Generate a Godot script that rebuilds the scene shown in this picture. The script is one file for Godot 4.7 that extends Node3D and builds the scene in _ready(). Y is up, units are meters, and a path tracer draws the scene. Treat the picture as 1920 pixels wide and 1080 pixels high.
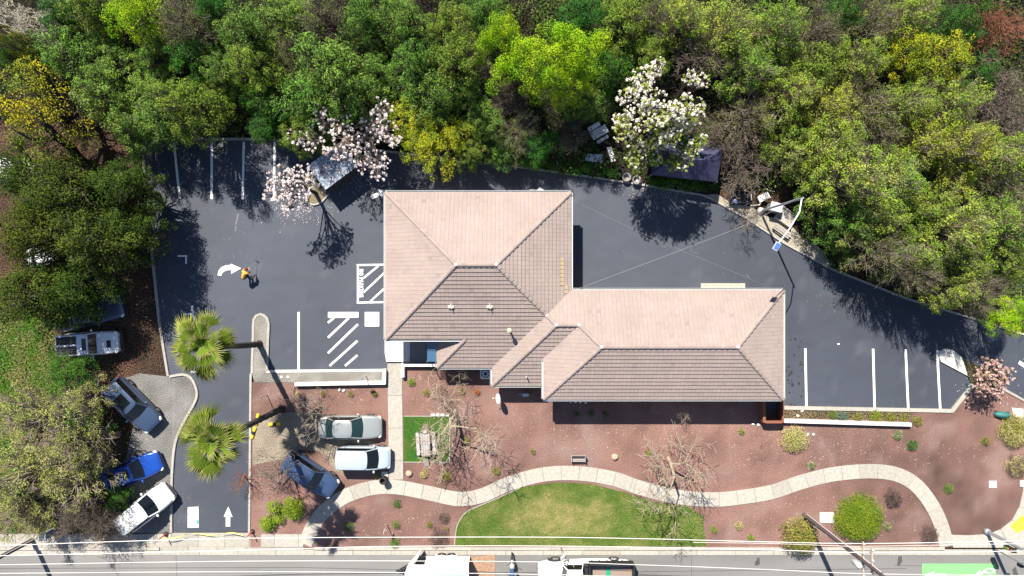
extends Node3D
# A drone's view, straight down, of a small office with a freshly sealed parking lot between a wood and a street.
# P() turns a point of the ground plan (survey units, 24 to the metre, origin 960,540) at height h into metres.

const H := 54.0
var rng := RandomNumberGenerator.new()
var M := {}
var used := {}
var na := FastNoiseLite.new()
var nb := FastNoiseLite.new()
var nc := FastNoiseLite.new()

class MB:
	var v := PackedVector3Array()
	var n := PackedVector3Array()
	var c := PackedColorArray()
	var col := Color(1, 1, 1)

	func tri(a: Vector3, b: Vector3, d: Vector3, hint := Vector3.ZERO) -> void:
		var nn := (d - a).cross(b - a)
		if nn.length_squared() < 1e-14:
			return
		nn = nn.normalized()
		if hint != Vector3.ZERO and nn.dot(hint) < 0.0:
			nn = -nn
			v.append(a); v.append(d); v.append(b)
		else:
			v.append(a); v.append(b); v.append(d)
		for i in 3:
			n.append(nn)
			c.append(col)

	func quad(a: Vector3, b: Vector3, d: Vector3, e: Vector3, hint := Vector3.ZERO) -> void:
		tri(a, b, d, hint)
		tri(a, d, e, hint)

	func box(at: Vector3, size: Vector3, b := Basis()) -> void:
		# a box with chamfered edges
		var h := size * 0.5
		var f: float = minf(minf(h.x, h.y), h.z) * 0.22
		var q := []
		for s in [-1.0, 1.0]:
			for ax in 3:
				var pts := []
				for k in [[-1.0, -1.0], [1.0, -1.0], [1.0, 1.0], [-1.0, 1.0]]:
					var p := Vector3.ZERO
					p[ax] = s * h[ax]
					p[(ax + 1) % 3] = k[0] * (h[(ax + 1) % 3] - f)
					p[(ax + 2) % 3] = k[1] * (h[(ax + 2) % 3] - f)
					pts.append(at + b * p)
				var nn := Vector3.ZERO
				nn[ax] = s
				quad(pts[0], pts[1], pts[2], pts[3], b * nn)
		for ax in 3:
			var i := (ax + 1) % 3
			var j := (ax + 2) % 3
			for si in [-1.0, 1.0]:
				for sj in [-1.0, 1.0]:
					var pts2 := []
					for e in [[-1.0, 0], [1.0, 0], [1.0, 1], [-1.0, 1]]:
						var p2 := Vector3.ZERO
						p2[ax] = e[0] * (h[ax] - f)
						p2[i] = si * (h[i] - (f if e[1] == 1 else 0.0))
						p2[j] = sj * (h[j] - (f if e[1] == 0 else 0.0))
						pts2.append(at + b * p2)
					var n2 := Vector3.ZERO
					n2[i] = si
					n2[j] = sj
					quad(pts2[0], pts2[1], pts2[2], pts2[3], b * n2)

	func beam(a: Vector3, b: Vector3, w: float, h: float) -> void:
		var d := (b - a).normalized()
		var s := d.cross(Vector3.UP)
		s = Vector3.RIGHT if s.length() < 0.01 else s.normalized()
		box((a + b) * 0.5, Vector3(w, h, (b - a).length()), Basis(s, d.cross(s) * -1.0, d))

	func tube(p: Array, r: Array, sides := 6, cap := true) -> void:
		var rings := []
		var normals := []
		var last := Vector3.ZERO
		for i in p.size():
			var d: Vector3 = (p[mini(i + 1, p.size() - 1)] - p[maxi(i - 1, 0)]).normalized()
			var s: Vector3 = d.cross(Vector3.UP if last == Vector3.ZERO else last)
			if s.length() < 0.05:
				s = d.cross(Vector3(1, 0.1, 0.3))
			s = s.normalized()
			var t := d.cross(s).normalized()
			last = t * -1.0 if last == Vector3.ZERO else last
			var ring := PackedVector3Array()
			var nr := PackedVector3Array()
			for k in sides:
				var ang := TAU * k / sides
				var o := s * cos(ang) + t * sin(ang)
				ring.append(p[i] + o * r[i])
				nr.append(o)
			rings.append(ring)
			normals.append(nr)
		for i in p.size() - 1:
			for k in sides:
				var k2 := (k + 1) % sides
				for e in [[i, k], [i + 1, k2], [i, k2], [i, k], [i + 1, k], [i + 1, k2]]:
					v.append(rings[e[0]][e[1]])
					n.append(normals[e[0]][e[1]])
					c.append(col)
		if cap:
			for i in [0, p.size() - 1]:
				var out: Vector3 = (p[0] - p[1]) if i == 0 else (p[i] - p[i - 1])
				for k in range(1, sides - 1):
					tri(rings[i][0], rings[i][k], rings[i][k + 1], out)

	func prism(poly: PackedVector2Array, y0: float, y1: float) -> void:
		var t := Geometry2D.triangulate_polygon(poly)
		for i in range(0, t.size(), 3):
			var a := poly[t[i]]
			var b := poly[t[i + 1]]
			var d := poly[t[i + 2]]
			tri(Vector3(a.x, y1, a.y), Vector3(b.x, y1, b.y), Vector3(d.x, y1, d.y), Vector3.UP)
		var area := 0.0
		for i in poly.size():
			area += poly[i].cross(poly[(i + 1) % poly.size()])
		var cw := 1.0 if area < 0.0 else -1.0
		for i in poly.size():
			var a := poly[i]
			var b := poly[(i + 1) % poly.size()]
			var e := b - a
			quad(Vector3(a.x, y0, a.y), Vector3(b.x, y0, b.y), Vector3(b.x, y1, b.y), Vector3(a.x, y1, a.y), Vector3(-e.y, 0, e.x) * cw)

	func grid(rows: Array, closed := false) -> void:
		# smooth patch through rows of equal length
		var nr := rows.size()
		var m: int = rows[0].size()
		var nn := []
		for i in nr:
			var line := PackedVector3Array()
			for j in m:
				var a: Vector3 = rows[mini(i + 1, nr - 1)][j] - rows[maxi(i - 1, 0)][j]
				var b: Vector3 = rows[i][(j + 1) % m if closed else mini(j + 1, m - 1)] - rows[i][(j - 1 + m) % m if closed else maxi(j - 1, 0)]
				line.append(b.cross(a).normalized())
			nn.append(line)
		for i in nr - 1:
			for j in (m if closed else m - 1):
				var j2 := (j + 1) % m
				for e in [[i, j], [i + 1, j2], [i, j2], [i, j], [i + 1, j], [i + 1, j2]]:
					v.append(rows[e[0]][e[1]])
					n.append(nn[e[0]][e[1]])
					c.append(col)

	func lathe(at: Vector3, prof: Array, sides := 14, b := Basis()) -> void:
		var rows := []
		for k in sides:
			var ang := TAU * k / sides
			var row := []
			for q in prof:
				row.append(at + b * Vector3(q.x * cos(ang), q.y, q.x * sin(ang)))
			rows.append(row)
		rows.append(rows[0])
		grid(rows)

	func ball(at: Vector3, r: Vector3, b := Basis(), seg := 8) -> void:
		var prof := []
		for k in seg + 1:
			var ang := -PI / 2 + PI * k / seg
			prof.append(Vector2(maxf(cos(ang), 0.001), sin(ang)))
		lathe(at, prof, seg * 2, b * Basis.from_scale(r))

	func mesh() -> ArrayMesh:
		var a := []
		a.resize(Mesh.ARRAY_MAX)
		a[Mesh.ARRAY_VERTEX] = v
		a[Mesh.ARRAY_NORMAL] = n
		a[Mesh.ARRAY_COLOR] = c
		var am := ArrayMesh.new()
		am.add_surface_from_arrays(Mesh.PRIMITIVE_TRIANGLES, a)
		return am


func P(px: float, py: float, h := 0.0) -> Vector3:
	var k := (1.0 - h / H) / 24.0
	return Vector3((px - 960.0) * k, h, (py - 540.0) * k)


func G(a: Array) -> PackedVector2Array:
	var o := PackedVector2Array()
	for q in a:
		o.append(Vector2((q[0] - 960.0) / 24.0, (q[1] - 540.0) / 24.0))
	return o


func R(a: float, b: float) -> float:
	return rng.randf_range(a, b)


func lin(r: float, g: float, b: float) -> Color:
	return Color(r, g, b).linear_to_srgb()


func numbered(called: String) -> String:
	var k: int = used.get(called, 0)
	used[called] = k + 1
	return called if k == 0 else "%s_%03d" % [called, k]


func thing(called: String, label: String, category: String, at := Vector3.ZERO, turn := 0.0, group := "") -> Node3D:
	var o := Node3D.new()
	o.name = numbered(called)
	add_child(o)
	o.position = at
	o.rotation.y = turn
	tag(o, label, category, group)
	return o


func tag(o: Node, label: String, category: String, group := "", kind := "") -> void:
	if label: o.set_meta("label", label)
	if category: o.set_meta("category", category)
	if group: o.set_meta("group", group)
	if kind: o.set_meta("kind", kind)


func part(parent: Node, called: String, m: Variant, mat: Material, x := Transform3D()) -> MeshInstance3D:
	var o := MeshInstance3D.new()
	o.mesh = m.mesh() if m is MB else m
	o.material_override = mat
	o.transform = x
	o.name = numbered(called) if parent == self else called
	parent.add_child(o, true)
	return o


func setting(called: String, label: String, parent: Node = self) -> Node3D:
	var o := Node3D.new()
	o.name = numbered(called)
	parent.add_child(o)
	o.set_meta("kind", "structure")
	o.set_meta("label", label)
	return o


func mat(c: Color, rough := 0.8, metal := 0.0, vc := false) -> StandardMaterial3D:
	var m := StandardMaterial3D.new()
	m.albedo_color = c
	m.roughness = rough
	m.metallic = metal
	m.vertex_color_use_as_albedo = vc
	return m


func noise_tex(freq: float, stops: Array, seed_: int, size := 512, kind := FastNoiseLite.TYPE_SIMPLEX_SMOOTH, oct := 4, normal := 0.0) -> NoiseTexture2D:
	var f := FastNoiseLite.new()
	f.seed = seed_
	f.noise_type = kind
	f.frequency = freq
	f.fractal_octaves = oct
	var t := NoiseTexture2D.new()
	t.width = size
	t.height = size
	t.seamless = true
	if normal > 0.0:
		t.as_normal_map = true
		t.bump_strength = normal
	else:
		var g := Gradient.new()
		g.offsets = PackedFloat32Array(stops.map(func(s): return s[0]))
		g.colors = PackedColorArray(stops.map(func(s): return s[1]))
		t.color_ramp = g
	t.noise = f
	return t


func ground_mat(tex: Texture2D, metres: float, rough: float, normal: Texture2D = null, amount := 1.0) -> StandardMaterial3D:
	var m := mat(Color.WHITE, rough, 0.0, true)
	m.albedo_texture = tex
	m.uv1_triplanar = true
	m.uv1_world_triplanar = true
	m.uv1_scale = Vector3.ONE / metres
	if normal:
		m.normal_enabled = true
		m.normal_texture = normal
		m.normal_scale = amount
	return m


func grey(a: float) -> Color:
	return Color(a, a, a)


func sheet(poly: PackedVector2Array, y: float, cell: float, fn: Callable) -> MB:
	# a flat sheet in small cells that carry the coarse patches of its colour
	var mb := MB.new()
	var lo := poly[0]
	var hi := poly[0]
	for q in poly:
		lo = lo.min(q)
		hi = hi.max(q)
	for i in int(ceil((hi.x - lo.x) / cell)):
		for j in int(ceil((hi.y - lo.y) / cell)):
			var a := lo + Vector2(i, j) * cell
			var r := PackedVector2Array([a, a + Vector2(cell, 0), a + Vector2(cell, cell), a + Vector2(0, cell)])
			for part_ in Geometry2D.intersect_polygons(poly, r):
				var t := Geometry2D.triangulate_polygon(part_)
				var cs := []
				for q in part_:
					cs.append(fn.call(q.x, q.y))
				for k in range(0, t.size(), 3):
					var cr := (part_[t[k + 1]] - part_[t[k]]).cross(part_[t[k + 2]] - part_[t[k]])
					for e in ([0, 1, 2] if cr > 0.0 else [0, 2, 1]):
						var q2: Vector2 = part_[t[k + e]]
						mb.v.append(Vector3(q2.x, y, q2.y))
						mb.n.append(Vector3.UP)
						mb.c.append(cs[t[k + e]])
	return mb


func ribbon(line: PackedVector2Array, half: float) -> Array:
	# [left side, right side] of a line of even width
	var a := PackedVector2Array()
	var b := PackedVector2Array()
	for i in line.size():
		var d0 := (line[i] - line[maxi(i - 1, 0)]).normalized()
		var d1 := (line[mini(i + 1, line.size() - 1)] - line[i]).normalized()
		var d := (d0 + d1).normalized()
		var m := 1.0
		if i > 0 and i < line.size() - 1:
			m = 1.0 / maxf(0.5, d.dot(d1))
		var s := Vector2(-d.y, d.x) * half * m
		a.append(line[i] + s)
		b.append(line[i] - s)
	return [a, b]


func smooth(pts: PackedVector2Array, step: float) -> PackedVector2Array:
	var cu := Curve2D.new()
	for i in pts.size():
		var t := (pts[mini(i + 1, pts.size() - 1)] - pts[maxi(i - 1, 0)]) / 6.0
		cu.add_point(pts[i], -t, t)
	cu.bake_interval = 0.05
	var o := PackedVector2Array()
	var n := maxi(2, int(round(cu.get_baked_length() / step)))
	for i in n + 1:
		o.append(cu.sample_baked(cu.get_baked_length() * i / n))
	return o


func kerb(called: String, label: String, pts: Array, width := 0.17, top := 0.13, curve := false, m: Material = null) -> Node3D:
	# a run of kerb stones, each its own piece, with open joints
	var line := G(pts)
	if curve:
		line = smooth(line, 0.35)
	var root := setting(called, label)
	var two := ribbon(line, width * 0.5)
	var acc := 0.0
	var pa := PackedVector2Array([two[0][0]])
	var pb := PackedVector2Array([two[1][0]])
	for i in line.size() - 1:
		var ln := (line[i + 1] - line[i]).length()
		var cuts := maxi(1, int(round(ln / 3.0)))
		for k in cuts:
			var f := float(k + 1) / cuts
			var a: Vector2 = two[0][i].lerp(two[0][i + 1], f)
			var b: Vector2 = two[1][i].lerp(two[1][i + 1], f)
			pa.append(a)
			pb.append(b)
			acc += ln / cuts
			if acc > 2.4 or (i == line.size() - 2 and k == cuts - 1):
				var poly := pa.duplicate()
				var back := pb.duplicate()
				back.reverse()
				poly.append_array(back)
				var sh := Geometry2D.offset_polygon(poly, -0.008)
				var mb := MB.new()
				mb.col = Color(1, 1, 1) * R(0.88, 1.08)
				mb.prism(sh[0] if sh.size() else poly, -0.1, top)
				part(root, "kerb_stone", mb, m if m else M.kerb)
				pa = PackedVector2Array([a])
				pb = PackedVector2Array([b])
				acc = 0.0
	return root


func slabs(root: Node, line: PackedVector2Array, half: float, every: float, y0: float, y1: float, m: Material) -> void:
	# a path of poured slabs with recessed joints
	var two := ribbon(line, half)
	var step := (line[1] - line[0]).length()
	var per := maxi(1, int(round(every / step)))
	var i := 0
	while i < line.size() - 1:
		var e := mini(i + per, line.size() - 1)
		var a := PackedVector2Array()
		for k in range(i, e + 1):
			a.append(two[0][k])
		for k in range(e, i - 1, -1):
			a.append(two[1][k])
		var sh := Geometry2D.offset_polygon(a, -0.012)
		var mb := MB.new()
		mb.col = Color(1, 1, 1) * R(0.86, 1.06)
		mb.prism(sh[0] if sh.size() else a, y0, y1 + R(-0.003, 0.003))
		part(root, "slab", mb, m)
		i = e


# ---------------------------------------------------------------- foliage

func leaves(cl: Array, per: int, leaf: float, seed_: int, jitter := 0.25, up := 0.6, aspect := 0.6) -> ArrayMesh:
	# cl: [centre, radius vector, colour] of each clump; many leaf-sized faces through each clump's volume
	rng.seed = seed_
	var total := 0
	for k in cl:
		total += int(per * k[1].x * k[1].x)
	var v := PackedVector3Array()
	var n := PackedVector3Array()
	var c := PackedColorArray()
	var ix := PackedInt32Array()
	v.resize(total * 4)
	n.resize(total * 4)
	c.resize(total * 4)
	ix.resize(total * 6)
	var at := 0
	for k in cl:
		var ctr: Vector3 = k[0]
		var rad: Vector3 = k[1]
		var base: Color = k[2]
		for j in int(per * rad.x * rad.x):
			var d := Vector3(rng.randfn(), rng.randfn(), rng.randfn()).normalized()
			var p := ctr + d * rad * (0.35 + 0.65 * sqrt(rng.randf()))
			var nn := (d * 0.6 + Vector3(0, up, 0) + Vector3(rng.randfn(), rng.randfn(), rng.randfn()) * 0.45).normalized()
			var t := nn.cross(Vector3(rng.randfn(), rng.randfn(), rng.randfn())).normalized()
			var b := nn.cross(t)
			var s := leaf * rng.randf_range(0.6, 1.35)
			t *= s
			b *= s * aspect
			var i := at * 4
			v[i] = p - t
			v[i + 1] = p + b + nn * s * 0.15
			v[i + 2] = p + t
			v[i + 3] = p - b + nn * s * 0.15
			var q := 1.0 + rng.randf_range(-jitter, jitter)
			var cc := Color(base.r * q, base.g * q, base.b * q * rng.randf_range(0.8, 1.2))
			for e in 4:
				n[i + e] = nn
				c[i + e] = cc
			var w := at * 6
			ix[w] = i; ix[w + 1] = i + 1; ix[w + 2] = i + 2
			ix[w + 3] = i; ix[w + 4] = i + 2; ix[w + 5] = i + 3
			at += 1
	var a := []
	a.resize(Mesh.ARRAY_MAX)
	a[Mesh.ARRAY_VERTEX] = v
	a[Mesh.ARRAY_NORMAL] = n
	a[Mesh.ARRAY_COLOR] = c
	a[Mesh.ARRAY_INDEX] = ix
	var am := ArrayMesh.new()
	am.add_surface_from_arrays(Mesh.PRIMITIVE_TRIANGLES, a)
	return am


func tree_kind(seed_: int, pal: Array, o := {}) -> Dictionary:
	# one kind of tree: crown of radius 3 m, top at 8 m; wood with a limb to every clump
	rng.seed = seed_
	var R0: float = 3.0
	var count: int = o.get("clumps", 60)
	var cr: float = o.get("clump", 0.75)
	var low: float = o.get("low", 2.2)
	var open: float = o.get("open", 0.0)
	var ph := [R(0, TAU), R(0, TAU), R(0, TAU)]
	var cl := []
	var wood := MB.new()
	var lean := Vector3(R(-0.5, 0.5), 0, R(-0.5, 0.5))
	var tr: float = o.get("trunk", 0.16)
	wood.tube([Vector3(0, -0.1, 0), Vector3(0, 1.2, 0) + lean * 0.2, Vector3(0, 3.2, 0) + lean * 0.6, Vector3(0, 5.4, 0) + lean], [tr * 1.35, tr, tr * 0.8, tr * 0.35], 7)
	for i in count:
		var a := i * 2.39996 + R(-0.35, 0.35)
		var q := sqrt((i + 0.5) / count)
		var lob: float = 0.82 + 0.16 * sin(a * 2.0 + ph[0]) + 0.15 * sin(a * 3.0 + ph[1]) + 0.13 * sin(a * 5.0 + ph[2])
		var r := q * R0 * lob + R(-0.15, 0.15)
		var y: float = low + (8.0 - low - cr * 0.6) * sqrt(maxf(0.02, 1.0 - q * q * 0.92)) * R(o.get("rough", 0.42), 1.0)
		var s := cr * R(0.7, 1.25)
		var p := Vector3(cos(a) * r, y, sin(a) * r) + lean
		if rng.randf() >= open:
			cl.append([p, Vector3(s * R(0.7, 1.25), s * R(0.45, 0.8), s * R(0.7, 1.25)), pal[rng.randi() % pal.size()]])
		var y0 := y * R(0.3, 0.55)
		var st := lean * (y0 / 5.4) + Vector3(0, y0, 0)
		var mid := st.lerp(p, 0.55) + Vector3(R(-0.3, 0.3), R(-0.1, 0.35), R(-0.3, 0.3))
		wood.tube([st, mid, p + Vector3(0, s * 0.4, 0)], [tr * 0.34, tr * 0.2, 0.012], 4, false)
		for t in int(o.get("twigs", 2)):
			var e := p + Vector3(R(-1, 1), R(-0.1, 0.9), R(-1, 1)) * s * 1.3
			wood.tube([mid.lerp(p, R(0.2, 0.8)), e], [tr * 0.1 + 0.006, 0.006], 3, false)
	return {"crown": leaves(cl, int(o.get("per", 190)), o.get("leaf", 0.085), seed_ + 7, o.get("jitter", 0.3), o.get("up", 0.6)), "wood": wood.mesh()}


func bare_tree(seed_: int, height: float, spread: float, depth: int, r0: float, kids := 4, gnarl := 0.25) -> MB:
	rng.seed = seed_
	var mb := MB.new()
	var stack := [[Vector3(0, -0.1, 0), Vector3(R(-0.08, 0.08), 1, R(-0.08, 0.08)).normalized(), height * 0.36, r0, 0]]
	while stack.size():
		var b: Array = stack.pop_back()
		var p: Vector3 = b[0]
		var d: Vector3 = b[1]
		var pts := [p]
		var rs := [b[3]]
		var seg := 3
		for i in seg:
			d = (d + Vector3(R(-1, 1), R(-0.5, 0.8), R(-1, 1)) * gnarl * 0.5).normalized()
			p += d * b[2] / seg
			pts.append(p)
			rs.append(maxf(0.016, b[3] * (1.0 - 0.4 * (i + 1) / seg)))
		mb.tube(pts, rs, 6 if b[4] < 2 else (4 if b[4] < 4 else 3), false)
		if b[4] >= depth:
			continue
		var n := kids + (1 if rng.randf() < 0.4 else 0)
		var off := R(0, TAU)
		for k in n:
			var f := 1.0 if k == 0 else R(0.4, 1.0)
			var i0 := clampi(int(f * seg), 1, seg)
			var a := off + TAU * k / n + R(-0.4, 0.4)
			var side := d.cross(Vector3(cos(a), 0.2, sin(a))).normalized()
			var nd := (d * R(0.35, 0.75) + side * spread * R(0.6, 1.1) + Vector3(0, 0.12, 0)).normalized()
			stack.append([pts[i0], nd, b[2] * R(0.58, 0.8), rs[i0] * R(0.5, 0.68), b[4] + 1])
	return mb


func ball_leaves(rx: float, ry: float, pal: Array, leaf: float, per: int, seed_: int) -> ArrayMesh:
	# a clipped or rounded shrub: clumps over a dome
	rng.seed = seed_
	var cl := []
	var k := int(10 + rx * 26)
	for i in k:
		var q := sqrt((i + 0.5) / k)
		var a := i * 2.39996
		var y := ry * sqrt(maxf(0.0, 1.0 - q * q)) * R(0.85, 1.0)
		var s := rx * R(0.24, 0.36)
		cl.append([Vector3(cos(a) * q * rx * 0.85, y * 0.85 + 0.1 * ry, sin(a) * q * rx * 0.85), Vector3(s, s * 0.6, s), pal[rng.randi() % pal.size()]])
		if i % 3 == 0:
			cl.append([Vector3(cos(a) * q * rx * 0.7, y * 0.4, sin(a) * q * rx * 0.7), Vector3(s, s * 0.8, s), pal[rng.randi() % pal.size()]])
	return leaves(cl, per, leaf, seed_ + 1, 0.25, 0.7)


func _ready() -> void:
	rng.seed = 11
	world()
	materials()
	lay_ground()
	lay_lot()
	lay_garden()
	lay_street()
	office()
	outbuildings()
	wood_lot()
	west_trees()
	garden_plants()
	palms()
	vehicles()
	street_things()
	small_things()
	worker()


func world() -> void:
	var cam := Camera3D.new()
	cam.name = "drone_camera"
	cam.position = Vector3(0, H, 0)
	cam.rotation_degrees = Vector3(-90, 0, 0)
	cam.fov = rad_to_deg(2.0 * atan(22.5 / H))
	cam.far = 900.0
	cam.current = true
	add_child(cam)
	var e := Environment.new()
	e.background_mode = Environment.BG_SKY
	var sm := ProceduralSkyMaterial.new()
	sm.sky_top_color = Color(0.40, 0.48, 0.62)
	sm.sky_horizon_color = Color(0.62, 0.68, 0.76)
	sm.sky_curve = 0.2
	sm.ground_bottom_color = Color(0.2, 0.2, 0.18)
	sm.ground_horizon_color = Color(0.5, 0.55, 0.6)
	var sky := Sky.new()
	sky.sky_material = sm
	e.sky = sky
	e.background_energy_multiplier = 0.66
	e.tonemap_mode = Environment.TONE_MAPPER_LINEAR
	e.tonemap_exposure = 2.15
	e.sdfgi_enabled = true
	e.ssao_enabled = true
	e.ssil_enabled = true
	var we := WorldEnvironment.new()
	we.name = "daylight"
	we.environment = e
	add_child(we)
	var sun := DirectionalLight3D.new()
	sun.name = "sun"
	sun.light_energy = 1.6
	sun.light_color = Color(1.0, 0.965, 0.91)
	sun.light_angular_distance = 0.5
	sun.shadow_enabled = true
	add_child(sun)
	sun.look_at_from_position(Vector3.ZERO, Vector3(0.335, -1.0, 0.74), Vector3.UP)


func materials() -> void:
	na.seed = 3; na.frequency = 0.09; na.fractal_octaves = 4
	nb.seed = 8; nb.frequency = 0.45; nb.fractal_octaves = 3
	nc.seed = 21; nc.frequency = 0.028; nc.fractal_octaves = 3
	var grain := noise_tex(0.09, [[0.25, grey(0.86)], [0.5, grey(0.94)], [0.75, grey(1.0)]], 5, 512, FastNoiseLite.TYPE_SIMPLEX, 5)
	var bumps := noise_tex(0.1, [], 6, 512, FastNoiseLite.TYPE_SIMPLEX, 4, 6.0)
	var chips := noise_tex(0.075, [[0.22, Color(0.48, 0.43, 0.43)], [0.42, Color(0.76, 0.72, 0.72)], [0.56, Color(0.88, 0.86, 0.86)], [0.66, Color(1, 1, 1)]], 9, 512, FastNoiseLite.TYPE_SIMPLEX, 3)
	var litter := noise_tex(0.06, [[0.2, Color(0.3, 0.28, 0.26)], [0.45, Color(0.7, 0.66, 0.62)], [0.6, Color(0.95, 0.9, 0.84)], [0.8, Color(1, 1, 1)]], 14, 512, FastNoiseLite.TYPE_SIMPLEX, 4)
	var blades := noise_tex(0.11, [[0.2, Color(0.5, 0.55, 0.45)], [0.5, Color(0.85, 0.88, 0.8)], [0.75, Color(1, 1, 1)]], 17, 512, FastNoiseLite.TYPE_SIMPLEX, 4)
	var rough_bump := noise_tex(0.07, [], 19, 512, FastNoiseLite.TYPE_SIMPLEX, 4, 14.0)
	M.asphalt = ground_mat(grain, 4.0, 0.72, bumps, 0.15)
	M.mulch = ground_mat(chips, 2.6, 0.95, rough_bump, 0.35)
	M.litter = ground_mat(litter, 5.2, 0.97, rough_bump, 1.0)
	M.lawn = ground_mat(blades, 3.0, 0.95, rough_bump, 1.0)
	M.gravel = ground_mat(noise_tex(0.16, [[0.2, grey(0.5)], [0.5, grey(0.85)], [0.8, grey(1.0)]], 23, 512, FastNoiseLite.TYPE_SIMPLEX, 3), 4.1, 0.95, rough_bump, 0.8)
	M.road = ground_mat(grain, 3.3, 0.85, bumps, 0.4)
	M.concrete = ground_mat(noise_tex(0.02, [[0.25, grey(0.93)], [0.5, grey(0.97)], [0.8, grey(1.0)]], 31, 512, FastNoiseLite.TYPE_SIMPLEX, 5), 3.7, 0.9)
	M.concrete.albedo_color = lin(0.375, 0.355, 0.315)
	M.kerb = M.concrete.duplicate()
	M.kerb.albedo_color = lin(0.36, 0.34, 0.31)
	M.pale_concrete = M.concrete.duplicate()
	M.pale_concrete.albedo_color = lin(0.62, 0.6, 0.56)
	M.paint = ground_mat(noise_tex(0.05, [[0.2, grey(0.9)], [0.5, grey(1.0)], [0.8, grey(1.0)]], 33, 256), 2.0, 0.6)
	M.paint.albedo_color = lin(0.8, 0.8, 0.8)
	M.white_wall = ground_mat(noise_tex(0.03, [[0.2, grey(0.86)], [0.6, grey(1.0)]], 35, 256), 2.0, 0.85)
	M.white_wall.albedo_color = lin(0.62, 0.61, 0.6)
	M.tile = ground_mat(noise_tex(0.05, [[0.2, Color(0.9, 0.89, 0.88)], [0.5, Color(0.97, 0.965, 0.96)], [0.8, Color(1, 1, 1)]], 37, 512, FastNoiseLite.TYPE_SIMPLEX, 5), 2.6, 0.9)
	M.stucco = mat(lin(0.42, 0.37, 0.31), 0.9)
	M.gutter = mat(lin(0.5, 0.52, 0.52), 0.5)
	M.dark = mat(lin(0.015, 0.015, 0.017), 0.6)
	M.glass = mat(Color(0.05, 0.07, 0.085), 0.06)
	M.glass.metallic_specular = 0.6
	M.leaf = mat(Color.WHITE, 0.85, 0.0, true)
	M.leaf.metallic_specular = 0.2
	M.leaf.backlight_enabled = true
	M.leaf.backlight = Color(0.32, 0.4, 0.1)
	M.crowns = []
	for c in [lin(1, 1, 1), lin(0.78, 0.84, 0.8), lin(1.0, 0.9, 0.7), lin(0.7, 0.88, 0.8)]:
		var lm: StandardMaterial3D = M.leaf.duplicate()
		lm.albedo_color = c
		M.crowns.append(lm)
	M.blossom = mat(Color.WHITE, 0.85, 0.0, true)
	M.blossom.metallic_specular = 0.2
	M.blossom.backlight_enabled = true
	M.blossom.backlight = Color(0.4, 0.36, 0.34)
	M.dead_leaf = mat(lin(0.9, 0.6, 0.5), 0.9, 0.0, true)
	M.bark = mat(lin(0.10, 0.078, 0.058), 0.95)
	M.pale_bark = mat(lin(0.36, 0.3, 0.22), 0.9)
	M.grey_bark = mat(lin(0.22, 0.18, 0.15), 0.95)
	M.brown_bark = mat(lin(0.13, 0.105, 0.085), 0.95)
	M.dead_bark = mat(lin(0.5, 0.46, 0.38), 0.9)
	M.dark_bark = mat(lin(0.035, 0.03, 0.026), 0.95)
	M.rubber = mat(lin(0.018, 0.018, 0.018), 0.8)
	M.alloy = mat(lin(0.5, 0.5, 0.52), 0.3, 0.9)
	M.steel = mat(lin(0.42, 0.46, 0.5), 0.4, 0.6)
	M.white = mat(lin(0.78, 0.78, 0.78), 0.4)
	M.wood = mat(lin(0.3, 0.27, 0.25), 0.9)
	M.red_wood = mat(lin(0.2, 0.075, 0.04), 0.8)
	M.cable = mat(lin(0.6, 0.59, 0.58), 0.5)
	M.wire = mat(lin(0.3, 0.3, 0.3), 0.5)
	M.lamp_glass = mat(lin(0.7, 0.72, 0.72), 0.1)
	M.tail = mat(lin(0.35, 0.01, 0.01), 0.15)


func mix(a: Color, b: Color, t: float) -> Color:
	return a.lerp(b, clampf(t, 0.0, 1.0))


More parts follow.
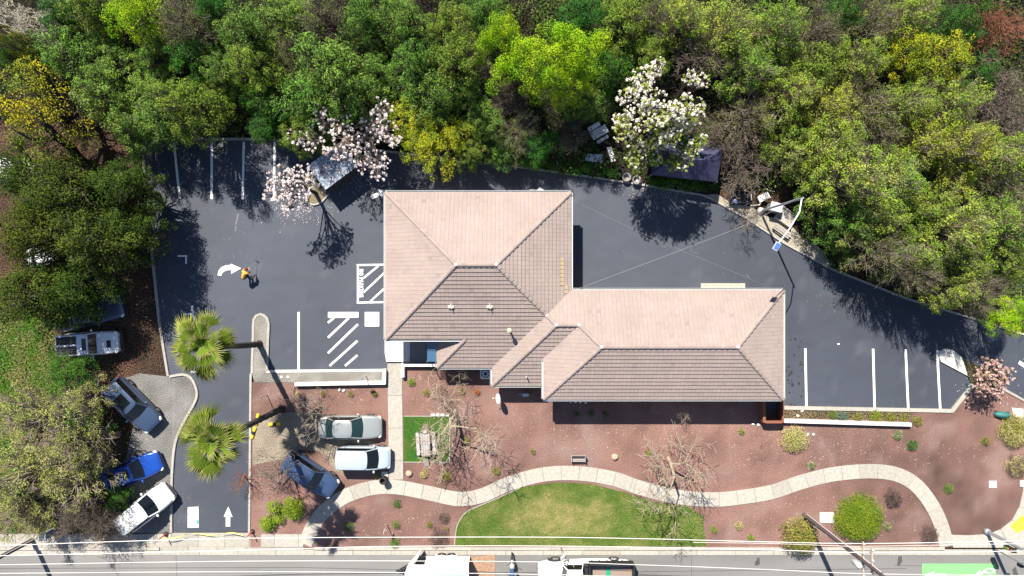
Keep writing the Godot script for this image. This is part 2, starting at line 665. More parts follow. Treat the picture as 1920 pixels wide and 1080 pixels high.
func lay_ground() -> void:
	# leaf litter and bare earth, green with grass along the west edge
	var earth := Color(0.075, 0.05, 0.033)
	var fn := func(x: float, z: float) -> Color:
		var px := x * 24.0 + 960.0
		var py := z * 24.0 + 540.0
		var c := mix(earth, Color(0.035, 0.027, 0.02), 0.5 + na.get_noise_2d(x, z) * 1.6)
		if px < 330.0:
			var g := smoothstep(330.0, 230.0, px) * smoothstep(190.0, 240.0, py)
			c = mix(c, mix(Color(0.17, 0.095, 0.06), Color(0.1, 0.06, 0.04), 0.5 + nb.get_noise_2d(x, z) * 1.5), g)
			var w := smoothstep(190.0, 40.0, px + na.get_noise_2d(x, z) * 110.0) * smoothstep(540.0, 610.0, py) * 0.8
			var grass := mix(Color(0.09, 0.19, 0.025), Color(0.26, 0.22, 0.13), 0.45 + na.get_noise_2d(x * 1.5, z * 1.5) + nb.get_noise_2d(x + 30.0, z) * 1.8)
			c = mix(c, grass, w * 1.3)
			var dry := smoothstep(780.0, 860.0, py + na.get_noise_2d(x, z) * 60.0) * smoothstep(270.0, 200.0, px) * 0.7
			c = mix(c, mix(Color(0.26, 0.21, 0.13), Color(0.13, 0.19, 0.04), 0.5 + nb.get_noise_2d(x, z)), dry)
		elif px > 1330.0 and py > 260.0 and py < 640.0:
			c = mix(c, Color(0.16, 0.1, 0.055), 0.35 + nb.get_noise_2d(x, z))
		return c
	var w := 1150.0
	var mb := sheet(G([[-w + 960, -620 + 540], [w + 960, -620 + 540], [w + 960, 700 + 540], [-w + 960, 700 + 540]]), -0.04, 0.55, fn)
	mb.col = Color(0.06, 0.05, 0.03)
	var X := w / 24.0
	var a := -620.0 / 24.0
	var b := 700.0 / 24.0
	for r in [[-600.0, -600.0, 600.0, a], [-600.0, b, 600.0, 600.0], [-600.0, a, -X, b], [X, a, 600.0, b]]:
		mb.quad(Vector3(r[0], -0.04, r[1]), Vector3(r[2], -0.04, r[1]), Vector3(r[2], -0.04, r[3]), Vector3(r[0], -0.04, r[3]), Vector3.UP)
	var g := part(self, "ground", mb, M.litter)
	tag(g, "brown leaf litter and bare earth under the trees", "", "", "structure")


func bar(root: Node, called: String, a: Array, b: Array, w := 4.2) -> void:
	var p := Vector2((a[0] - 960.0) / 24.0, (a[1] - 540.0) / 24.0)
	var q := Vector2((b[0] - 960.0) / 24.0, (b[1] - 540.0) / 24.0)
	var s := (q - p).normalized().orthogonal() * w / 48.0
	var mb := MB.new()
	mb.col = Color(1, 1, 1) * R(0.93, 1.0)
	mb.prism(PackedVector2Array([p + s, q + s, q - s, p - s]), 0.001, 0.005)
	part(root, called, mb, M.paint)


func shape(root: Node, called: String, pts: Array, m: Material, y0 := 0.001, y1 := 0.005, tint := Color.WHITE) -> MeshInstance3D:
	var mb := MB.new()
	mb.col = tint
	mb.prism(G(pts), y0, y1)
	return part(root, called, mb, m)


func lay_lot() -> void:
	var lot := setting("parking_lot", "freshly sealed dark asphalt parking lot round the tiled building")
	var fn := func(x: float, z: float) -> Color:
		var t := na.get_noise_2d(x * 0.7, z * 0.35) * 0.22 + nb.get_noise_2d(x * 0.5, z * 2.2) * 0.10 + nc.get_noise_2d(x, z) * 0.25
		# the tone darkens towards the eastern stalls
		var c := Color(0.056, 0.067, 0.093) * (1.0 + t - 0.14 * smoothstep(12.0, 24.0, x))
		# grey scuffs where tyres turned and the old coat shows
		var s := nb.get_noise_2d(x * 0.9 + 40.0, z * 0.9)
		if s > 0.36:
			c = mix(c, Color(0.092, 0.1, 0.128), (s - 0.36) * 1.8)
		if s < -0.4:
			c = mix(c, Color(0.04, 0.045, 0.066), (-0.4 - s) * 2.0)
		return c
	var out := [[268, 262], [520, 264], [700, 282], [860, 300], [945, 310], [1100, 332], [1200, 347], [1316, 367], [1332, 373], [1400, 411], [1470, 457], [1560, 506], [1700, 561], [1850, 606], [1990, 650], [1990, 790], [1884, 732], [1822, 722], [1784, 771], [1468, 765], [1468, 690], [726, 690], [726, 695], [478, 697], [470, 700], [468, 997], [322, 998], [324, 880], [330, 826], [345, 790], [366, 752], [369, 735], [360, 712], [345, 703], [317, 706], [300, 600], [283, 440]]
	var q := sheet(G(out), 0.0, 0.5, fn)
	part(lot, "asphalt", q, M.asphalt)
	# stall lines
	for l in [[[326, 266], [337, 373]], [[397, 266], [397, 373]], [[457, 266], [455, 374]], [[515, 266], [513, 372]], [[560, 585], [560, 694]],
			[[1510, 653], [1512, 762]], [[1637, 654], [1640, 766]], [[1698, 655], [1703, 767]], [[1757, 657], [1763, 768]],
			[[333, 480], [351, 480]], [[349, 482], [349, 495]], [[344, 590], [360, 588]], [[360, 573], [363, 601]], [[357, 697], [371, 697]]]:
		bar(lot, "stall_line", l[0], l[1], 4.2 if l[1][1] - l[0][1] > 60 else 3.2)
	for l in [[[615, 605], [626, 596]], [[615, 633], [654, 596]], [[615, 662], [671, 608]], [[618, 686], [670, 639]], [[647, 686], [670, 666]]]:
		bar(lot, "hatch_line", l[0], l[1], 4.0)
	shape(lot, "painted_bar", [[615, 585], [672, 585], [672, 595.6], [615, 596]], M.paint)
	shape(lot, "painted_square", [[684, 585], [711, 585], [711, 612], [684, 612]], M.paint)
	bar(lot, "box_line", [669, 497], [740, 496], 3.4)
	bar(lot, "box_line", [671, 499], [671, 566], 3.4)
	bar(lot, "box_line", [669, 567.5], [740, 566], 3.4)
	for l in [[[682, 521], [709, 499]], [[682, 548], [735, 497.8]], [[694, 565.6], [735, 527]], [[720, 565.6], [735, 552]]]:
		bar(lot, "hatch_line", l[0], l[1], 3.4)
	var tm := TextMesh.new()
	var f := SystemFont.new()
	f.font_names = PackedStringArray(["Droid Sans"])
	f.font_weight = 700
	tm.font = f
	tm.text = "NO PARKING"
	tm.font_size = 32
	tm.pixel_size = 0.01
	tm.depth = 0.4
	var bx := tm.get_aabb()
	var sx := 2.2 / bx.size.x
	var sy := 0.34 / bx.size.y
	var b := Basis(Vector3(0, 0, sx), Vector3(sy, 0, 0), Vector3(0, 0.01, 0))
	var at := P(677.3, 531)
	at.y = 0.0035
	part(lot, "lettering", tm, M.paint, Transform3D(b, at - b * Vector3(bx.get_center().x, bx.get_center().y, 0)))
	# arrows
	var arc := [[408, 516], [410, 507], [415, 501], [423, 497.5], [433, 496.5], [433, 494.5], [452, 503], [433.5, 513.5], [433.5, 506], [426, 506.5], [420, 509], [416, 513], [415, 517]]
	shape(lot, "painted_arrow", arc, M.paint)
	shape(lot, "painted_arrow", [[428, 950], [436, 969], [431.5, 969], [431.5, 987], [423.5, 987], [423.5, 969], [419.5, 969]], M.paint)
	shape(lot, "painted_arrow", [[694, 367], [709, 360], [707, 355], [727, 356], [716, 372], [713, 366.5], [698, 374]], M.paint)
	shape(lot, "painted_arrow", [[993, 360], [993, 355], [1010, 355], [1010, 350.5], [1027, 359], [1010, 367], [1010, 362]], M.paint)
	shape(lot, "painted_arrow", [[1912, 676], [1950, 700], [1946, 706], [1909, 682]], M.paint)
	var ghost := mat(lin(0.13, 0.135, 0.15), 0.8)
	shape(lot, "worn_mark", [[686, 371], [693, 368], [698, 380], [691, 383]], ghost, 0.001, 0.003)
	shape(lot, "worn_mark", [[445, 401], [448, 400], [444, 421], [441, 421]], ghost, 0.001, 0.003)
	shape(lot, "worn_mark", [[441, 424], [444, 423], [442, 434], [440, 434]], ghost, 0.001, 0.003)
	var sp := mat(lin(0.11, 0.115, 0.135), 0.8)
	for k in 26:
		var c := Vector2(R(355, 470), R(395, 520)) if k < 16 else Vector2(R(1080, 1460), R(400, 530))
		var d := Vector2.from_angle(R(0, TAU)) * R(3, 9)
		var e := d.orthogonal().normalized() * R(0.3, 0.8)
		shape(lot, "scrape", [[c.x - d.x, c.y - d.y], [c.x + e.x, c.y + e.y], [c.x + d.x, c.y + d.y], [c.x - e.x, c.y - e.y]], sp, 0.001, 0.0025)
	# bare spots in the coat beside the front wing, drips and oil drops in the bays
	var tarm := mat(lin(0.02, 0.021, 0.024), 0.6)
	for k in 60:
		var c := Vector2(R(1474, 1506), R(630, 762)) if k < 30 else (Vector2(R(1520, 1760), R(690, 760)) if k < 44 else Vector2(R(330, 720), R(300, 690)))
		var pts := []
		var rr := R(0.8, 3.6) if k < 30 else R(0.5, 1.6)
		for e in 7:
			var a2 := TAU * e / 7
			pts.append([c.x + cos(a2) * rr * R(0.4, 1.2), c.y + sin(a2) * rr * R(0.5, 1.6)])
		shape(lot, "oil_spot", pts, tarm, 0.001, 0.0024)
	shape(lot, "painted_panel", [[352, 951], [372, 950], [372.5, 989], [352, 989.5]], M.paint)
	shape(lot, "green_mark", [[368, 975], [372, 975], [372, 983], [370, 983], [368, 979]], mat(lin(0.03, 0.3, 0.22), 0.6), 0.0055, 0.007)
	shape(lot, "door_apron", [[1314, 531], [1397, 531], [1397, 560], [1314, 560]], M.concrete, -0.05, 0.02, Color(1.05, 1.05, 1.05))
	# kerbs
	kerb("north_kerb", "thin concrete kerb between the lot and the wood", [[516, 262], [700, 281], [860, 299], [945, 309], [1100, 331], [1200, 346], [1316, 366], [1334, 373], [1400, 410], [1470, 456], [1560, 505], [1700, 560], [1850, 605], [1985, 648]], 0.16, 0.12)
	kerb("stall_kerb", "concrete kerb behind the four shaded stalls", [[266, 261], [516, 261]], 0.2, 0.13)
	kerb("west_kerb", "long straight concrete kerb beside the oak", [[267, 264], [282, 440], [299, 600], [316, 705]], 0.2, 0.13)
	kerb("curved_kerb", "pale concrete kerb curving round the gravel car park", [[318, 706], [345, 702], [361, 711], [370, 735], [366, 754], [345, 792], [330, 828], [324, 880], [322, 950], [322, 998]], 0.2, 0.13, true)
	kerb("drive_kerb", "straight kerb along the drive beside the palms", [[471, 700], [470, 800], [468, 998]], 0.18, 0.13)
	kerb("garden_kerb", "pale kerb below the accessible stall", [[500, 696], [726, 694]], 0.22, 0.13, false, M.pale_concrete)
	kerb("island_kerb", "rounded kerb of the palm island", [[473, 700], [475, 640], [476, 605], [479, 594], [489, 589], [499, 594], [504, 606], [503, 640], [501, 698]], 0.2, 0.13, true)
	kerb("east_kerb", "pale kerb below the four sunny stalls", [[1466, 764], [1784, 770], [1823, 721]], 0.3, 0.13, false, M.concrete)
	kerb("exit_kerb", "kerb along the exit lane below the pink tree", [[1878, 728], [1990, 790]], 0.2, 0.13)
	# islands
	var isl := setting("palm_island", "gravel island with a palm at the drive")
	var gfn := func(x: float, z: float) -> Color: return Color(0.4, 0.385, 0.35) * (1.0 + nb.get_noise_2d(x, z) * 0.5)
	part(isl, "gravel_bed", sheet(G([[476, 600], [482, 592], [496, 592], [503, 602], [502, 696], [726, 696], [726, 717], [478, 717], [473, 700]]), 0.09, 0.35, gfn), M.gravel)
	var rd := setting("round_island", "white rounded concrete island at the end of the stalls")
	shape(rd, "slab", [[1759, 668], [1760, 660], [1766, 655], [1774, 653.5], [1784, 656], [1802, 671], [1806, 684], [1812, 704], [1763, 678]], M.pale_concrete, -0.1, 0.14)
	shape(rd, "soil", [[1802, 671], [1822, 682], [1880, 700], [1882, 730], [1822, 722], [1812, 704], [1806, 684]], M.litter, -0.1, 0.1, Color(0.11, 0.1, 0.05))
	var cc := setting("gravel_car_park", "grey gravel where three cars stand beside the drive")
	var ccfn := func(x: float, z: float) -> Color: return Color(0.29, 0.287, 0.28) * (1.0 + nb.get_noise_2d(x, z) * 0.45 + na.get_noise_2d(x, z) * 0.3)
	part(cc, "gravel_sheet", sheet(G([[222, 712], [262, 700], [316, 706], [345, 703], [360, 712], [368, 735], [364, 753], [343, 791], [328, 828], [322, 880], [320, 1000], [196, 1000], [214, 960], [196, 900], [236, 860], [250, 800]]), 0.02, 0.4, ccfn), M.gravel)


func lay_garden() -> void:
	var mfn := func(x: float, z: float) -> Color:
		var t := na.get_noise_2d(x, z) * 0.4 + nc.get_noise_2d(x + 9.0, z) * 0.55 + nb.get_noise_2d(x, z) * 0.3
		var c := Color(0.26, 0.156, 0.13) * (1.0 + t)
		var s := nb.get_noise_2d(x * 0.6 + 70.0, z * 0.6) + na.get_noise_2d(x - 31.0, z) * 0.6
		c = mix(c, Color(0.35, 0.25, 0.22), (s - 0.12) * 1.5)
		c = mix(c, Color(0.19, 0.11, 0.095), (-0.25 - s) * 1.6)
		return c
	var bed := part(self, "mulch_bed", sheet(G([[470, 716], [726, 718], [726, 690], [1468, 690], [1468, 766], [1784, 772], [1824, 722], [1880, 730], [1990, 792], [1990, 1026], [470, 1026]]), 0.05, 0.45, mfn), M.mulch)
	tag(bed, "red-brown bark mulch covering the front garden", "", "", "structure")
	var dfn := func(x: float, z: float) -> Color: return Color(0.48, 0.41, 0.315) * (1.0 + nb.get_noise_2d(x, z) * 0.35 + na.get_noise_2d(x, z) * 0.3)
	var dirt := part(self, "dirt_pad", sheet(G([[474, 790], [500, 776], [560, 772], [600, 770], [604, 806], [640, 822], [690, 826], [712, 832], [640, 836], [652, 880], [640, 892], [600, 846], [560, 842], [530, 860], [474, 872]]), 0.056, 0.35, dfn), M.gravel)
	tag(dirt, "sandy dirt pad where three cars are parked", "", "", "structure")
	var tfn := func(x: float, z: float) -> Color: return Color(0.2, 0.17, 0.1) * (1.0 + nb.get_noise_2d(x, z) * 0.5)
	var strip := part(self, "planting_strip", sheet(G([[1466, 768], [1712, 772], [1702, 788], [1466, 784]]), 0.056, 0.3, tfn), M.litter)
	tag(strip, "sandy strip with low plants behind the white wall", "", "", "structure")
	# lawn: dry straw patch in the middle, green round it
	var lfn := func(x: float, z: float) -> Color:
		var px := x * 24.0 + 960.0
		var py := z * 24.0 + 540.0
		var d := Vector2((px - 1045.0) / 105.0, (py - 962.0) / 33.0).length() + na.get_noise_2d(x * 1.5, z * 1.5) * 0.7 + nb.get_noise_2d(x, z) * 0.5
		var g := mix(Color(0.11, 0.18, 0.035), Color(0.19, 0.225, 0.065), 0.4 + nb.get_noise_2d(x * 1.4, z * 1.4) * 1.3)
		return mix(mix(Color(0.33, 0.3, 0.13), Color(0.24, 0.26, 0.08), 0.5 + nb.get_noise_2d(x * 2.0, z * 2.0) * 1.6), g, smoothstep(0.45, 1.25, d))
	var lawn_poly := [[852, 1023], [856, 990], [864, 972], [880, 956], [925, 937], [975, 914], [1040, 904], [1110, 907], [1170, 923], [1220, 939], [1290, 950], [1316, 966], [1324, 1023]]
	var lawn := part(self, "lawn", sheet(G(lawn_poly), 0.062, 0.3, lfn), M.lawn)
	tag(lawn, "green lawn with a dry straw-coloured middle", "", "", "structure")
	var t2 := func(x: float, z: float) -> Color: return mix(Color(0.07, 0.19, 0.03), Color(0.12, 0.2, 0.05), 0.5 + nb.get_noise_2d(x, z) * 1.5)
	var turf_poly := [[757, 780], [842, 780], [842, 865], [757, 865]]
	var turf := part(self, "turf_patch", sheet(G(turf_poly), 0.062, 0.3, t2), M.lawn)
	tag(turf, "small square of green turf under the picnic table", "", "", "structure")
	grass("lawn_grass", "short grass blades of the front lawn", lawn_poly, 26000, lfn)
	grass("turf_grass", "short grass blades round the picnic table", turf_poly, 3600, t2)
	grass("verge_grass", "rough grass of the west verge beside the parked cars", [[-60, 560], [60, 575], [120, 640], [110, 720], [70, 800], [30, 1000], [-60, 1000]], 9000, func(x: float, z: float) -> Color: return mix(Color(0.09, 0.2, 0.025), Color(0.22, 0.22, 0.08), 0.45 + nb.get_noise_2d(x, z)))
	kerb("lawn_edging", "thin pale edging round the lawn's west end", [[852, 1023], [856, 990], [864, 972], [880, 956], [925, 937], [975, 914]], 0.07, 0.1, true)
	kerb("turf_edging", "thin pale edging round the turf square", [[757, 780], [843, 780], [843, 866], [757, 866]], 0.07, 0.1)
	# paths
	var path := setting("garden_path", "winding pale concrete path through the mulch garden")
	var line := smooth(G([[572, 1020], [590, 982], [612, 955], [650, 929], [700, 914], [745, 913], [800, 923], [860, 935], [905, 928], [955, 906], [1020, 889], [1085, 887], [1150, 897], [1200, 914], [1270, 931], [1340, 936], [1400, 930], [1450, 921], [1500, 904], [1560, 889], [1630, 883], [1680, 889], [1716, 909], [1745, 945], [1764, 985], [1774, 1024]]), 0.28)
	slabs(path, line, 0.57, 1.5, -0.05, 0.1, M.concrete)
	var walk := setting("entrance_path", "straight concrete path from the entrance to the winding path")
	slabs(walk, smooth(G([[740, 681], [741, 740], [742, 820], [743, 899]]), 0.5), 0.57, 2.6, -0.05, 0.098, M.concrete)


func grass(called: String, label: String, poly_px: Array, n: int, fn: Callable) -> void:
	# tufts of blades, far too many to count
	var poly := G(poly_px)
	var lo := poly[0]
	var hi := poly[0]
	for q in poly:
		lo = lo.min(q)
		hi = hi.max(q)
	var mb := MB.new()
	for k in 7:
		var a := TAU * k / 7 + R(-0.3, 0.3)
		var d := Vector3(cos(a), 0, sin(a))
		var s := d.cross(Vector3.UP) * 0.012
		mb.tri(d * 0.012 + s, d * 0.012 - s, d * R(0.03, 0.07) + Vector3(0, R(0.03, 0.055), 0), Vector3.UP)
	var mm := MultiMesh.new()
	mm.transform_format = MultiMesh.TRANSFORM_3D
	mm.use_colors = true
	mm.mesh = mb.mesh()
	var xs := []
	var tries := 0
	while xs.size() < n and tries < n * 4:
		tries += 1
		var q := Vector2(R(lo.x, hi.x), R(lo.y, hi.y))
		if Geometry2D.is_point_in_polygon(q, poly):
			xs.append(q)
	mm.instance_count = xs.size()
	for i in xs.size():
		var s := R(0.7, 1.5) * (2.2 if called == "verge_grass" else 1.0)
		mm.set_instance_transform(i, Transform3D(Basis(Vector3.UP, R(0, TAU)).scaled(Vector3(s, s, s)), Vector3(xs[i].x, -0.04 if called == "verge_grass" else 0.062, xs[i].y)))
		var c: Color = fn.call(xs[i].x, xs[i].y)
		mm.set_instance_color(i, c * R(0.85, 1.35))
	var o := MultiMeshInstance3D.new()
	o.multimesh = mm
	o.material_override = M.leaf
	o.name = called
	add_child(o)
	tag(o, label, "grass", "", "stuff")


func lay_street() -> void:
	var rfn := func(x: float, z: float) -> Color:
		var t := na.get_noise_2d(x * 0.25, z * 1.4) * 0.25 + nb.get_noise_2d(x * 0.3, z * 2.0) * 0.12
		return Color(0.2, 0.197, 0.195) * (1.0 + t)
	var road := setting("road", "pale grey asphalt street along the bottom")
	part(road, "asphalt", sheet(G([[-200, 1041], [2120, 1041], [2120, 1240], [-200, 1240]]), 0.0, 0.6, rfn), M.road)
	var tar := mat(lin(0.06, 0.06, 0.062), 0.7)
	for l in [[[-60, 1066], [560, 1064], 1.0], [[560, 1064], [900, 1072], 1.0], [[1180, 1072], [1700, 1066], 1.0], [[330, 1041], [334, 1130], 0.8], [[1296, 1041], [1298, 1130], 0.8], [[1676, 1060], [1730, 1061], 0.8]]:
		var p := Vector2(l[0][0], l[0][1])
		var q := Vector2(l[1][0], l[1][1])
		var e: Vector2 = (q - p).normalized().orthogonal() * l[2] * 0.5
		shape(road, "crack_seal", [[p.x + e.x, p.y + e.y], [q.x + e.x, q.y + e.y], [q.x - e.x, q.y - e.y], [p.x - e.x, p.y - e.y]], tar, 0.001, 0.004)
	for s in [[[1898, 1068], [1904, 1062], [1910, 1080], [1902, 1092]], [[1416, 1052], [1421, 1050], [1420, 1061], [1415, 1060]], [[1419, 1046], [1424, 1045], [1425, 1058], [1420, 1060]], [[1684, 1045], [1690, 1041], [1692, 1052], [1686, 1062], [1682, 1060]]]:
		shape(road, "oil_stain", s, tar, 0.001, 0.003, Color(1, 1, 1))
	var green := mat(lin(0.16, 0.5, 0.16), 0.8)
	shape(road, "bike_lane", [[1729, 1057], [1867, 1057], [1867, 1130], [1729, 1130]], green)
	shape(road, "painted_arrow", [[1733, 1078], [1752, 1071], [1750, 1076], [1775, 1076], [1775, 1082], [1750, 1082], [1753, 1087]], M.paint, 0.0055, 0.009)
	var ring := MB.new()
	for w in [[1855, 1070], [1820, 1082]]:
		var c := P(w[0], w[1])
		for k in 24:
			var a0 := TAU * k / 24
			var a1 := TAU * (k + 1) / 24
			var e0 := Vector3(cos(a0) * 0.42, 0, sin(a0) * 0.2)
			var e1 := Vector3(cos(a1) * 0.42, 0, sin(a1) * 0.2)
			var y := Vector3(0, 0.009, 0)
			ring.quad(c + e0 + y, c + e1 + y, c + e1 * 0.7 + y, c + e0 * 0.7 + y, Vector3.UP)
	part(road, "bike_symbol", ring, M.paint)
	for l in [[[1846, 1071], [1834, 1078]], [[1838, 1070], [1828, 1080]], [[1824, 1079], [1836, 1079]]]:
		var p := Vector2(l[0][0], l[0][1])
		var q := Vector2(l[1][0], l[1][1])
		var e := (q - p).normalized().orthogonal() * 1.3
		shape(road, "symbol_stroke", [[p.x + e.x, p.y + e.y], [q.x + e.x, q.y + e.y], [q.x - e.x, q.y - e.y], [p.x - e.x, p.y - e.y]], M.paint, 0.0055, 0.0085)
	var gut := setting("gutter", "pale concrete gutter along the street")
	slabs(gut, smooth(G([[-200, 1035.5], [2120, 1035.5]]), 1.0), 0.225, 3.0, -0.1, 0.012, M.concrete)
	kerb("street_kerb", "long concrete kerb between the garden and the street", [[590, 1028], [1770, 1028]], 0.24, 0.12, false, M.concrete)
	kerb("west_street_kerb", "concrete kerb along the street below the shrubs", [[-200, 1028], [300, 1028]], 0.24, 0.12, false, M.concrete)
	var side := setting("sidewalk", "concrete drive apron and sidewalk at the entrance")
	var xs := [-200, -130, -60, 10, 80, 150, 220, 275, 322, 372, 422, 468, 490, 515, 560]
	for i in xs.size() - 1:
		var top := 999.0 if xs[i] >= 322 and xs[i] < 468 else 1001.0
		shape(side, "slab", [[xs[i] + 0.3, top], [xs[i + 1] - 0.3, top], [xs[i + 1] - 0.3, 1025], [xs[i] + 0.3, 1025]], M.concrete, -0.08, 0.045 if xs[i] >= 275 and xs[i] < 490 else 0.1, Color(1, 1, 1) * R(0.8, 1.02))
	for x in [300, 354, 408, 462, 516]:
		shape(side, "apron_slab", [[x + 0.3, 1025.4], [x + 53.6, 1025.4], [x + 53.6, 1031], [x + 0.3, 1031]], M.concrete, -0.08, 0.03, Color(1, 1, 1) * R(0.85, 1.0))
	shape(side, "slab", [[560.3, 1001], [577, 1001], [568, 1025], [560.3, 1025]], M.concrete, -0.08, 0.1)
	var cor := setting("corner_sidewalk", "pale curved sidewalk at the street corner")
	for q in [[[1782, 1002], [1815, 1003], [1815, 1026], [1786, 1026]], [[1815.5, 1003], [1850, 1001], [1852, 1026], [1815.5, 1026]], [[1850.5, 1001], [1875, 992], [1892, 1026], [1852.5, 1026]], [[1875.5, 991.6], [1896, 975], [1960, 1000], [1940, 1026], [1892.5, 1026]], [[1896.3, 974.5], [1910, 950], [1990, 960], [1990, 1000], [1960, 1000]], [[1910.2, 949.5], [1917, 920], [1990, 920], [1990, 960]], [[1917, 919.5], [1920, 880], [1990, 880], [1990, 919.5]], [[1906, 872], [1990, 860], [1990, 879.5], [1920, 879.5]]]:
		shape(cor, "slab", q, M.concrete, -0.08, 0.1, Color(1.15, 1.15, 1.15) * R(0.92, 1.0))
	shape(cor, "tactile_pad", [[1892, 985], [1915, 965], [1935, 984], [1905, 999]], mat(lin(0.75, 0.65, 0.04), 0.8), 0.101, 0.107)


# ---------------------------------------------------------------- the office

func slope(root: Node, called: String, pts: Array, tone: Color, blotch: float) -> void:
	# a roof slope laid with rows of flat tiles; the first two points are its eave
	var O: Vector3 = pts[0]
	var U: Vector3 = (pts[1] - pts[0]).normalized()
	var N := Vector3.ZERO
	for i in range(2, pts.size()):
		N = (pts[i] - O).cross(U)
		if N.length() > 0.1:
			break
	N = N.normalized()
	if N.y < 0:
		N = -N
	var V := N.cross(U)
	if V.y < 0:
		V = -V
	var poly := PackedVector2Array()
	var lo := Vector2(1e6, 1e6)
	var hi := -lo
	for p in pts:
		var q := Vector2((p - O).dot(U), (p - O).dot(V))
		poly.append(q)
		lo = lo.min(q)
		hi = hi.max(q)
	var mb := MB.new()
	var tile_h := 0.32
	var tile_w := 0.30
	mb.col = Color(0.03, 0.026, 0.025)
	var t := Geometry2D.triangulate_polygon(poly)
	for i in range(0, t.size(), 3):
		var w := []
		for e in 3:
			w.append(O + U * poly[t[i + e]].x + V * poly[t[i + e]].y)
		mb.tri(w[0], w[1], w[2], N)
	for r in int(ceil((hi.y - lo.y) / tile_h)):
		var v0 := lo.y + r * tile_h
		var sag := R(-0.006, 0.006)
		var shift := 0.0
		for k in range(-1, int(ceil((hi.x - lo.x) / tile_w)) + 1):
			var u0 := lo.x + k * tile_w + shift
			var cell := PackedVector2Array([Vector2(u0 + 0.004, v0), Vector2(u0 + tile_w - 0.004, v0), Vector2(u0 + tile_w - 0.004, v0 + tile_h), Vector2(u0 + 0.004, v0 + tile_h)])
			var cut := Geometry2D.intersect_polygons(poly, cell)
			if cut.is_empty():
				continue
			var wp := O + U * u0 + V * v0
			var q2 := R(0.965, 1.03) * (R(0.86, 0.93) if rng.randf() < 0.025 else 1.0) * (1.0 + nb.get_noise_2d(wp.x, wp.z) * blotch + na.get_noise_2d(wp.x, wp.z + 50.0) * blotch)
			mb.col = Color(tone.r * q2, tone.g * q2 * R(0.985, 1.015), tone.b * q2 * R(0.97, 1.02))
			var lift := 0.066 + sag + R(-0.004, 0.005)
			for pc in cut:
				var up := []
				for q in pc:
					up.append(O + U * q.x + V * q.y + N * lerpf(lift, 0.012, (q.y - v0) / tile_h))
				var tt := Geometry2D.triangulate_polygon(pc)
				for i in range(0, tt.size(), 3):
					mb.tri(up[tt[i]], up[tt[i + 1]], up[tt[i + 2]], N)
				for i in pc.size():
					var j := (i + 1) % pc.size()
					if absf(pc[i].y - v0) < 0.002 and absf(pc[j].y - v0) < 0.002:
						mb.quad(up[i], up[j], up[j] - N * lift, up[i] - N * lift, -V)
					elif pc.size() == 4 and absf(pc[i].x - pc[j].x) < 0.001:
						mb.quad(up[i], up[j], O + U * pc[j].x + V * pc[j].y, O + U * pc[i].x + V * pc[i].y, U if pc[i].x > u0 + 0.15 else -U)
	var o := part(root, called, mb, M.tile)
	o.set_meta("kind", "stuff")


func caps(root: Node, a: Vector3, b: Vector3, tone: Color) -> void:
	# overlapping half-round caps along a ridge or hip, laid upwards
	var n := maxi(1, int(round((b - a).length() / 0.42)))
	var d := (b - a).normalized()
	var s := d.cross(Vector3.UP).normalized()
	var u := s.cross(d)
	for k in n:
		var mb := MB.new()
		var q := R(0.9, 1.06)
		mb.col = tone * q
		var p0 := a + (b - a) * (float(k) / n)
		var p1 := a + (b - a) * (float(k + 1) / n) + d * 0.05
		var rows := []
		for e in [[p0, 0.15, 0.035], [p1, 0.125, 0.0]]:
			var row := []
			for i in 7:
				var ang := PI * i / 6.0
				row.append(e[0] - s * cos(ang) * e[1] + u * (sin(ang) * e[1] * 0.55 + e[2] + 0.02))
			rows.append(row)
		mb.grid(rows)
		for i in range(1, 6):
			mb.tri(rows[0][0], rows[0][i], rows[0][i + 1], -d)
		part(root, "ridge_cap", mb, M.tile)


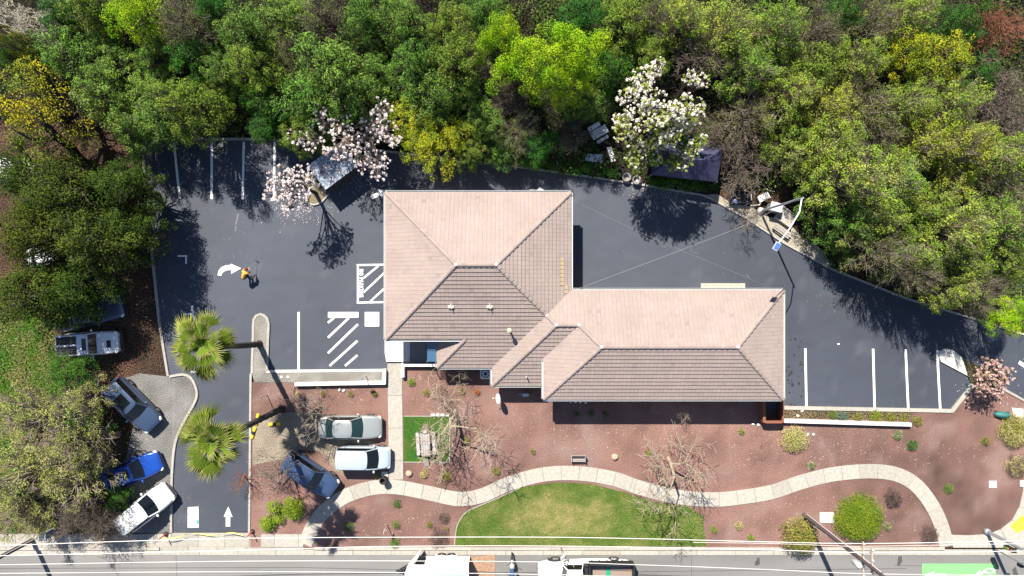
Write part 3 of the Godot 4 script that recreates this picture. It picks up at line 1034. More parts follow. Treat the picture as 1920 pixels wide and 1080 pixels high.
func office() -> void:
	var root := thing("office_building", "low office building with linked pinkish-brown tiled hip roofs", "building")
	var k := 0.52
	var e := 3.2
	# plan: rear block, front wing and the link between them; all slopes share one pitch
	var A0 := -9.29
	var A1 := 4.31
	var B0 := -7.02
	var B1 := 3.78
	var hr := e + k * 5.4
	var RW := Vector3(A0 + 5.4, hr, B0 + 5.4)
	var RE := Vector3(A1 - 5.4, hr, B0 + 5.4)
	var NW := Vector3(A0, e, B0)
	var NE := Vector3(A1, e, B0)
	var SW := Vector3(A0, e, B1)
	var C0 := -5.62
	var C1 := -1.49
	var F0 := 2.32
	var F1 := 19.92
	var Z0 := 0.16
	var Z1 := 8.16
	var wing_s := 7.32
	var V1 := Vector3(A1, e, Z0)
	var t := (B1 - Z0) * 0.5
	var J := Vector3(A1 - t, e + k * t, Z0 + t)   # the rear hip meets the valley
	var lh := J.y - k * (J.x - C1)                # low eave of porch and link
	var ridge_z := (lh - e + k * (wing_s + Z0)) / (2.0 * k)
	var lr := e + k * (ridge_z - Z0)
	var L0 := Vector3(C1 + (lr - lh) / k, lr, ridge_z)
	var L1 := Vector3(F0 + (lr - e) / k, lr, ridge_z)
	var fr := e + k * (Z1 - Z0) * 0.5
	var fz := (Z0 + Z1) * 0.5
	var FW := Vector3(F0 + (Z1 - Z0) * 0.5, fr, fz)
	var FE := Vector3(F1 - (Z1 - Z0) * 0.5, fr, fz)
	var tile := Color(0.308, 0.254, 0.236)
	var roof := Node3D.new()
	roof.name = "roof"
	root.add_child(roof)
	slope(roof, "north_slope", [NW, NE, RE, RW], tile, 0.08)
	slope(roof, "west_slope", [SW, NW, RW], tile, 0.08)
	slope(roof, "east_slope", [NE, V1, J, RE], tile, 0.08)
	var va := Vector3(C1, lh, J.z + (J.y - lh) / k)   # foot of the valley
	var zl2 := va.z
	var hip0 := Vector3(C0 + (zl2 - B1), e, B1)
	slope(roof, "south_slope", [Vector3(C0, lh, zl2), va, J, RE, RW, SW, hip0], tile, 0.08)
	slope(roof, "porch_slope", [Vector3(C0, lh, zl2), Vector3(C0, lh, B1 - 0.3), Vector3(C0 + (e - lh) / k, e, B1 - 0.3), hip0], tile, 0.08)
	slope(roof, "link_west_slope", [Vector3(C1, lh, wing_s), va, J, L0], tile, 0.08)
	var vz := ridge_z + (lr - e) / k   # the link's slope meets the front wing's eave
	slope(roof, "link_south_slope", [Vector3(C1, lh, wing_s), Vector3(F0 + 0.6, lh, wing_s), Vector3(F0 + 0.6, e, vz), Vector3(F0, e, vz), L1, L0], tile, 0.08)
	slope(roof, "front_north_slope", [V1, Vector3(F1, e, Z0), FE, FW, L1, L0, J], tile, 0.08)
	slope(roof, "front_east_slope", [Vector3(F1, e, Z0), Vector3(F1, e, Z1), FE], tile, 0.08)
	slope(roof, "front_south_slope", [Vector3(F0, e, Z1), Vector3(F1, e, Z1), FE, FW], tile, 0.08)
	slope(roof, "front_west_slope", [Vector3(F0, e, Z1), Vector3(F0, e, vz), L1, FW], tile, 0.08)
	var capc := tile
	for q in [[NW, RW], [NE, RE], [SW, RW], [RW, RE], [J, RE], [Vector3(C0, lh, zl2), hip0], [J, L0], [Vector3(C1, lh, wing_s), L0], [L0, L1], [L1, FW], [FW, FE], [Vector3(F1, e, Z0), FE], [Vector3(F1, e, Z1), FE], [Vector3(F0, e, Z1), FW]]:
		caps(roof, q[0], q[1], capc)
	for q in [RW, RE, J, L0, L1, FW, FE]:
		var mb := MB.new()
		mb.ball(q + Vector3(0, 0.08, 0), Vector3(0.13, 0.09, 0.13))
		part(roof, "mortar_cap", mb, M.pale_concrete)
	# gutters
	for q in [[NW, NE, Vector3(0, 0, -1)], [SW, NW, Vector3(-1, 0, 0)], [NE, V1 + Vector3(0, 0, -0.05), Vector3(1, 0, 0)], [SW, Vector3(C0 + 2.1, e, B1), Vector3(0, 0, 1)], [Vector3(C0, lh, zl2), va, Vector3(0, 0, 1)], [Vector3(C0, lh, B1 + 0.1), Vector3(C0, lh, zl2), Vector3(-1, 0, 0)], [va, Vector3(C1, lh, wing_s), Vector3(-1, 0, 0)], [Vector3(C1, lh, wing_s), Vector3(F0 - 0.15, lh, wing_s), Vector3(0, 0, 1)], [V1 + Vector3(0.15, 0, 0), Vector3(F1, e, Z0), Vector3(0, 0, -1)], [Vector3(F1, e, Z0), Vector3(F1, e, Z1), Vector3(1, 0, 0)], [Vector3(F0, e, Z1), Vector3(F1, e, Z1), Vector3(0, 0, 1)], [Vector3(F0, e, vz + 0.1), Vector3(F0, e, Z1), Vector3(-1, 0, 0)]]:
		var mb := MB.new()
		var o: Vector3 = q[2]
		var dn := Vector3(0, -0.02, 0)
		mb.beam(q[0] + o * 0.015 + dn + Vector3(0, -0.05, 0), q[1] + o * 0.015 + dn + Vector3(0, -0.05, 0), 0.02, 0.16)
		mb.beam(q[0] + o * 0.085 + dn + Vector3(0, -0.11, 0), q[1] + o * 0.085 + dn + Vector3(0, -0.11, 0), 0.13, 0.02)
		mb.beam(q[0] + o * 0.15 + dn + Vector3(0, -0.05, 0), q[1] + o * 0.15 + dn + Vector3(0, -0.05, 0), 0.018, 0.13)
		part(roof, "gutter", mb, M.gutter)
	# replaced tiles along the east slope
	var tan_ := mat(lin(0.4, 0.31, 0.2), 0.85)
	for j in 9:
		var z := P(1055, 486 + j * 7.6, 3.6).z
		var x := A1 - 0.65 + (0.0 if j < 7 else 0.32)
		var mb := MB.new()
		mb.box(Vector3(x, e + k * (A1 - x) + 0.075, z), Vector3(0.3, 0.02, 0.26), Basis(Vector3(0, 0, 1), -atan(k)))
		part(roof, "replaced_tile", mb, tan_)
	# vents
	var pipe := MB.new()
	var pv := P(955, 619, 4.1)
	pipe.tube([pv + Vector3(0, -0.4, 0), pv + Vector3(0, 0.32, 0)], [0.08, 0.08], 10)
	pipe.lathe(pv + Vector3(0, 0.3, 0), [Vector2(0.17, 0), Vector2(0.16, 0.08), Vector2(0.001, 0.13)])
	part(roof, "vent_pipe", pipe, mat(lin(0.62, 0.5, 0.32), 0.6))
	for q in [[845, 573, 4.7], [918, 573, 4.7]]:
		var m2 := MB.new()
		var c := P(q[0], q[1], q[2])
		c.y = hr - k * (c.z - RW.z)
		m2.beam(c + Vector3(-0.2, 0.1, 0.08), c + Vector3(0.2, 0.1, 0.08), 0.2, 0.04)
		m2.beam(c + Vector3(0.0, 0.16, -0.15), c + Vector3(0.06, 0.2, 0.25), 0.06, 0.1)
		part(roof, "small_vent", m2, mat(lin(0.5, 0.45, 0.38), 0.7))
	var p3 := P(987, 706, 2.6)
	p3.y = lh + k * (wing_s - p3.z)
	var m3 := MB.new()
	m3.tube([p3, p3 + Vector3(0, 0.45, 0)], [0.045, 0.045], 8)
	part(roof, "vent_pipe", m3, M.gutter)
	# walls
	for w in [["rear_wall", A0 + 0.6, B0 + 0.6, A1 - 0.6, B1 - 0.6, e - 0.1], ["porch_wall", C0 + 1.3, B1 - 0.6, C1 + 0.4, zl2 - 0.7, lh - 0.03], ["link_wall", C1 + 0.6, 3.0, F0 + 0.7, wing_s - 0.7, lh - 0.03], ["front_wall", F0 + 0.6, Z0 + 0.5, F1 - 0.6, Z1 - 0.6, e - 0.1]]:
		var wall := Node3D.new()
		wall.name = w[0]
		root.add_child(wall)
		var mb := MB.new()
		mb.prism(PackedVector2Array([Vector2(w[1], w[2]), Vector2(w[3], w[2]), Vector2(w[3], w[4]), Vector2(w[1], w[4])]), -0.05, w[5])
		part(wall, "stucco", mb, M.stucco)
		# soffit boards close the eaves
		for s in [-1.0, 1.0]:
			var n := int((w[3] - w[1]) / 3.2)
			for i in n:
				if w[0] == "rear_wall" and s > 0 and i > 0: continue
				if w[0] == "porch_wall" or (w[0] == "link_wall" and s < 0): continue
				var x: float = lerpf(w[1], w[3], (i + 0.5) / n)
				var z: float = (w[4] if s > 0 else w[2]) + s * 0.02
				var f := MB.new()
				for b in [[-0.65, 0.0, 0.08, 1.3], [0.65, 0.0, 0.08, 1.3], [0.0, -0.61, 1.38, 0.08], [0.0, 0.61, 1.38, 0.08]]:
					f.box(Vector3(x + b[0], 1.3 + b[1], z), Vector3(b[2], b[3], 0.07))
				part(wall, "window_frame", f, M.white)
				var pane := MB.new()
				pane.box(Vector3(x, 1.3, z), Vector3(1.22, 1.14, 0.03))
				part(wall, "window_pane", pane, M.glass)
	var soff := MB.new()
	for r in [[A0, B0, A1, B1], [F0 + 0.02, Z0, F1, Z1]]:
		soff.prism(PackedVector2Array([Vector2(r[0] + 0.02, r[1] + 0.02), Vector2(r[2] - 0.02, r[1] + 0.02), Vector2(r[2] - 0.02, r[3] - 0.02), Vector2(r[0] + 0.02, r[3] - 0.02)]), e - 0.14 - (0.01 if r[0] > 0 else 0.0), e - 0.05 - (0.01 if r[0] > 0 else 0.0))
	part(root, "soffit", soff, M.stucco)
	# entrance: pale landing, porch floor and two glass roof panes
	var ent := Node3D.new()
	ent.name = "entrance"
	root.add_child(ent)
	shape(ent, "landing", [[722, 630], [769, 630], [769, 678], [725, 678], [722, 660]], M.pale_concrete, -0.05, 0.16)
	shape(ent, "porch_floor", [[769.5, 630], [818, 630], [818, 678], [769.5, 678]], mat(lin(0.16, 0.165, 0.17), 0.7), -0.05, 0.158)  # concrete given a dark grey: the eave's shade is painted into its colour
	var gm := mat(Color(0.28, 0.42, 0.55, 0.7), 0.05)
	gm.transparency = BaseMaterial3D.TRANSPARENCY_ALPHA
	for q in [[637, 657], [658, 678]]:
		var mb := MB.new()
		var a := P(801, q[0], 2.3)
		var b := P(817, q[1], 2.3)
		mb.prism(PackedVector2Array([Vector2(a.x, a.z), Vector2(b.x, a.z), Vector2(b.x, b.z), Vector2(a.x, b.z)]), 2.28, 2.3)
		part(ent, "glass_pane", mb, gm)
	for q in [[801, 636], [801, 678], [817, 678]]:
		var mb := MB.new()
		var a := P(q[0], q[1], 2.25)
		mb.box(Vector3(a.x, 1.12, a.z), Vector3(0.06, 2.3, 0.06))
		part(ent, "post", mb, M.steel)
	var low := MB.new()
	low.prism(G([[754, 680], [818, 680], [818, 686], [760, 686], [760, 706], [754, 706]]), -0.05, 0.55)
	part(ent, "parapet", low, M.white_wall)


func wall_thing(called: String, label: String, pts: Array, width: float, top: float, m: Material) -> void:
	var r := ribbon(G(pts), width * 0.5)
	var poly: PackedVector2Array = r[0].duplicate()
	var bk: PackedVector2Array = r[1].duplicate()
	bk.reverse()
	poly.append_array(bk)
	var t := thing(called, label, "wall")
	var mb := MB.new()
	mb.prism(poly, -0.05, top - 0.06)
	part(t, "wall_core", mb, m)
	var cp := MB.new()
	cp.prism(Geometry2D.offset_polygon(poly, 0.02)[0], top - 0.06, top)
	part(t, "coping", cp, m)


# ---------------------------------------------------------------- sheds, tent and yard things

func outbuildings() -> void:
	wall_thing("low_wall", "low white wall below the accessible stall, turning up at the path", [[556, 719], [722, 716], [722.5, 691]], 0.24, 0.5, M.white_wall)
	wall_thing("low_wall", "low white wall below the sunny stalls, in front of the plants", [[1466, 787], [1702, 794]], 0.24, 0.5, M.white_wall)
	# shed with a corrugated roof
	var s := thing("shed", "small shed with a pale corrugated metal roof under the blossom tree", "shed")
	var c := [P(577, 311, 2.3), P(610, 356, 1.95), P(672, 310, 1.95), P(639, 265, 2.3)]
	var U: Vector3 = c[3] - c[0]
	var V: Vector3 = c[1] - c[0]
	var N := V.cross(U).normalized()
	if N.y < 0: N = -N
	var ro := MB.new()
	var rows := []
	for i in 41:
		var row := []
		var f := i / 40.0
		for g in [0.0, 0.5, 1.0]:
			row.append(c[0] + U * f + V * g + N * (0.03 * sin(i * PI * 0.5)))
		rows.append(row)
	ro.grid(rows)
	var rm := ground_mat(noise_tex(0.02, [[0.3, Color(0.5, 0.55, 0.62)], [0.5, Color(0.72, 0.78, 0.85)], [0.62, Color(0.8, 0.86, 0.92)], [0.7, Color(0.5, 0.38, 0.33)]], 51, 256, FastNoiseLite.TYPE_SIMPLEX, 5), 3.0, 0.55)
	rm.albedo_color = lin(0.7, 0.72, 0.74)
	part(s, "roof", ro, rm)
	var wd := mat(lin(0.045, 0.043, 0.045), 0.8)
	for q in [[0, 1], [1, 2], [2, 3], [3, 0]]:
		var mid: Vector3 = (c[0] + c[1] + c[2] + c[3]) / 4.0
		var a: Vector3 = c[q[0]].lerp(mid, 0.05)
		var b: Vector3 = c[q[1]].lerp(mid, 0.05)
		var n := 7
		for i in n:
			var mb := MB.new()
			var p := a.lerp(b, (i + 0.05) / n)
			var r := a.lerp(b, (i + 0.95) / n)
			var d := (r - p)
			d.y = 0
			var o := d.normalized().cross(Vector3.UP) * 0.02
			mb.quad(Vector3(p.x, 0, p.z) + o, Vector3(r.x, 0, r.z) + o, r + o - Vector3(0, 0.05, 0), p + o - Vector3(0, 0.05, 0))
			mb.quad(Vector3(p.x, 0, p.z) - o, Vector3(r.x, 0, r.z) - o, r - o - Vector3(0, 0.05, 0), p - o - Vector3(0, 0.05, 0))
			mb.quad(Vector3(p.x, 0, p.z) + o, Vector3(p.x, 0, p.z) - o, p - o - Vector3(0, 0.05, 0), p + o - Vector3(0, 0.05, 0))
			part(s, "wall_board", mb, wd)
	var pad := thing("shed_pad", "sandy rounded kerbed bed beside the shed", "planter")
	shape(pad, "soil", [[578, 318], [598, 345], [612, 366], [603, 378], [590, 383], [580, 381], [575, 372], [576, 340]], M.gravel, -0.05, 0.1, Color(0.36, 0.3, 0.2))
	kerb("bed_kerb", "rounded kerb of the sandy bed by the shed", [[577, 318], [575, 345], [575, 372], [580, 382], [590, 384], [603, 379], [614, 367]], 0.14, 0.13, true)
	# canopy tent
	var t := thing("canopy_tent", "dark navy canopy tent beside the white blossom tree", "tent")
	var e := [P(1228, 268, 2.0), P(1357, 275, 2.0), P(1345, 341, 2.0), P(1222, 327, 2.0)]
	var r0 := P(1264, 298, 3.2)
	var r1 := P(1326, 300, 3.2)
	var cm := mat(lin(0.036, 0.038, 0.09), 0.7)
	for q in [[e[0], e[1], r1, r0], [e[1], e[2], r1], [e[2], e[3], r0, r1], [e[3], e[0], r0]]:
		var mb := MB.new()
		var n := 8
		for i in n:
			var a: Vector3 = q[0].lerp(q[1], float(i) / n)
			var b: Vector3 = q[0].lerp(q[1], float(i + 1) / n)
			var ta: Vector3 = q[2] if q.size() == 3 else q[3].lerp(q[2], float(i) / n)
			var tb: Vector3 = q[2] if q.size() == 3 else q[3].lerp(q[2], float(i + 1) / n)
			var sa := Vector3(0, -0.1 * sin(PI * i / n), 0)
			var sb := Vector3(0, -0.1 * sin(PI * (i + 1) / n), 0)
			var ma := a.lerp(ta, 0.5) + Vector3(0, -0.06 + 0.04 * (i % 2), 0)
			var mb_ := b.lerp(tb, 0.5) + Vector3(0, -0.06 + 0.04 * ((i + 1) % 2), 0)
			mb.quad(a + sa, b + sb, mb_, ma, Vector3.UP)
			mb.quad(ma, mb_, tb, ta, Vector3.UP)
			mb.quad(a + sa, b + sb, b + sb - Vector3(0, 0.18, 0), a + sa - Vector3(0, 0.18, 0))
		part(t, "canopy_panel", mb, cm)
	for q in e:
		var mb := MB.new()
		mb.tube([Vector3(q.x, 0, q.z), q], [0.025, 0.025], 6)
		part(t, "leg", mb, M.steel)
	# planters, sheets and boards at the wood's edge
	var lab := ["dark round planter pot at the wood's edge, first of three", "grey round concrete planter pot, middle one of three", "grey round concrete planter pot holding a pale stone"]
	var i := 0
	for q in [[1160, 325, 0.3, 0.03], [1173, 334, 0.33, 0.2], [1192, 339, 0.33, 0.26]]:
		var o := thing("planter_pot", lab[i], "planter", P(q[0], q[1]), 0, "round planter pots by the lot")
		var mb := MB.new()
		mb.lathe(Vector3.ZERO, [Vector2(0.001, 0), Vector2(q[2] * 0.8, 0), Vector2(q[2], 0.45), Vector2(q[2] * 1.03, 0.5), Vector2(q[2] * 0.7, 0.5), Vector2(q[2] * 0.66, 0.25), Vector2(0.001, 0.25)], 18)
		part(o, "pot", mb, mat(lin(q[3], q[3] * 0.97, q[3] * 0.93), 0.9))
		if i == 2:
			var st := MB.new()
			st.ball(Vector3(0.05, 0.4, 0.1), Vector3(0.13, 0.12, 0.14))
			part(o, "stone", st, M.pale_concrete)
		i += 1
	var bd := [["stacked_board", "upper white board of the small stack in the wood", [1103, 244], [1124, 231], 0.35, 0.9], ["stacked_board", "middle white board, mossy, of the small stack in the wood", [1109, 256], [1138, 240], 0.65, 0.7], ["stacked_board", "lower white board of the small stack in the wood", [1120, 267], [1140, 255], 0.25, 0.5], ["white_plank", "white plank lying below the stacked boards", [1142, 276], [1150, 303], 0.35, 0.45]]
	for b in bd:
		var o := thing(b[0], b[1], "board")
		var mb := MB.new()
		var p := P(b[2][0], b[2][1], b[5])
		var r := P(b[3][0], b[3][1], b[5] + 0.1)
		mb.beam(p, r, b[4], 0.05)
		mb.beam(p + Vector3(0, 0.045, 0), r + Vector3(0, 0.045, 0), b[4] * 0.6, 0.03)
		part(o, "board", mb, M.white)
		var lg := MB.new()
		lg.tube([Vector3(p.x, 0, p.z), p], [0.04, 0.04], 5)
		lg.tube([Vector3(r.x, 0, r.z), r], [0.04, 0.04], 5)
		part(o, "prop", lg, M.wood)
	var cs := thing("corrugated_sheet", "pale blue corrugated metal sheet at the hedge", "metal sheet")
	var cb := MB.new()
	rows = []
	for k in 33:
		var f := k / 32.0
		var a := P(1097 + 33 * f, 288 + 2 * f, 0.9)
		var b := P(1097 + 33 * f, 301 + 4 * f, 0.7)
		var w := Vector3(0, 0.025 * sin(k * PI * 0.5), 0)
		rows.append([a + w, a.lerp(b, 0.5) + w, b + w])
	cb.grid(rows)
	part(cs, "sheet", cb, mat(lin(0.42, 0.5, 0.58), 0.5))
	var pr := MB.new()
	for q in [[1099, 290, 0.85], [1128, 291, 0.85], [1099, 301, 0.68], [1128, 303, 0.68]]:
		pr.tube([P(q[0], q[1]) * Vector3(1, 0, 1), P(q[0], q[1], q[2])], [0.03, 0.03], 5)
	part(cs, "prop", pr, M.wood)
	yard()
	# carport bar glimpsed above the shaded stalls
	var bar_ := thing("rail", "thin pale rail on posts above the shaded stalls", "rail")
	var rb := MB.new()
	rb.beam(P(345, 233, 1.0), P(412, 234, 1.0), 0.12, 0.08)
	part(bar_, "bar", rb, M.gutter)
	for x in [346, 378, 411]:
		var pb := MB.new()
		var a := P(x, 233.5, 1.0)
		pb.tube([Vector3(a.x, 0, a.z), a - Vector3(0, 0.05, 0)], [0.04, 0.04], 6)
		part(bar_, "post", pb, M.gutter)


func yard() -> void:
	# the concrete strip with stored things by the street lamp
	var pad := setting("yard_pad", "sandy concrete strip with stored things by the lamp")
	for q in [[[1316, 366], [1345, 364], [1372, 382], [1384, 401]], [[1372.4, 382], [1410, 388], [1432, 404], [1430, 426], [1384.5, 401]], [[1432.4, 404], [1475, 416], [1500, 440], [1478, 459], [1430.4, 426]], [[1500.4, 440], [1540, 468], [1560, 496], [1556, 503], [1478.4, 459]]]:
		shape(pad, "slab", q, M.concrete, -0.08, 0.05, Color(0.86, 0.82, 0.74) * R(0.9, 1.0))
	var cart := thing("black_cart", "black flat cart stacked with dark crates by the lot", "cart", P(1386, 371), -0.1)
	for k in 3:
		for j in 2:
			var mb := MB.new()
			for b in [[0, -0.21, 0.44, 0.03], [0, 0.21, 0.44, 0.03], [-0.21, 0, 0.03, 0.4], [0.21, 0, 0.03, 0.4]]:
				mb.box(Vector3(-0.5 + k * 0.48 + b[0], 0.45, -0.24 + j * 0.48 + b[1]), Vector3(b[2], 0.3, b[3]))
			mb.box(Vector3(-0.5 + k * 0.48, 0.31, -0.24 + j * 0.48), Vector3(0.42, 0.03, 0.42))
			part(cart, "crate", mb, mat(lin(0.03, 0.03, 0.036), 0.5))
	var bed := MB.new()
	bed.box(Vector3(-0.02, 0.25, 0), Vector3(1.6, 0.06, 1.05))
	part(cart, "deck", bed, M.dark)
	for s in [[-0.6, -0.4], [0.55, -0.4], [-0.6, 0.4], [0.55, 0.4]]:
		var mb := MB.new()
		mb.lathe(Vector3(s[0], 0.11, s[1]), [Vector2(0.001, -0.03), Vector2(0.11, -0.03), Vector2(0.11, 0.03), Vector2(0.001, 0.03)], 10, Basis(Vector3.RIGHT, PI / 2))
		part(cart, "wheel", mb, M.rubber)
	for a in [[-0.8, 0.6], [-0.3, 0.55], [0.35, 0.6], [0.85, 0.5]]:
		var mb := MB.new()
		mb.tube([Vector3(a[0], 0.28, -0.5), Vector3(a[0], 0.95, -0.45), Vector3(a[0] + 0.03, 0.95, a[1]), Vector3(a[0], 0.28, a[1])], [0.014, 0.014, 0.014, 0.014], 5)
		part(cart, "hoop", mb, M.gutter)
	var drum := thing("blue_barrel", "small blue-lidded barrel beside the black cart", "barrel", P(1374, 379))
	var dm := MB.new()
	dm.lathe(Vector3.ZERO, [Vector2(0.001, 0), Vector2(0.2, 0), Vector2(0.22, 0.3), Vector2(0.2, 0.62), Vector2(0.16, 0.66)], 16)
	part(drum, "drum", dm, M.dark)
	var dl := MB.new()
	dl.lathe(Vector3(0, 0.64, 0), [Vector2(0.17, 0), Vector2(0.17, 0.05), Vector2(0.001, 0.08)], 16)
	part(drum, "lid", dl, mat(lin(0.25, 0.32, 0.55), 0.5))
	var ch := thing("folding_chair", "folded white and grey garden chair among the stored things", "chair", P(1424, 373), 0.5)
	for b in [["seat", Vector3(0, 0.42, 0), Vector3(0.5, 0.05, 0.5), 0.1], ["backrest", Vector3(0.32, 0.7, 0), Vector3(0.06, 0.6, 0.5), -0.35]]:
		var mb := MB.new()
		mb.box(b[1], b[2], Basis(Vector3(0, 0, 1), b[3]))
		part(ch, b[0], mb, M.white)
	for s in [[-0.22, -0.22], [0.22, -0.22], [-0.22, 0.22], [0.22, 0.22]]:
		var mb := MB.new()
		mb.tube([Vector3(s[0] * 1.2, 0, s[1]), Vector3(s[0], 0.42, s[1])], [0.018, 0.018], 5)
		part(ch, "leg", mb, M.steel)
	var cab := thing("grey_cabinet", "grey metal cabinet standing behind the street lamp", "cabinet", P(1446, 391), -0.25)
	var cbm := MB.new()
	cbm.box(Vector3(0, 0.55, 0), Vector3(0.85, 1.0, 0.6))
	part(cab, "case", cbm, M.steel)
	var cbt := MB.new()
	cbt.box(Vector3(0, 1.08, 0), Vector3(0.92, 0.05, 0.68))
	part(cab, "top", cbt, M.gutter)
	var cbd := MB.new()
	cbd.box(Vector3(0, 0.55, 0.31), Vector3(0.76, 0.9, 0.02))
	var door := part(cab, "door", cbd, M.steel)
	var hd := MB.new()
	hd.box(Vector3(0.28, 0.6, 0.335), Vector3(0.03, 0.14, 0.03))
	part(door, "handle", hd, M.dark)
	# concrete platform and bench under the lamp arm
	var pl := thing("concrete_platform", "pale grey concrete platform with a raised rim under the lamp arm", "platform", P(1472, 408), -0.62)
	var pm := MB.new()
	pm.box(Vector3(0, 0.15, 0), Vector3(1.5, 0.3, 1.1))
	part(pl, "platform_top", pm, M.kerb)
	for s in [-1.0, 1.0]:
		var rm := MB.new()
		rm.box(Vector3(0, 0.36, s * 0.5), Vector3(1.5, 0.12, 0.1))
		part(pl, "rim", rm, M.concrete)
	var be := thing("slatted_bench", "low grey slatted bench at the edge of the lot under the lamp", "bench", P(1462, 434), -0.62)
	for k in 3:
		var mb := MB.new()
		mb.box(Vector3(0, 0.42, -0.16 + 0.16 * k), Vector3(1.5, 0.05, 0.12))
		part(be, "slat", mb, M.wood)
	for s in [-0.6, 0.6]:
		var mb := MB.new()
		mb.box(Vector3(s, 0.2, 0), Vector3(0.08, 0.4, 0.42))
		part(be, "leg", mb, M.wood)
	# driftwood logs
	var k2 := 0
	var names := ["pale bent branch lying across the stored things", "short pale log on the sandy strip beside the cart", "grey fallen branch at the foot of the wood"]
	for q in [[[1396, 357], [1408, 364], [1409, 376]], [[1407, 386], [1424, 384], [1434, 366]], [[1427, 342], [1440, 357], [1452, 359]]]:
		var o := thing("fallen_branch", names[k2], "branch", Vector3.ZERO, 0, "fallen branches by the yard")
		var mb := MB.new()
		mb.tube([P(q[0][0], q[0][1], 0.12), P(q[1][0], q[1][1], 0.3), P(q[2][0], q[2][1], 0.14)], [0.05, 0.06, 0.03], 6)
		part(o, "log", mb, M.dead_bark)
		k2 += 1
	# street lamp: tall pole, long arm over the lot
	var lamp := thing("street_lamp", "tall galvanised street lamp with a long curved arm over the lot", "street lamp")
	var foot := P(1425, 396)
	var tip := P(1505, 368, 8.0)
	var pb := MB.new()
	pb.tube([foot, foot + Vector3(0, 4, 0), Vector3(foot.x, 8.0, foot.z)], [0.095, 0.08, 0.065], 10)
	part(lamp, "pole", pb, M.steel)
	var bs := MB.new()
	bs.lathe(foot, [Vector2(0.001, 0), Vector2(0.28, 0), Vector2(0.28, 0.22), Vector2(0.14, 0.26), Vector2(0.13, 0.5), Vector2(0.001, 0.5)], 14)
	part(lamp, "base", bs, M.pale_concrete)
	var top := Vector3(foot.x, 8.0, foot.z)
	var hd2 := P(1460, 456, 8.5)
	var arm := MB.new()
	arm.tube([top + Vector3(0, -0.2, 0), top.lerp(hd2, 0.3) + Vector3(0.12, 0.3, 0.06), top.lerp(hd2, 0.65) + Vector3(0.1, 0.25, 0.05), hd2], [0.05, 0.046, 0.042, 0.034], 8)
	part(lamp, "arm", arm, M.white)
	var dr := (hd2 - top).normalized()
	var yaw := atan2(dr.x, dr.z)
	var hm := MB.new()
	hm.box(Vector3.ZERO, Vector3(0.36, 0.1, 0.56))
	part(lamp, "lamp_head", hm, M.gutter, Transform3D(Basis(Vector3.UP, yaw), hd2 + Vector3(dr.x, 0, dr.z) * 0.25))
	var pn := MB.new()
	pn.box(Vector3(0, 0.06, 0), Vector3(0.3, 0.02, 0.48))
	part(lamp, "solar_panel", pn, mat(lin(0.06, 0.14, 0.38), 0.25), Transform3D(Basis(Vector3.UP, yaw), hd2 + Vector3(dr.x, 0, dr.z) * 0.25))


# ---------------------------------------------------------------- trees

const ORD := ["first", "second", "third", "fourth", "fifth", "sixth", "seventh", "eighth", "ninth", "tenth", "eleventh", "twelfth", "thirteenth", "fourteenth", "fifteenth", "sixteenth", "seventeenth", "eighteenth", "nineteenth", "twentieth", "twenty-first", "twenty-second", "twenty-third", "twenty-fourth", "twenty-fifth"]
const KINDS := {
	"A": ["leafy_tree", "mid-green leafy tree"], "B": ["spring_tree", "yellow-green spring tree"], "C": ["lime_tree", "vivid lime-green tree"], "D": ["yellow_tree", "yellow flowering tree"],
	"E": ["acacia_tree", "golden-tipped olive tree"], "F": ["oak_tree", "dark green oak"], "G": ["evergreen_tree", "deep green tree"], "T": ["thin_tree", "thinly leaved grey-twigged tree"],
	"N": ["bare_tree", "leafless grey-brown tree"], "Z": ["dead_tree", "dead whitish tree"], "O": ["rusty_tree", "rust-brown bare tree"], "S": ["sycamore_tree", "olive-yellow leafing tree"]}
var kinds := {}


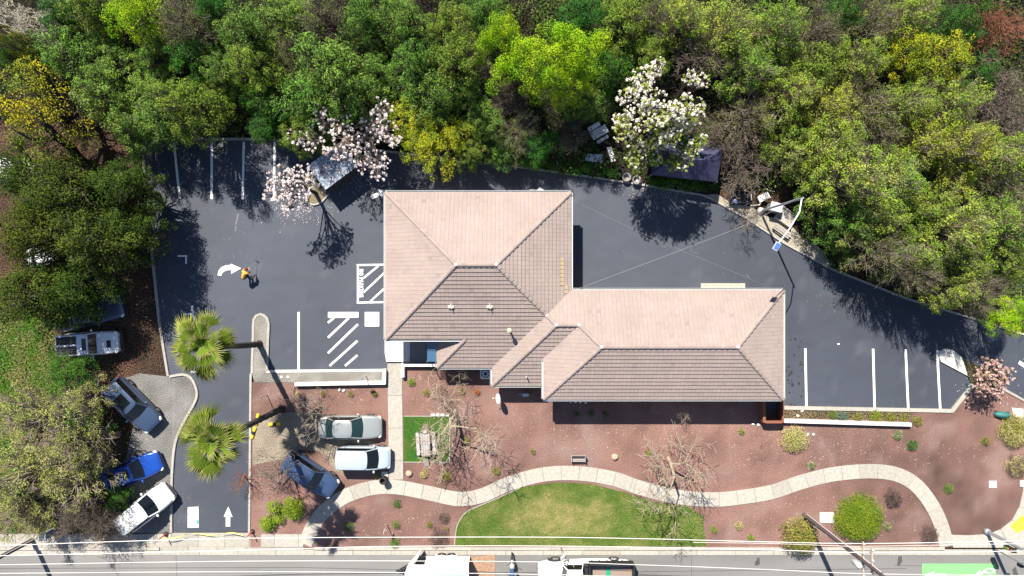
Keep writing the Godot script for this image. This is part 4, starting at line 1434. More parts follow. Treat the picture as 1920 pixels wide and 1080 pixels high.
func make_kinds() -> void:
	var pal := {
		"A": [Color(0.16, 0.275, 0.045), Color(0.125, 0.23, 0.04), Color(0.21, 0.32, 0.055), Color(0.17, 0.25, 0.06), Color(0.105, 0.185, 0.035)],
		"B": [Color(0.235, 0.325, 0.035), Color(0.195, 0.295, 0.035), Color(0.285, 0.34, 0.05), Color(0.155, 0.235, 0.035), Color(0.225, 0.26, 0.07)],
		"C": [Color(0.26, 0.44, 0.014), Color(0.34, 0.48, 0.018), Color(0.19, 0.37, 0.012)],
		"D": [Color(0.37, 0.4, 0.02), Color(0.3, 0.36, 0.025), Color(0.2, 0.28, 0.025), Color(0.42, 0.42, 0.03)],
		"E": [Color(0.34, 0.29, 0.012), Color(0.18, 0.21, 0.025), Color(0.27, 0.26, 0.015), Color(0.14, 0.18, 0.025)],
		"F": [Color(0.062, 0.092, 0.014), Color(0.09, 0.12, 0.02), Color(0.05, 0.08, 0.014), Color(0.04, 0.065, 0.011)],
		"G": [Color(0.04, 0.13, 0.018), Color(0.06, 0.15, 0.025), Color(0.045, 0.12, 0.03)],
		"T": [Color(0.14, 0.18, 0.04), Color(0.13, 0.155, 0.05), Color(0.17, 0.19, 0.05)],
		"S": [Color(0.25, 0.28, 0.07), Color(0.19, 0.225, 0.05), Color(0.31, 0.32, 0.11)],
	}
	var opt := {
		"A": {"clumps": 150, "clump": 0.42, "per": 430, "leaf": 0.057, "low": 1.2, "twigs": 2}, "B": {"clumps": 155, "clump": 0.4, "per": 430, "leaf": 0.058, "twigs": 3, "low": 1.2},
		"C": {"clumps": 46, "clump": 0.7, "per": 620, "leaf": 0.052, "jitter": 0.2, "rough": 0.6}, "D": {"clumps": 80, "clump": 0.5, "per": 480, "leaf": 0.052},
		"E": {"clumps": 62, "clump": 0.58, "per": 420, "leaf": 0.05, "open": 0.18, "twigs": 4}, "F": {"clumps": 100, "clump": 0.6, "per": 340, "leaf": 0.062, "trunk": 0.28, "low": 1.8},
		"G": {"clumps": 80, "clump": 0.6, "per": 330, "leaf": 0.068}, "T": {"clumps": 75, "clump": 0.5, "per": 220, "leaf": 0.045, "open": 0.3, "twigs": 9},
		"S": {"clumps": 70, "clump": 0.5, "per": 330, "leaf": 0.052, "open": 0.36, "twigs": 5, "trunk": 0.24},
	}
	var sd := 100
	for k in pal:
		kinds[k] = []
		for i in (6 if k in ["A", "B"] else 2):
			sd += 13
			kinds[k].append(tree_kind(sd, pal[k], opt[k]))
	kinds["N"] = []
	for i in 3:
		kinds["N"].append(bare_tree(900 + i, 8.0, 0.75, 5, 0.14, 4, 0.4).mesh())


func tree_at(k: String, q: Array, label: String, group: String) -> void:
	# q: plan x, y of the crown as seen, radius, height
	var top: float = q[3]
	var base := P(q[0], q[1], top * 0.72)
	base.y = 0
	var s: float = q[2] / 24.0 * (1.0 - top * 0.72 / H) / 2.6
	var o := thing(KINDS[k][0], label, "tree", base, R(0, TAU), group)
	o.scale = Vector3(s * R(0.92, 1.1), top / 8.0, s * R(0.92, 1.1))
	if k in ["N", "Z", "O"]:
		var m: Mesh = kinds["N"][rng.randi() % 3]
		var mt: Material = {"N": M.brown_bark, "Z": M.dead_bark, "O": M.rust}[k]
		part(o, "trunk", m, mt)
		return
	var kd: Dictionary = kinds[k][rng.randi() % kinds[k].size()]
	part(o, "trunk", kd.wood, M.pale_bark if k == "B" else (M.grey_bark if k in ["T", "S"] else M.bark))
	part(o, "crown", kd.crown, M.crowns[rng.randi() % 4] if k in ["A", "B", "F", "G"] else M.leaf)


func wood_lot() -> void:
	make_kinds()
	M.rust = mat(lin(0.22, 0.085, 0.05), 0.95)
	rng.seed = 77
	var rows := {
		"top row": [["Z", 55, 22, 62, 8], ["G", 112, 20, 45, 7], ["A", 165, 18, 55, 8], ["C", 258, 26, 52, 9], ["T", 335, 25, 58, 8], ["G", 395, 15, 40, 7], ["A", 448, 40, 66, 9], ["A", 535, 20, 58, 8], ["T", 610, 25, 60, 8], ["A", 690, 25, 50, 8], ["A", 762, 25, 58, 9], ["A", 830, 32, 48, 8], ["C", 950, 64, 46, 10.5], ["G", 1100, 25, 52, 7], ["A", 1165, 30, 55, 8], ["T", 1225, 35, 52, 7], ["B", 1292, 30, 58, 8], ["B", 1375, 40, 66, 9], ["B", 1462, 35, 58, 9], ["T", 1535, 50, 55, 8], ["G", 1592, 30, 42, 7], ["T", 1650, 45, 60, 8], ["B", 1728, 20, 55, 8], ["G", 1815, 48, 42, 7], ["O", 1880, 36, 72, 8]],
		"second row": [["G", 22, 105, 42, 7], ["E", 8, 75, 30, 9], ["A", 128, 95, 62, 8], ["A", 205, 105, 60, 6], ["G", 350, 110, 48, 6], ["A", 408, 120, 48, 7], ["A", 472, 110, 56, 9], ["T", 552, 95, 52, 7], ["A", 622, 112, 76, 11], ["A", 778, 105, 58, 9], ["A", 848, 112, 56, 10], ["C", 1000, 118, 54, 11], ["C", 1070, 84, 60, 12], ["C", 1058, 152, 46, 10], ["G", 1150, 130, 52, 6], ["N", 1330, 105, 66, 7], ["B", 1410, 118, 56, 8], ["A", 1548, 120, 58, 8], ["B", 1625, 110, 55, 8], ["D", 1712, 92, 46, 8], ["D", 1785, 95, 58, 9], ["G", 1850, 130, 40, 6], ["N", 1905, 150, 70, 7]],
		"third row": [["E", 62, 182, 88, 10], ["A", 190, 165, 62, 8], ["A", 330, 180, 66, 10], ["G", 492, 190, 42, 6], ["A", 572, 178, 68, 8], ["A", 652, 172, 60, 8], ["A", 805, 165, 56, 8], ["A", 868, 165, 42, 7], ["N", 940, 190, 50, 5], ["A", 1100, 190, 42, 5], ["T", 1400, 205, 60, 6], ["N", 1350, 235, 62, 6], ["B", 1495, 178, 56, 8], ["B", 1565, 195, 62, 8], ["T", 1645, 190, 62, 8], ["B", 1722, 180, 62, 9], ["B", 1798, 190, 66, 9], ["N", 1890, 215, 66, 7]],
		"lower row": [["A", 268, 172, 44, 6], ["A", 405, 180, 42, 5], ["A", 710, 130, 46, 6], ["A", 722, 175, 36, 5], ["T", 905, 130, 40, 5], ["A", 905, 25, 46, 7], ["A", 292, 100, 46, 6], ["A", 1208, 95, 48, 6], ["B", 1478, 110, 46, 6], ["T", 930, 165, 36, 4], ["A", 230, 222, 50, 7], ["A", 305, 228, 58, 7], ["G", 500, 238, 38, 5], ["A", 556, 238, 46, 6], ["G", 612, 225, 40, 5], ["A", 905, 228, 50, 6], ["A", 880, 275, 38, 4.5], ["T", 962, 240, 45, 5], ["A", 948, 285, 36, 3.6], ["G", 1015, 272, 36, 4], ["N", 1085, 235, 40, 4], ["N", 1420, 280, 60, 5]],
		"eastern rows": [["A", 1504, 250, 56, 6], ["B", 1578, 268, 66, 9], ["T", 1660, 262, 60, 7], ["B", 1738, 258, 62, 9], ["B", 1815, 265, 70, 11], ["B", 1898, 285, 66, 9], ["T", 1486, 300, 46, 3.6], ["B", 1560, 335, 60, 6], ["B", 1622, 335, 70, 11], ["B", 1700, 335, 66, 9], ["B", 1782, 335, 66, 7.5], ["T", 1858, 345, 60, 7], ["A", 1590, 402, 52, 7], ["B", 1658, 405, 62, 8], ["A", 1732, 405, 60, 8], ["B", 1812, 415, 72, 11], ["B", 1900, 420, 62, 9], ["A", 1610, 448, 42, 6], ["T", 1678, 462, 54, 8.5], ["B", 1742, 475, 58, 8], ["B", 1815, 485, 60, 8], ["A", 1890, 495, 54, 7], ["T", 1742, 515, 52, 8.5], ["B", 1805, 535, 50, 8], ["T", 1862, 545, 52, 8.5], ["C", 1898, 585, 40, 6]],
	}
	for row in rows:
		var i := 0
		var list: Array = rows[row]
		for q in list:
			tree_at(q[0], q.slice(1), "%s, %s counted from the west in the %s of the wood" % [KINDS[q[0]][1], ORD[i] if i < ORD.size() else "last", row], "trees of the wood")
			i += 1
	# flowering yellow trees behind the office
	i_yellow()
	blossoms()
	undergrowth()
	litter()


func i_yellow() -> void:
	var lab := ["yellow flowering tree beside the pink-white blossom", "yellow flowering tree, middle of three behind the office", "yellow flowering tree nearest the green shrubs behind the office"]
	var i := 0
	for q in [[762, 222, 48, 6], [800, 262, 56, 5.5], [850, 250, 44, 5.5]]:
		tree_at("D", q, lab[i], "yellow trees behind the office")
		i += 1


func blossom_tree(called: String, label: String, base: Vector3, seed_: int, clumps: Array, pal: Array, per: int, leaf: float, wood: Material, dense := 44.0) -> void:
	# clumps: plan x, y, height, radius of each branch end
	rng.seed = seed_
	var o := thing(called, label, "tree", base)
	var w := MB.new()
	var hmax := 0.0
	for q in clumps:
		hmax = maxf(hmax, q[2])
	w.tube([Vector3(0, -0.1, 0), Vector3(0.1, hmax * 0.25, 0.05), Vector3(0.05, hmax * 0.5, 0)], [0.17, 0.13, 0.09], 8)
	var cl := []
	for q in clumps:
		var p: Vector3 = P(q[0], q[1], q[2]) - base
		var st := Vector3(0.05, hmax * R(0.25, 0.48), 0)
		var mid := st.lerp(p, 0.5) + Vector3(R(-0.2, 0.2), R(0.0, 0.3), R(-0.2, 0.2))
		w.tube([st, mid, p], [0.055, 0.035, 0.012], 5, false)
		var n := int(q[3] * dense)
		for k in n:
			var a := R(0, TAU)
			var d: float = q[3] * 1.2 * sqrt(rng.randf())
			var s := R(0.05, 0.13)
			var c := p + Vector3(cos(a) * d, R(-0.4, 0.35), sin(a) * d)
			var hue: Color = pal[rng.randi() % pal.size()]
			if q.size() > 4 and rng.randf() < q[4]:
				hue = Color(0.3, 0.37, 0.06).lerp(Color(0.17, 0.25, 0.04), rng.randf())
			cl.append([c, Vector3(s, s * 0.8, s), hue])
			w.tube([mid.lerp(p, R(0.3, 1.0)), c], [0.02, 0.009], 3, false)
	part(o, "trunk", w, wood)
	part(o, "crown", leaves(cl, per, leaf, seed_ + 3, 0.12, 0.5, 0.8), M.blossom)


func blossoms() -> void:
	var white := Color(0.82, 0.79, 0.7)
	var pw := [Color(0.82, 0.75, 0.74), Color(0.84, 0.78, 0.77), Color(0.8, 0.71, 0.7), Color(0.86, 0.81, 0.8), Color(0.6, 0.47, 0.42)]
	blossom_tree("magnolia_tree", "pink-white blossom tree spreading over the shed", P(655, 262), 5, [[562, 252, 4.5, 0.7], [590, 262, 4.5, 0.8], [610, 230, 5, 0.7], [600, 205, 5.2, 0.5], [640, 235, 5.2, 0.8], [650, 265, 5.4, 1.0], [630, 280, 4.8, 0.8], [670, 285, 4.8, 0.8], [700, 232, 5.4, 0.9], [715, 205, 5.6, 0.7], [722, 240, 5.2, 0.8], [700, 262, 4.8, 0.8], [705, 300, 4.2, 0.8], [712, 322, 3.8, 0.6], [685, 310, 4.2, 0.6], [738, 262, 4.8, 0.5]], pw, 3300, 0.03, M.grey_bark)
	blossom_tree("magnolia_tree", "small pink-white blossom tree overhanging the stalls from the sandy bed", P(592, 362), 9, [[512, 345, 5.4, 0.5], [525, 330, 5.6, 0.7], [540, 350, 5.8, 0.9], [552, 335, 5.6, 0.8], [530, 368, 5.4, 0.8], [550, 375, 5.0, 0.8], [505, 368, 5.0, 0.5], [565, 325, 5.2, 0.7], [568, 350, 5.2, 0.6], [545, 392, 4.6, 0.5], [585, 340, 4.5, 0.5], [575, 385, 4.4, 0.4]], pw, 3300, 0.03, M.dark_bark)
	var wg := [white, white, white, white, Color(0.82, 0.78, 0.68), Color(0.36, 0.42, 0.06), Color(0.24, 0.32, 0.05)]
	var cl := []
	rng.seed = 41
	for lobe in [[1195, 152, 8.6, 34], [1222, 128, 8.8, 22], [1180, 172, 8.0, 28], [1215, 182, 9.4, 30], [1300, 165, 8.6, 30], [1278, 192, 9.0, 26], [1315, 215, 8.0, 22], [1290, 238, 7.8, 30], [1215, 232, 8.8, 32], [1245, 215, 9.4, 24], [1178, 245, 7.2, 26], [1222, 275, 7.2, 26], [1255, 255, 8.0, 28], [1300, 280, 6.4, 24], [1190, 298, 6.0, 18], [1272, 300, 6.2, 18], [1166, 225, 7.0, 18], [1240, 288, 6.2, 26], [1212, 306, 5.4, 16], [1312, 262, 6.6, 18], [1282, 272, 6.6, 20], [1250, 240, 8.4, 26], [1200, 210, 8.8, 26]]:
		for j in 4:
			var d: Vector2 = Vector2.from_angle(R(0, TAU)) * R(0.2, 0.9) * lobe[3]
			cl.append([lobe[0] + d.x, lobe[1] + d.y, lobe[2] + R(-0.7, 0.3), R(0.3, 0.55), clampf((lobe[1] - 190.0) / 130.0, 0.05, 0.85)])
	blossom_tree("cherry_tree", "tall white blossom tree with lime leaves at the wood's edge", P(1196, 268), 43, cl, wg, 2900, 0.031, M.bark, 58.0)
	var pk := [Color(0.62, 0.36, 0.36), Color(0.7, 0.46, 0.44), Color(0.55, 0.36, 0.3), Color(0.66, 0.5, 0.42), Color(0.34, 0.3, 0.14)]
	cl = []
	for k in 16:
		var a := k * 2.39996
		var q := sqrt((k + 0.5) / 16.0)
		cl.append([1862 + cos(a) * q * 30, 708 + sin(a) * q * 29, 3.2 - q * 0.9, 0.5])
	blossom_tree("plum_tree", "small pink blossom tree beside the round island", P(1852, 702), 47, cl, pk, 2400, 0.033, M.dark_bark, 36.0)


func undergrowth() -> void:
	# brush, brambles and ivy under the trees: nobody could count it
	rng.seed = 91
	var edge := [[0, 225], [268, 250], [516, 258], [700, 277], [860, 295], [945, 304], [1100, 326], [1200, 340], [1316, 358], [1372, 350], [1470, 400], [1560, 495], [1700, 552], [1850, 598], [2000, 645]]
	var cl := []
	for k in 9:
		cl.append([Vector3(R(-0.5, 0.5), R(0.15, 0.7), R(-0.5, 0.5)), Vector3(0.4, 0.3, 0.4), Color(1, 1, 1)])
	var bush := leaves(cl, 130, 0.07, 5, 0.3)
	var tw := MB.new()
	for k in 34:
		var a := R(0, TAU)
		var d := Vector3(cos(a), 0, sin(a))
		var p := d * R(0, 0.3)
		tw.tube([p, p + d * R(0.2, 0.5) + Vector3(0, R(0.3, 0.8), 0), p + d * R(0.6, 1.2) + Vector3(R(-0.3, 0.3), R(0.4, 1.3), R(-0.3, 0.3))], [0.014, 0.01, 0.005], 3, false)
	var twm := tw.mesh()
	var sets := [["undergrowth", "green brush and ivy under the trees of the wood", bush, M.leaf, 2600], ["brushwood", "grey-brown tangle of twigs under the trees of the wood", twm, null, 1500]]
	var tm := mat(Color.WHITE, 0.95, 0.0, true)
	for st in sets:
		var mm := MultiMesh.new()
		mm.transform_format = MultiMesh.TRANSFORM_3D
		mm.use_colors = true
		mm.mesh = st[2]
		var xs := []
		while xs.size() < st[4]:
			var px := R(-120, 2040)
			var py := R(-90, 640)
			var lim := 0.0
			for i in edge.size() - 1:
				if px >= edge[i][0] and px <= edge[i + 1][0]:
					lim = lerpf(edge[i][1], edge[i + 1][1], (px - edge[i][0]) / (edge[i + 1][0] - edge[i][0]))
			if px < 0: lim = 220
			if px > 2000: lim = 645
			if py > lim - 14: continue
			if px > 1205 and px < 1375 and py > 255: continue
			if px > 1340 and px < 1500 and py > 340: continue
			if px > 1095 and px < 1205 and py > 225 and rng.randf() < 0.8: continue
			xs.append(Vector2(px, py))
		mm.instance_count = xs.size()
		for i in xs.size():
			var s := R(0.7, 1.7)
			mm.set_instance_transform(i, Transform3D(Basis(Vector3.UP, R(0, TAU)).scaled(Vector3(s, s * R(0.8, 1.5), s)), Vector3((xs[i].x - 960) / 24.0, -0.06, (xs[i].y - 540) / 24.0)))
			var c := Color(0.05, 0.105, 0.02).lerp(Color(0.12, 0.17, 0.04), rng.randf()) if st[0] == "undergrowth" else Color(0.045, 0.036, 0.028).lerp(Color(0.12, 0.098, 0.076), rng.randf())
			mm.set_instance_color(i, c * R(0.7, 1.2))
		var o := MultiMeshInstance3D.new()
		o.multimesh = mm
		o.material_override = st[3] if st[3] else tm
		o.name = st[0]
		add_child(o)
		tag(o, st[1], "undergrowth", "", "stuff")
	# ivy hedge along the back kerb
	rng.seed = 93
	var hl := ["dark ivy hedge along the back kerb left of the planters", "dark ivy hedge along the back kerb below the tent", "bright ivy hedge along the back kerb behind the office"]
	var hi := 0
	for run in [[[1010, 312], [1155, 330]], [[1215, 344], [1340, 352]], [[930, 296], [1010, 312]]]:
		var c2 := []
		for k in 60:
			var f := k / 60.0
			var p := P(lerpf(run[0][0], run[1][0], f) + R(-3, 3), lerpf(run[0][1], run[1][1], f) + R(-12, 6))
			var s := R(0.25, 0.45)
			c2.append([p + Vector3(0, R(0.1, 0.9), 0), Vector3(s, s * 0.7, s), [Color(0.05, 0.12, 0.02), Color(0.07, 0.16, 0.03), Color(0.04, 0.09, 0.02)][rng.randi() % 3] * (1.5 if hi == 2 else 1.0)])
		var o := thing("ivy_hedge", hl[hi], "hedge", Vector3.ZERO, 0, "ivy hedges along the back kerb")
		part(o, "foliage", leaves(c2, 420, 0.06, 60 + hi), M.leaf)
		hi += 1


func scatter(called: String, label: String, zones: Array, size: float, cols: Array, seed_: int) -> void:
	# loose bits lying on the ground: zones are plan centre x, y, spread x, y, height, count
	rng.seed = seed_
	var mb := MB.new()
	mb.quad(Vector3(-1, 0, -0.1), Vector3(0, 0.25, -0.5), Vector3(1, 0.05, 0.1), Vector3(0, 0.2, 0.5), Vector3.UP)
	var mm := MultiMesh.new()
	mm.transform_format = MultiMesh.TRANSFORM_3D
	mm.use_colors = true
	mm.mesh = mb.mesh()
	var n := 0
	for z in zones: n += z[5]
	mm.instance_count = n
	var i := 0
	for z in zones:
		for k in z[5]:
			var s := size * R(0.6, 1.4)
			var u := Vector2(rng.randfn(), rng.randfn()) * 0.5 if z.size() < 7 else Vector2(R(-1, 1), R(-1, 1))
			var p := P(z[0] + u.x * z[2], z[1] + u.y * z[3])
			p.y = z[4]
			mm.set_instance_transform(i, Transform3D(Basis(Vector3.UP, R(0, TAU)).scaled(Vector3(s, s, s)), p))
			mm.set_instance_color(i, cols[rng.randi() % cols.size()] * R(0.8, 1.15))
			i += 1
	var o := MultiMeshInstance3D.new()
	o.multimesh = mm
	o.material_override = M.leaf
	o.name = called
	add_child(o)
	tag(o, label, "litter", "", "stuff")


func litter() -> void:
	scatter("fallen_leaves", "brown and olive leaves fallen along the edges of the lot", [[300, 420, 26, 130, 0.004, 500], [290, 560, 30, 100, 0.004, 260], [420, 275, 110, 14, 0.004, 220], [1000, 330, 120, 14, 0.004, 240], [1250, 362, 70, 14, 0.004, 160], [1650, 562, 150, 40, 0.004, 420], [1830, 625, 90, 24, 0.004, 260], [350, 960, 40, 60, 0.004, 120]], 0.045, [Color(0.2, 0.14, 0.07), Color(0.16, 0.16, 0.05), Color(0.28, 0.2, 0.1), Color(0.1, 0.08, 0.05)], 401)
	scatter("fallen_petals", "pale petals fallen on the asphalt under the blossom trees", [[560, 380, 60, 40, 0.004, 420], [680, 330, 60, 40, 0.004, 300], [1240, 360, 70, 20, 0.004, 160], [1850, 730, 50, 40, 0.056, 260]], 0.035, [Color(0.8, 0.72, 0.72), Color(0.75, 0.62, 0.62)], 403)
	scatter("bark_chips", "loose pale and dark chips on the bark mulch", [[1300, 820, 440, 22, 0.056, 700, 1], [1620, 850, 250, 24, 0.056, 450, 1], [1130, 770, 180, 50, 0.056, 500, 1], [1560, 965, 160, 40, 0.056, 450, 1], [820, 735, 60, 40, 0.056, 220, 1], [740, 985, 90, 30, 0.056, 300, 1], [600, 740, 110, 16, 0.056, 240, 1], [520, 905, 45, 30, 0.056, 150, 1]], 0.042, [Color(0.42, 0.31, 0.26), Color(0.32, 0.2, 0.165), Color(0.13, 0.075, 0.06), Color(0.24, 0.14, 0.115), Color(0.5, 0.42, 0.37)], 405)


func west_trees() -> void:
	rng.seed = 121
	var lab := ["dark oak crown beside the shaded stalls, north-east of its group", "largest dark oak over the parked cars", "dark oak in the middle of the western group", "dark oak above the dark pickup", "dark oak at the west edge above the grass", "dark oak overhanging the long straight kerb", "dark oak at the west edge beside the leaning trunk", "small dark oak above the white off-road car"]
	var i := 0
	for q in [[215, 345, 62, 8], [110, 360, 84, 9], [60, 440, 80, 9], [165, 445, 86, 10], [40, 545, 80, 8], [228, 430, 52, 8], [34, 330, 62, 7], [120, 545, 66, 7]]:
		tree_at("F", q, lab[i], "oaks beside the lot")
		i += 1
	var l2 := ["olive-yellow leafing tree nearest the bright blue car", "olive-yellow leafing tree at the west edge above the grass verge", "olive-yellow leafing tree in the middle of the shrubs by the street", "olive-yellow leafing tree at the south-west corner", "olive-yellow leafing tree beside the grey-blue car", "olive-yellow leafing tree above the utility cabinet", "olive-yellow leafing tree lowest at the south-west corner", "olive-yellow leafing tree between the cabinet and the grass verge", "small olive-yellow leafing tree amid the corner group"]
	i = 0
	for q in [[158, 838, 52, 6], [45, 800, 66, 6], [120, 835, 72, 7], [40, 900, 70, 7], [140, 745, 46, 5], [125, 915, 66, 6.5], [15, 965, 58, 6], [62, 945, 50, 5], [118, 880, 44, 5]]:
		tree_at("S", q, l2[i], "leafing trees beside the gravel car park")
		i += 1
	tree_at("G", [122, 700, 44, 4], "deep green bush-like tree below the white off-road car", "")
	tree_at("G", [150, 790, 36, 4], "deep green tree among the olive-yellow ones", "")
	tree_at("G", [40, 912, 34, 5], "deep green tree near the south-west corner", "")
	tree_at("G", [216, 932, 26, 2.4], "small dark green bush beside the white family car", "")
	for q in [[168, 990, 46, 5], [118, 992, 50, 6]]:
		tree_at("N", q, "leafless grey-brown tree reaching over the street, %s" % ("behind the white family car" if q[0] > 150 else "above the utility cabinet"), "bare trees by the street")
	var lt := thing("leaning_tree", "thick dark leaning trunk between the wood and the oaks", "tree trunk")
	var mb := MB.new()
	mb.tube([P(150, 300, 0.0), P(132, 275, 2.0), P(108, 258, 4.0), P(85, 235, 6.0), P(70, 205, 7.5)], [0.4, 0.33, 0.3, 0.24, 0.14], 9)
	part(lt, "trunk", mb, M.dark_bark)
	var lb := MB.new()
	lb.tube([P(108, 258, 4.0), P(60, 262, 6.0), P(20, 240, 7.2)], [0.16, 0.12, 0.05], 7)
	part(lt, "limb", lb, M.dark_bark)


func shrub(called: String, label: String, px: float, py: float, r: float, ry: float, pal: Array, leaf := 0.035, per := 900, group := "shrubs in the mulch garden") -> void:
	var rr := r / 24.0
	var o := thing(called, label, "shrub", P(px, py), 0, group)
	var st := MB.new()
	for k in 5:
		var a := TAU * k / 5
		st.tube([Vector3(0, 0, 0), Vector3(cos(a) * rr * 0.5, ry * 0.6, sin(a) * rr * 0.5)], [0.025, 0.012], 4, false)
	part(o, "stem", st, M.bark)
	part(o, "foliage", ball_leaves(rr, ry, pal, leaf, per, int(px * 7 + py)), M.leaf)


func garden_plants() -> void:
	rng.seed = 151
	var lime := [Color(0.17, 0.27, 0.02), Color(0.13, 0.22, 0.015), Color(0.22, 0.29, 0.03)]
	var straw := [Color(0.38, 0.35, 0.13), Color(0.32, 0.31, 0.1), Color(0.42, 0.38, 0.18)]
	var mid := [Color(0.12, 0.2, 0.04), Color(0.09, 0.16, 0.03), Color(0.16, 0.22, 0.06)]
	var dk := [Color(0.05, 0.13, 0.03), Color(0.07, 0.15, 0.04)]
	var purple := [Color(0.11, 0.08, 0.075), Color(0.15, 0.11, 0.1), Color(0.09, 0.065, 0.06)]
	var olive := [Color(0.2, 0.21, 0.04), Color(0.16, 0.17, 0.03), Color(0.25, 0.24, 0.06)]
	shrub("round_shrub", "large clipped round lime-green shrub beside the path", 1604, 966, 46, 1.5, [Color(0.15, 0.22, 0.018), Color(0.1, 0.175, 0.015), Color(0.19, 0.235, 0.025)], 0.034, 900)
	shrub("round_shrub", "pale straw-green round shrub below the low white wall", 1487, 821, 26, 0.9, straw, 0.035, 900)
	shrub("round_shrub", "pale straw-green shrub at the east edge of the garden", 1896, 806, 32, 1.0, straw + olive, 0.035, 800)
	shrub("purple_shrub", "dark purple round shrub beside the large lime shrub", 1671, 931, 19, 0.8, purple, 0.03, 1100)
	shrub("purple_shrub", "grey-purple shrub at the street corner sidewalk", 1899, 871, 22, 0.9, purple + straw, 0.03, 1000)
	shrub("purple_shrub", "dark purple shrub at the path's east foot by the street", 1738, 1000, 18, 0.7, purple, 0.03, 1000)
	shrub("purple_shrub", "wide dark purple shrub at the street kerb beside the lawn", 824, 1007, 20, 0.6, purple, 0.03, 800)
	shrub("purple_shrub", "small purple shrub on the mulch near the lawn's west end", 833, 969, 12, 0.5, purple, 0.03, 1000)
	shrub("leafy_shrub", "bright green leafy shrub beside the dark blue car", 554, 950, 23, 1.1, lime, 0.045, 700)
	shrub("leafy_shrub", "bright green leafy shrub nearest the drive", 518, 948, 15, 0.9, lime, 0.045, 800)
	shrub("leafy_shrub", "bright green leafy shrub at the sidewalk edge", 505, 978, 17, 0.9, lime, 0.045, 800)
	shrub("leafy_shrub", "small bright green shrub between the leafy ones", 527, 970, 12, 0.7, lime, 0.045, 800)
	shrub("tall_shrub", "olive shrub under the leaning utility pole by the street", 1490, 996, 36, 2.2, olive + [Color(0.2, 0.15, 0.05)], 0.05, 380)
	var small := [[1708, 834, 12, dk, "dark green small shrub, larger of two near the winding path's crest"], [1681, 815, 11, [Color(0.3, 0.34, 0.2), Color(0.15, 0.2, 0.08)], "pale grey-green small shrub next to the dark green one"], [1519, 872, 9, mid + [Color(0.4, 0.4, 0.3)], "small pale-topped shrub at the path's edge east of the bare tree"], [1845, 826, 10, olive, "small olive shrub near the east straw-green shrub"], [1718, 788, 11, olive, "olive shrub at the end of the low white wall"], [1776, 915, 11, mid, "small green shrub inside the path's east bend"], [1662, 986, 9, [Color(0.25, 0.28, 0.14), Color(0.18, 0.2, 0.1)], "small grey-green shrub right below the purple round one"], [1384, 984, 9, straw, "small straw-coloured shrub south of the path by the bare tree"], [1337, 991, 8, lime, "small bright shrub at the lawn's east end"], [1407, 1007, 8, lime, "small lime plant at the street kerb"], [1389, 808, 7, lime, "small lime plant beside the brown wooden stair"], [658, 737, 7, olive, "first small round olive shrub below the white wall"], [703, 737, 7, olive, "small round olive shrub beside the parking sign's shadow"], [606, 737, 6, olive, "faint small olive shrub below the white wall's west end"], [561, 738, 6, straw, "straw-coloured tuft near the palm's shadow"], [772, 716, 9, lime, "small spiky lime shrub below the entrance parapet"], [867, 734, 7, olive, "small round yellow-olive shrub near the air conditioner"], [895, 734, 7, [Color(0.4, 0.12, 0.03), Color(0.35, 0.1, 0.02)], "small orange-red shrub near the satellite dish"], [706, 890, 6, lime, "small lime plant beside the litter bin"], [745, 943, 9, dk, "dark green small shrub below the path junction"], [743, 982, 9, mid, "green small shrub in the middle of the lower mulch bed"], [656, 986, 10, dk, "dark green small shrub in the palm's shadow"], [805, 982, 7, olive, "small olive shrub between two purple shrubs"], [741, 1016, 11, mid, "green shrub at the street kerb behind the small sign"], [838, 989, 5, olive, "tiny olive plant beside the purple shrub"], [795, 888, 9, straw, "straw-coloured tuft beside the boulder"], [838, 891, 11, olive, "olive tuft under the bare tree's south side"], [931, 882, 10, olive, "olive tuft at the path's bend west of the lawn"], [999, 845, 6, olive, "tiny olive plant left of the garden bench"], [1214, 848, 7, lime, "small green plant under the large bare tree"], [875, 825, 8, olive, "olive tuft near the picnic table's turf"], [1081, 775, 7, dk, "first dark plant in the shade of the front wing"], [1108, 774, 7, dk, "middle dark plant in the shade of the front wing"], [1135, 776, 7, dk, "last dark plant in the shade of the front wing"], [845, 773, 5, straw, "faint straw tuft at the turf's corner"], [800, 735, 8, olive, "olive tuft below the entrance near the bare tree"]]
	for q in small:
		shrub("garden_shrub", q[4], q[0], q[1], q[2], 0.45, q[3], 0.028, 1500)
	var pl := ["blue-green plant in the strip behind the white wall", "first olive plant in the strip behind the white wall", "second olive plant in the strip behind the white wall", "third olive plant in the strip behind the white wall", "grey-green plant at the strip's west part", "last olive plant in the strip behind the white wall"]
	var k := 0
	for q in [[1578, 781, 12, [Color(0.12, 0.2, 0.16), Color(0.09, 0.15, 0.11)]], [1607, 783, 11, olive], [1640, 780, 14, olive + lime], [1668, 782, 12, olive], [1560, 777, 10, mid], [1692, 783, 10, olive]]:
		shrub("strip_plant", pl[k], q[0], q[1], q[2], 0.35, q[3], 0.035, 900, "plants behind the low wall")
		k += 1
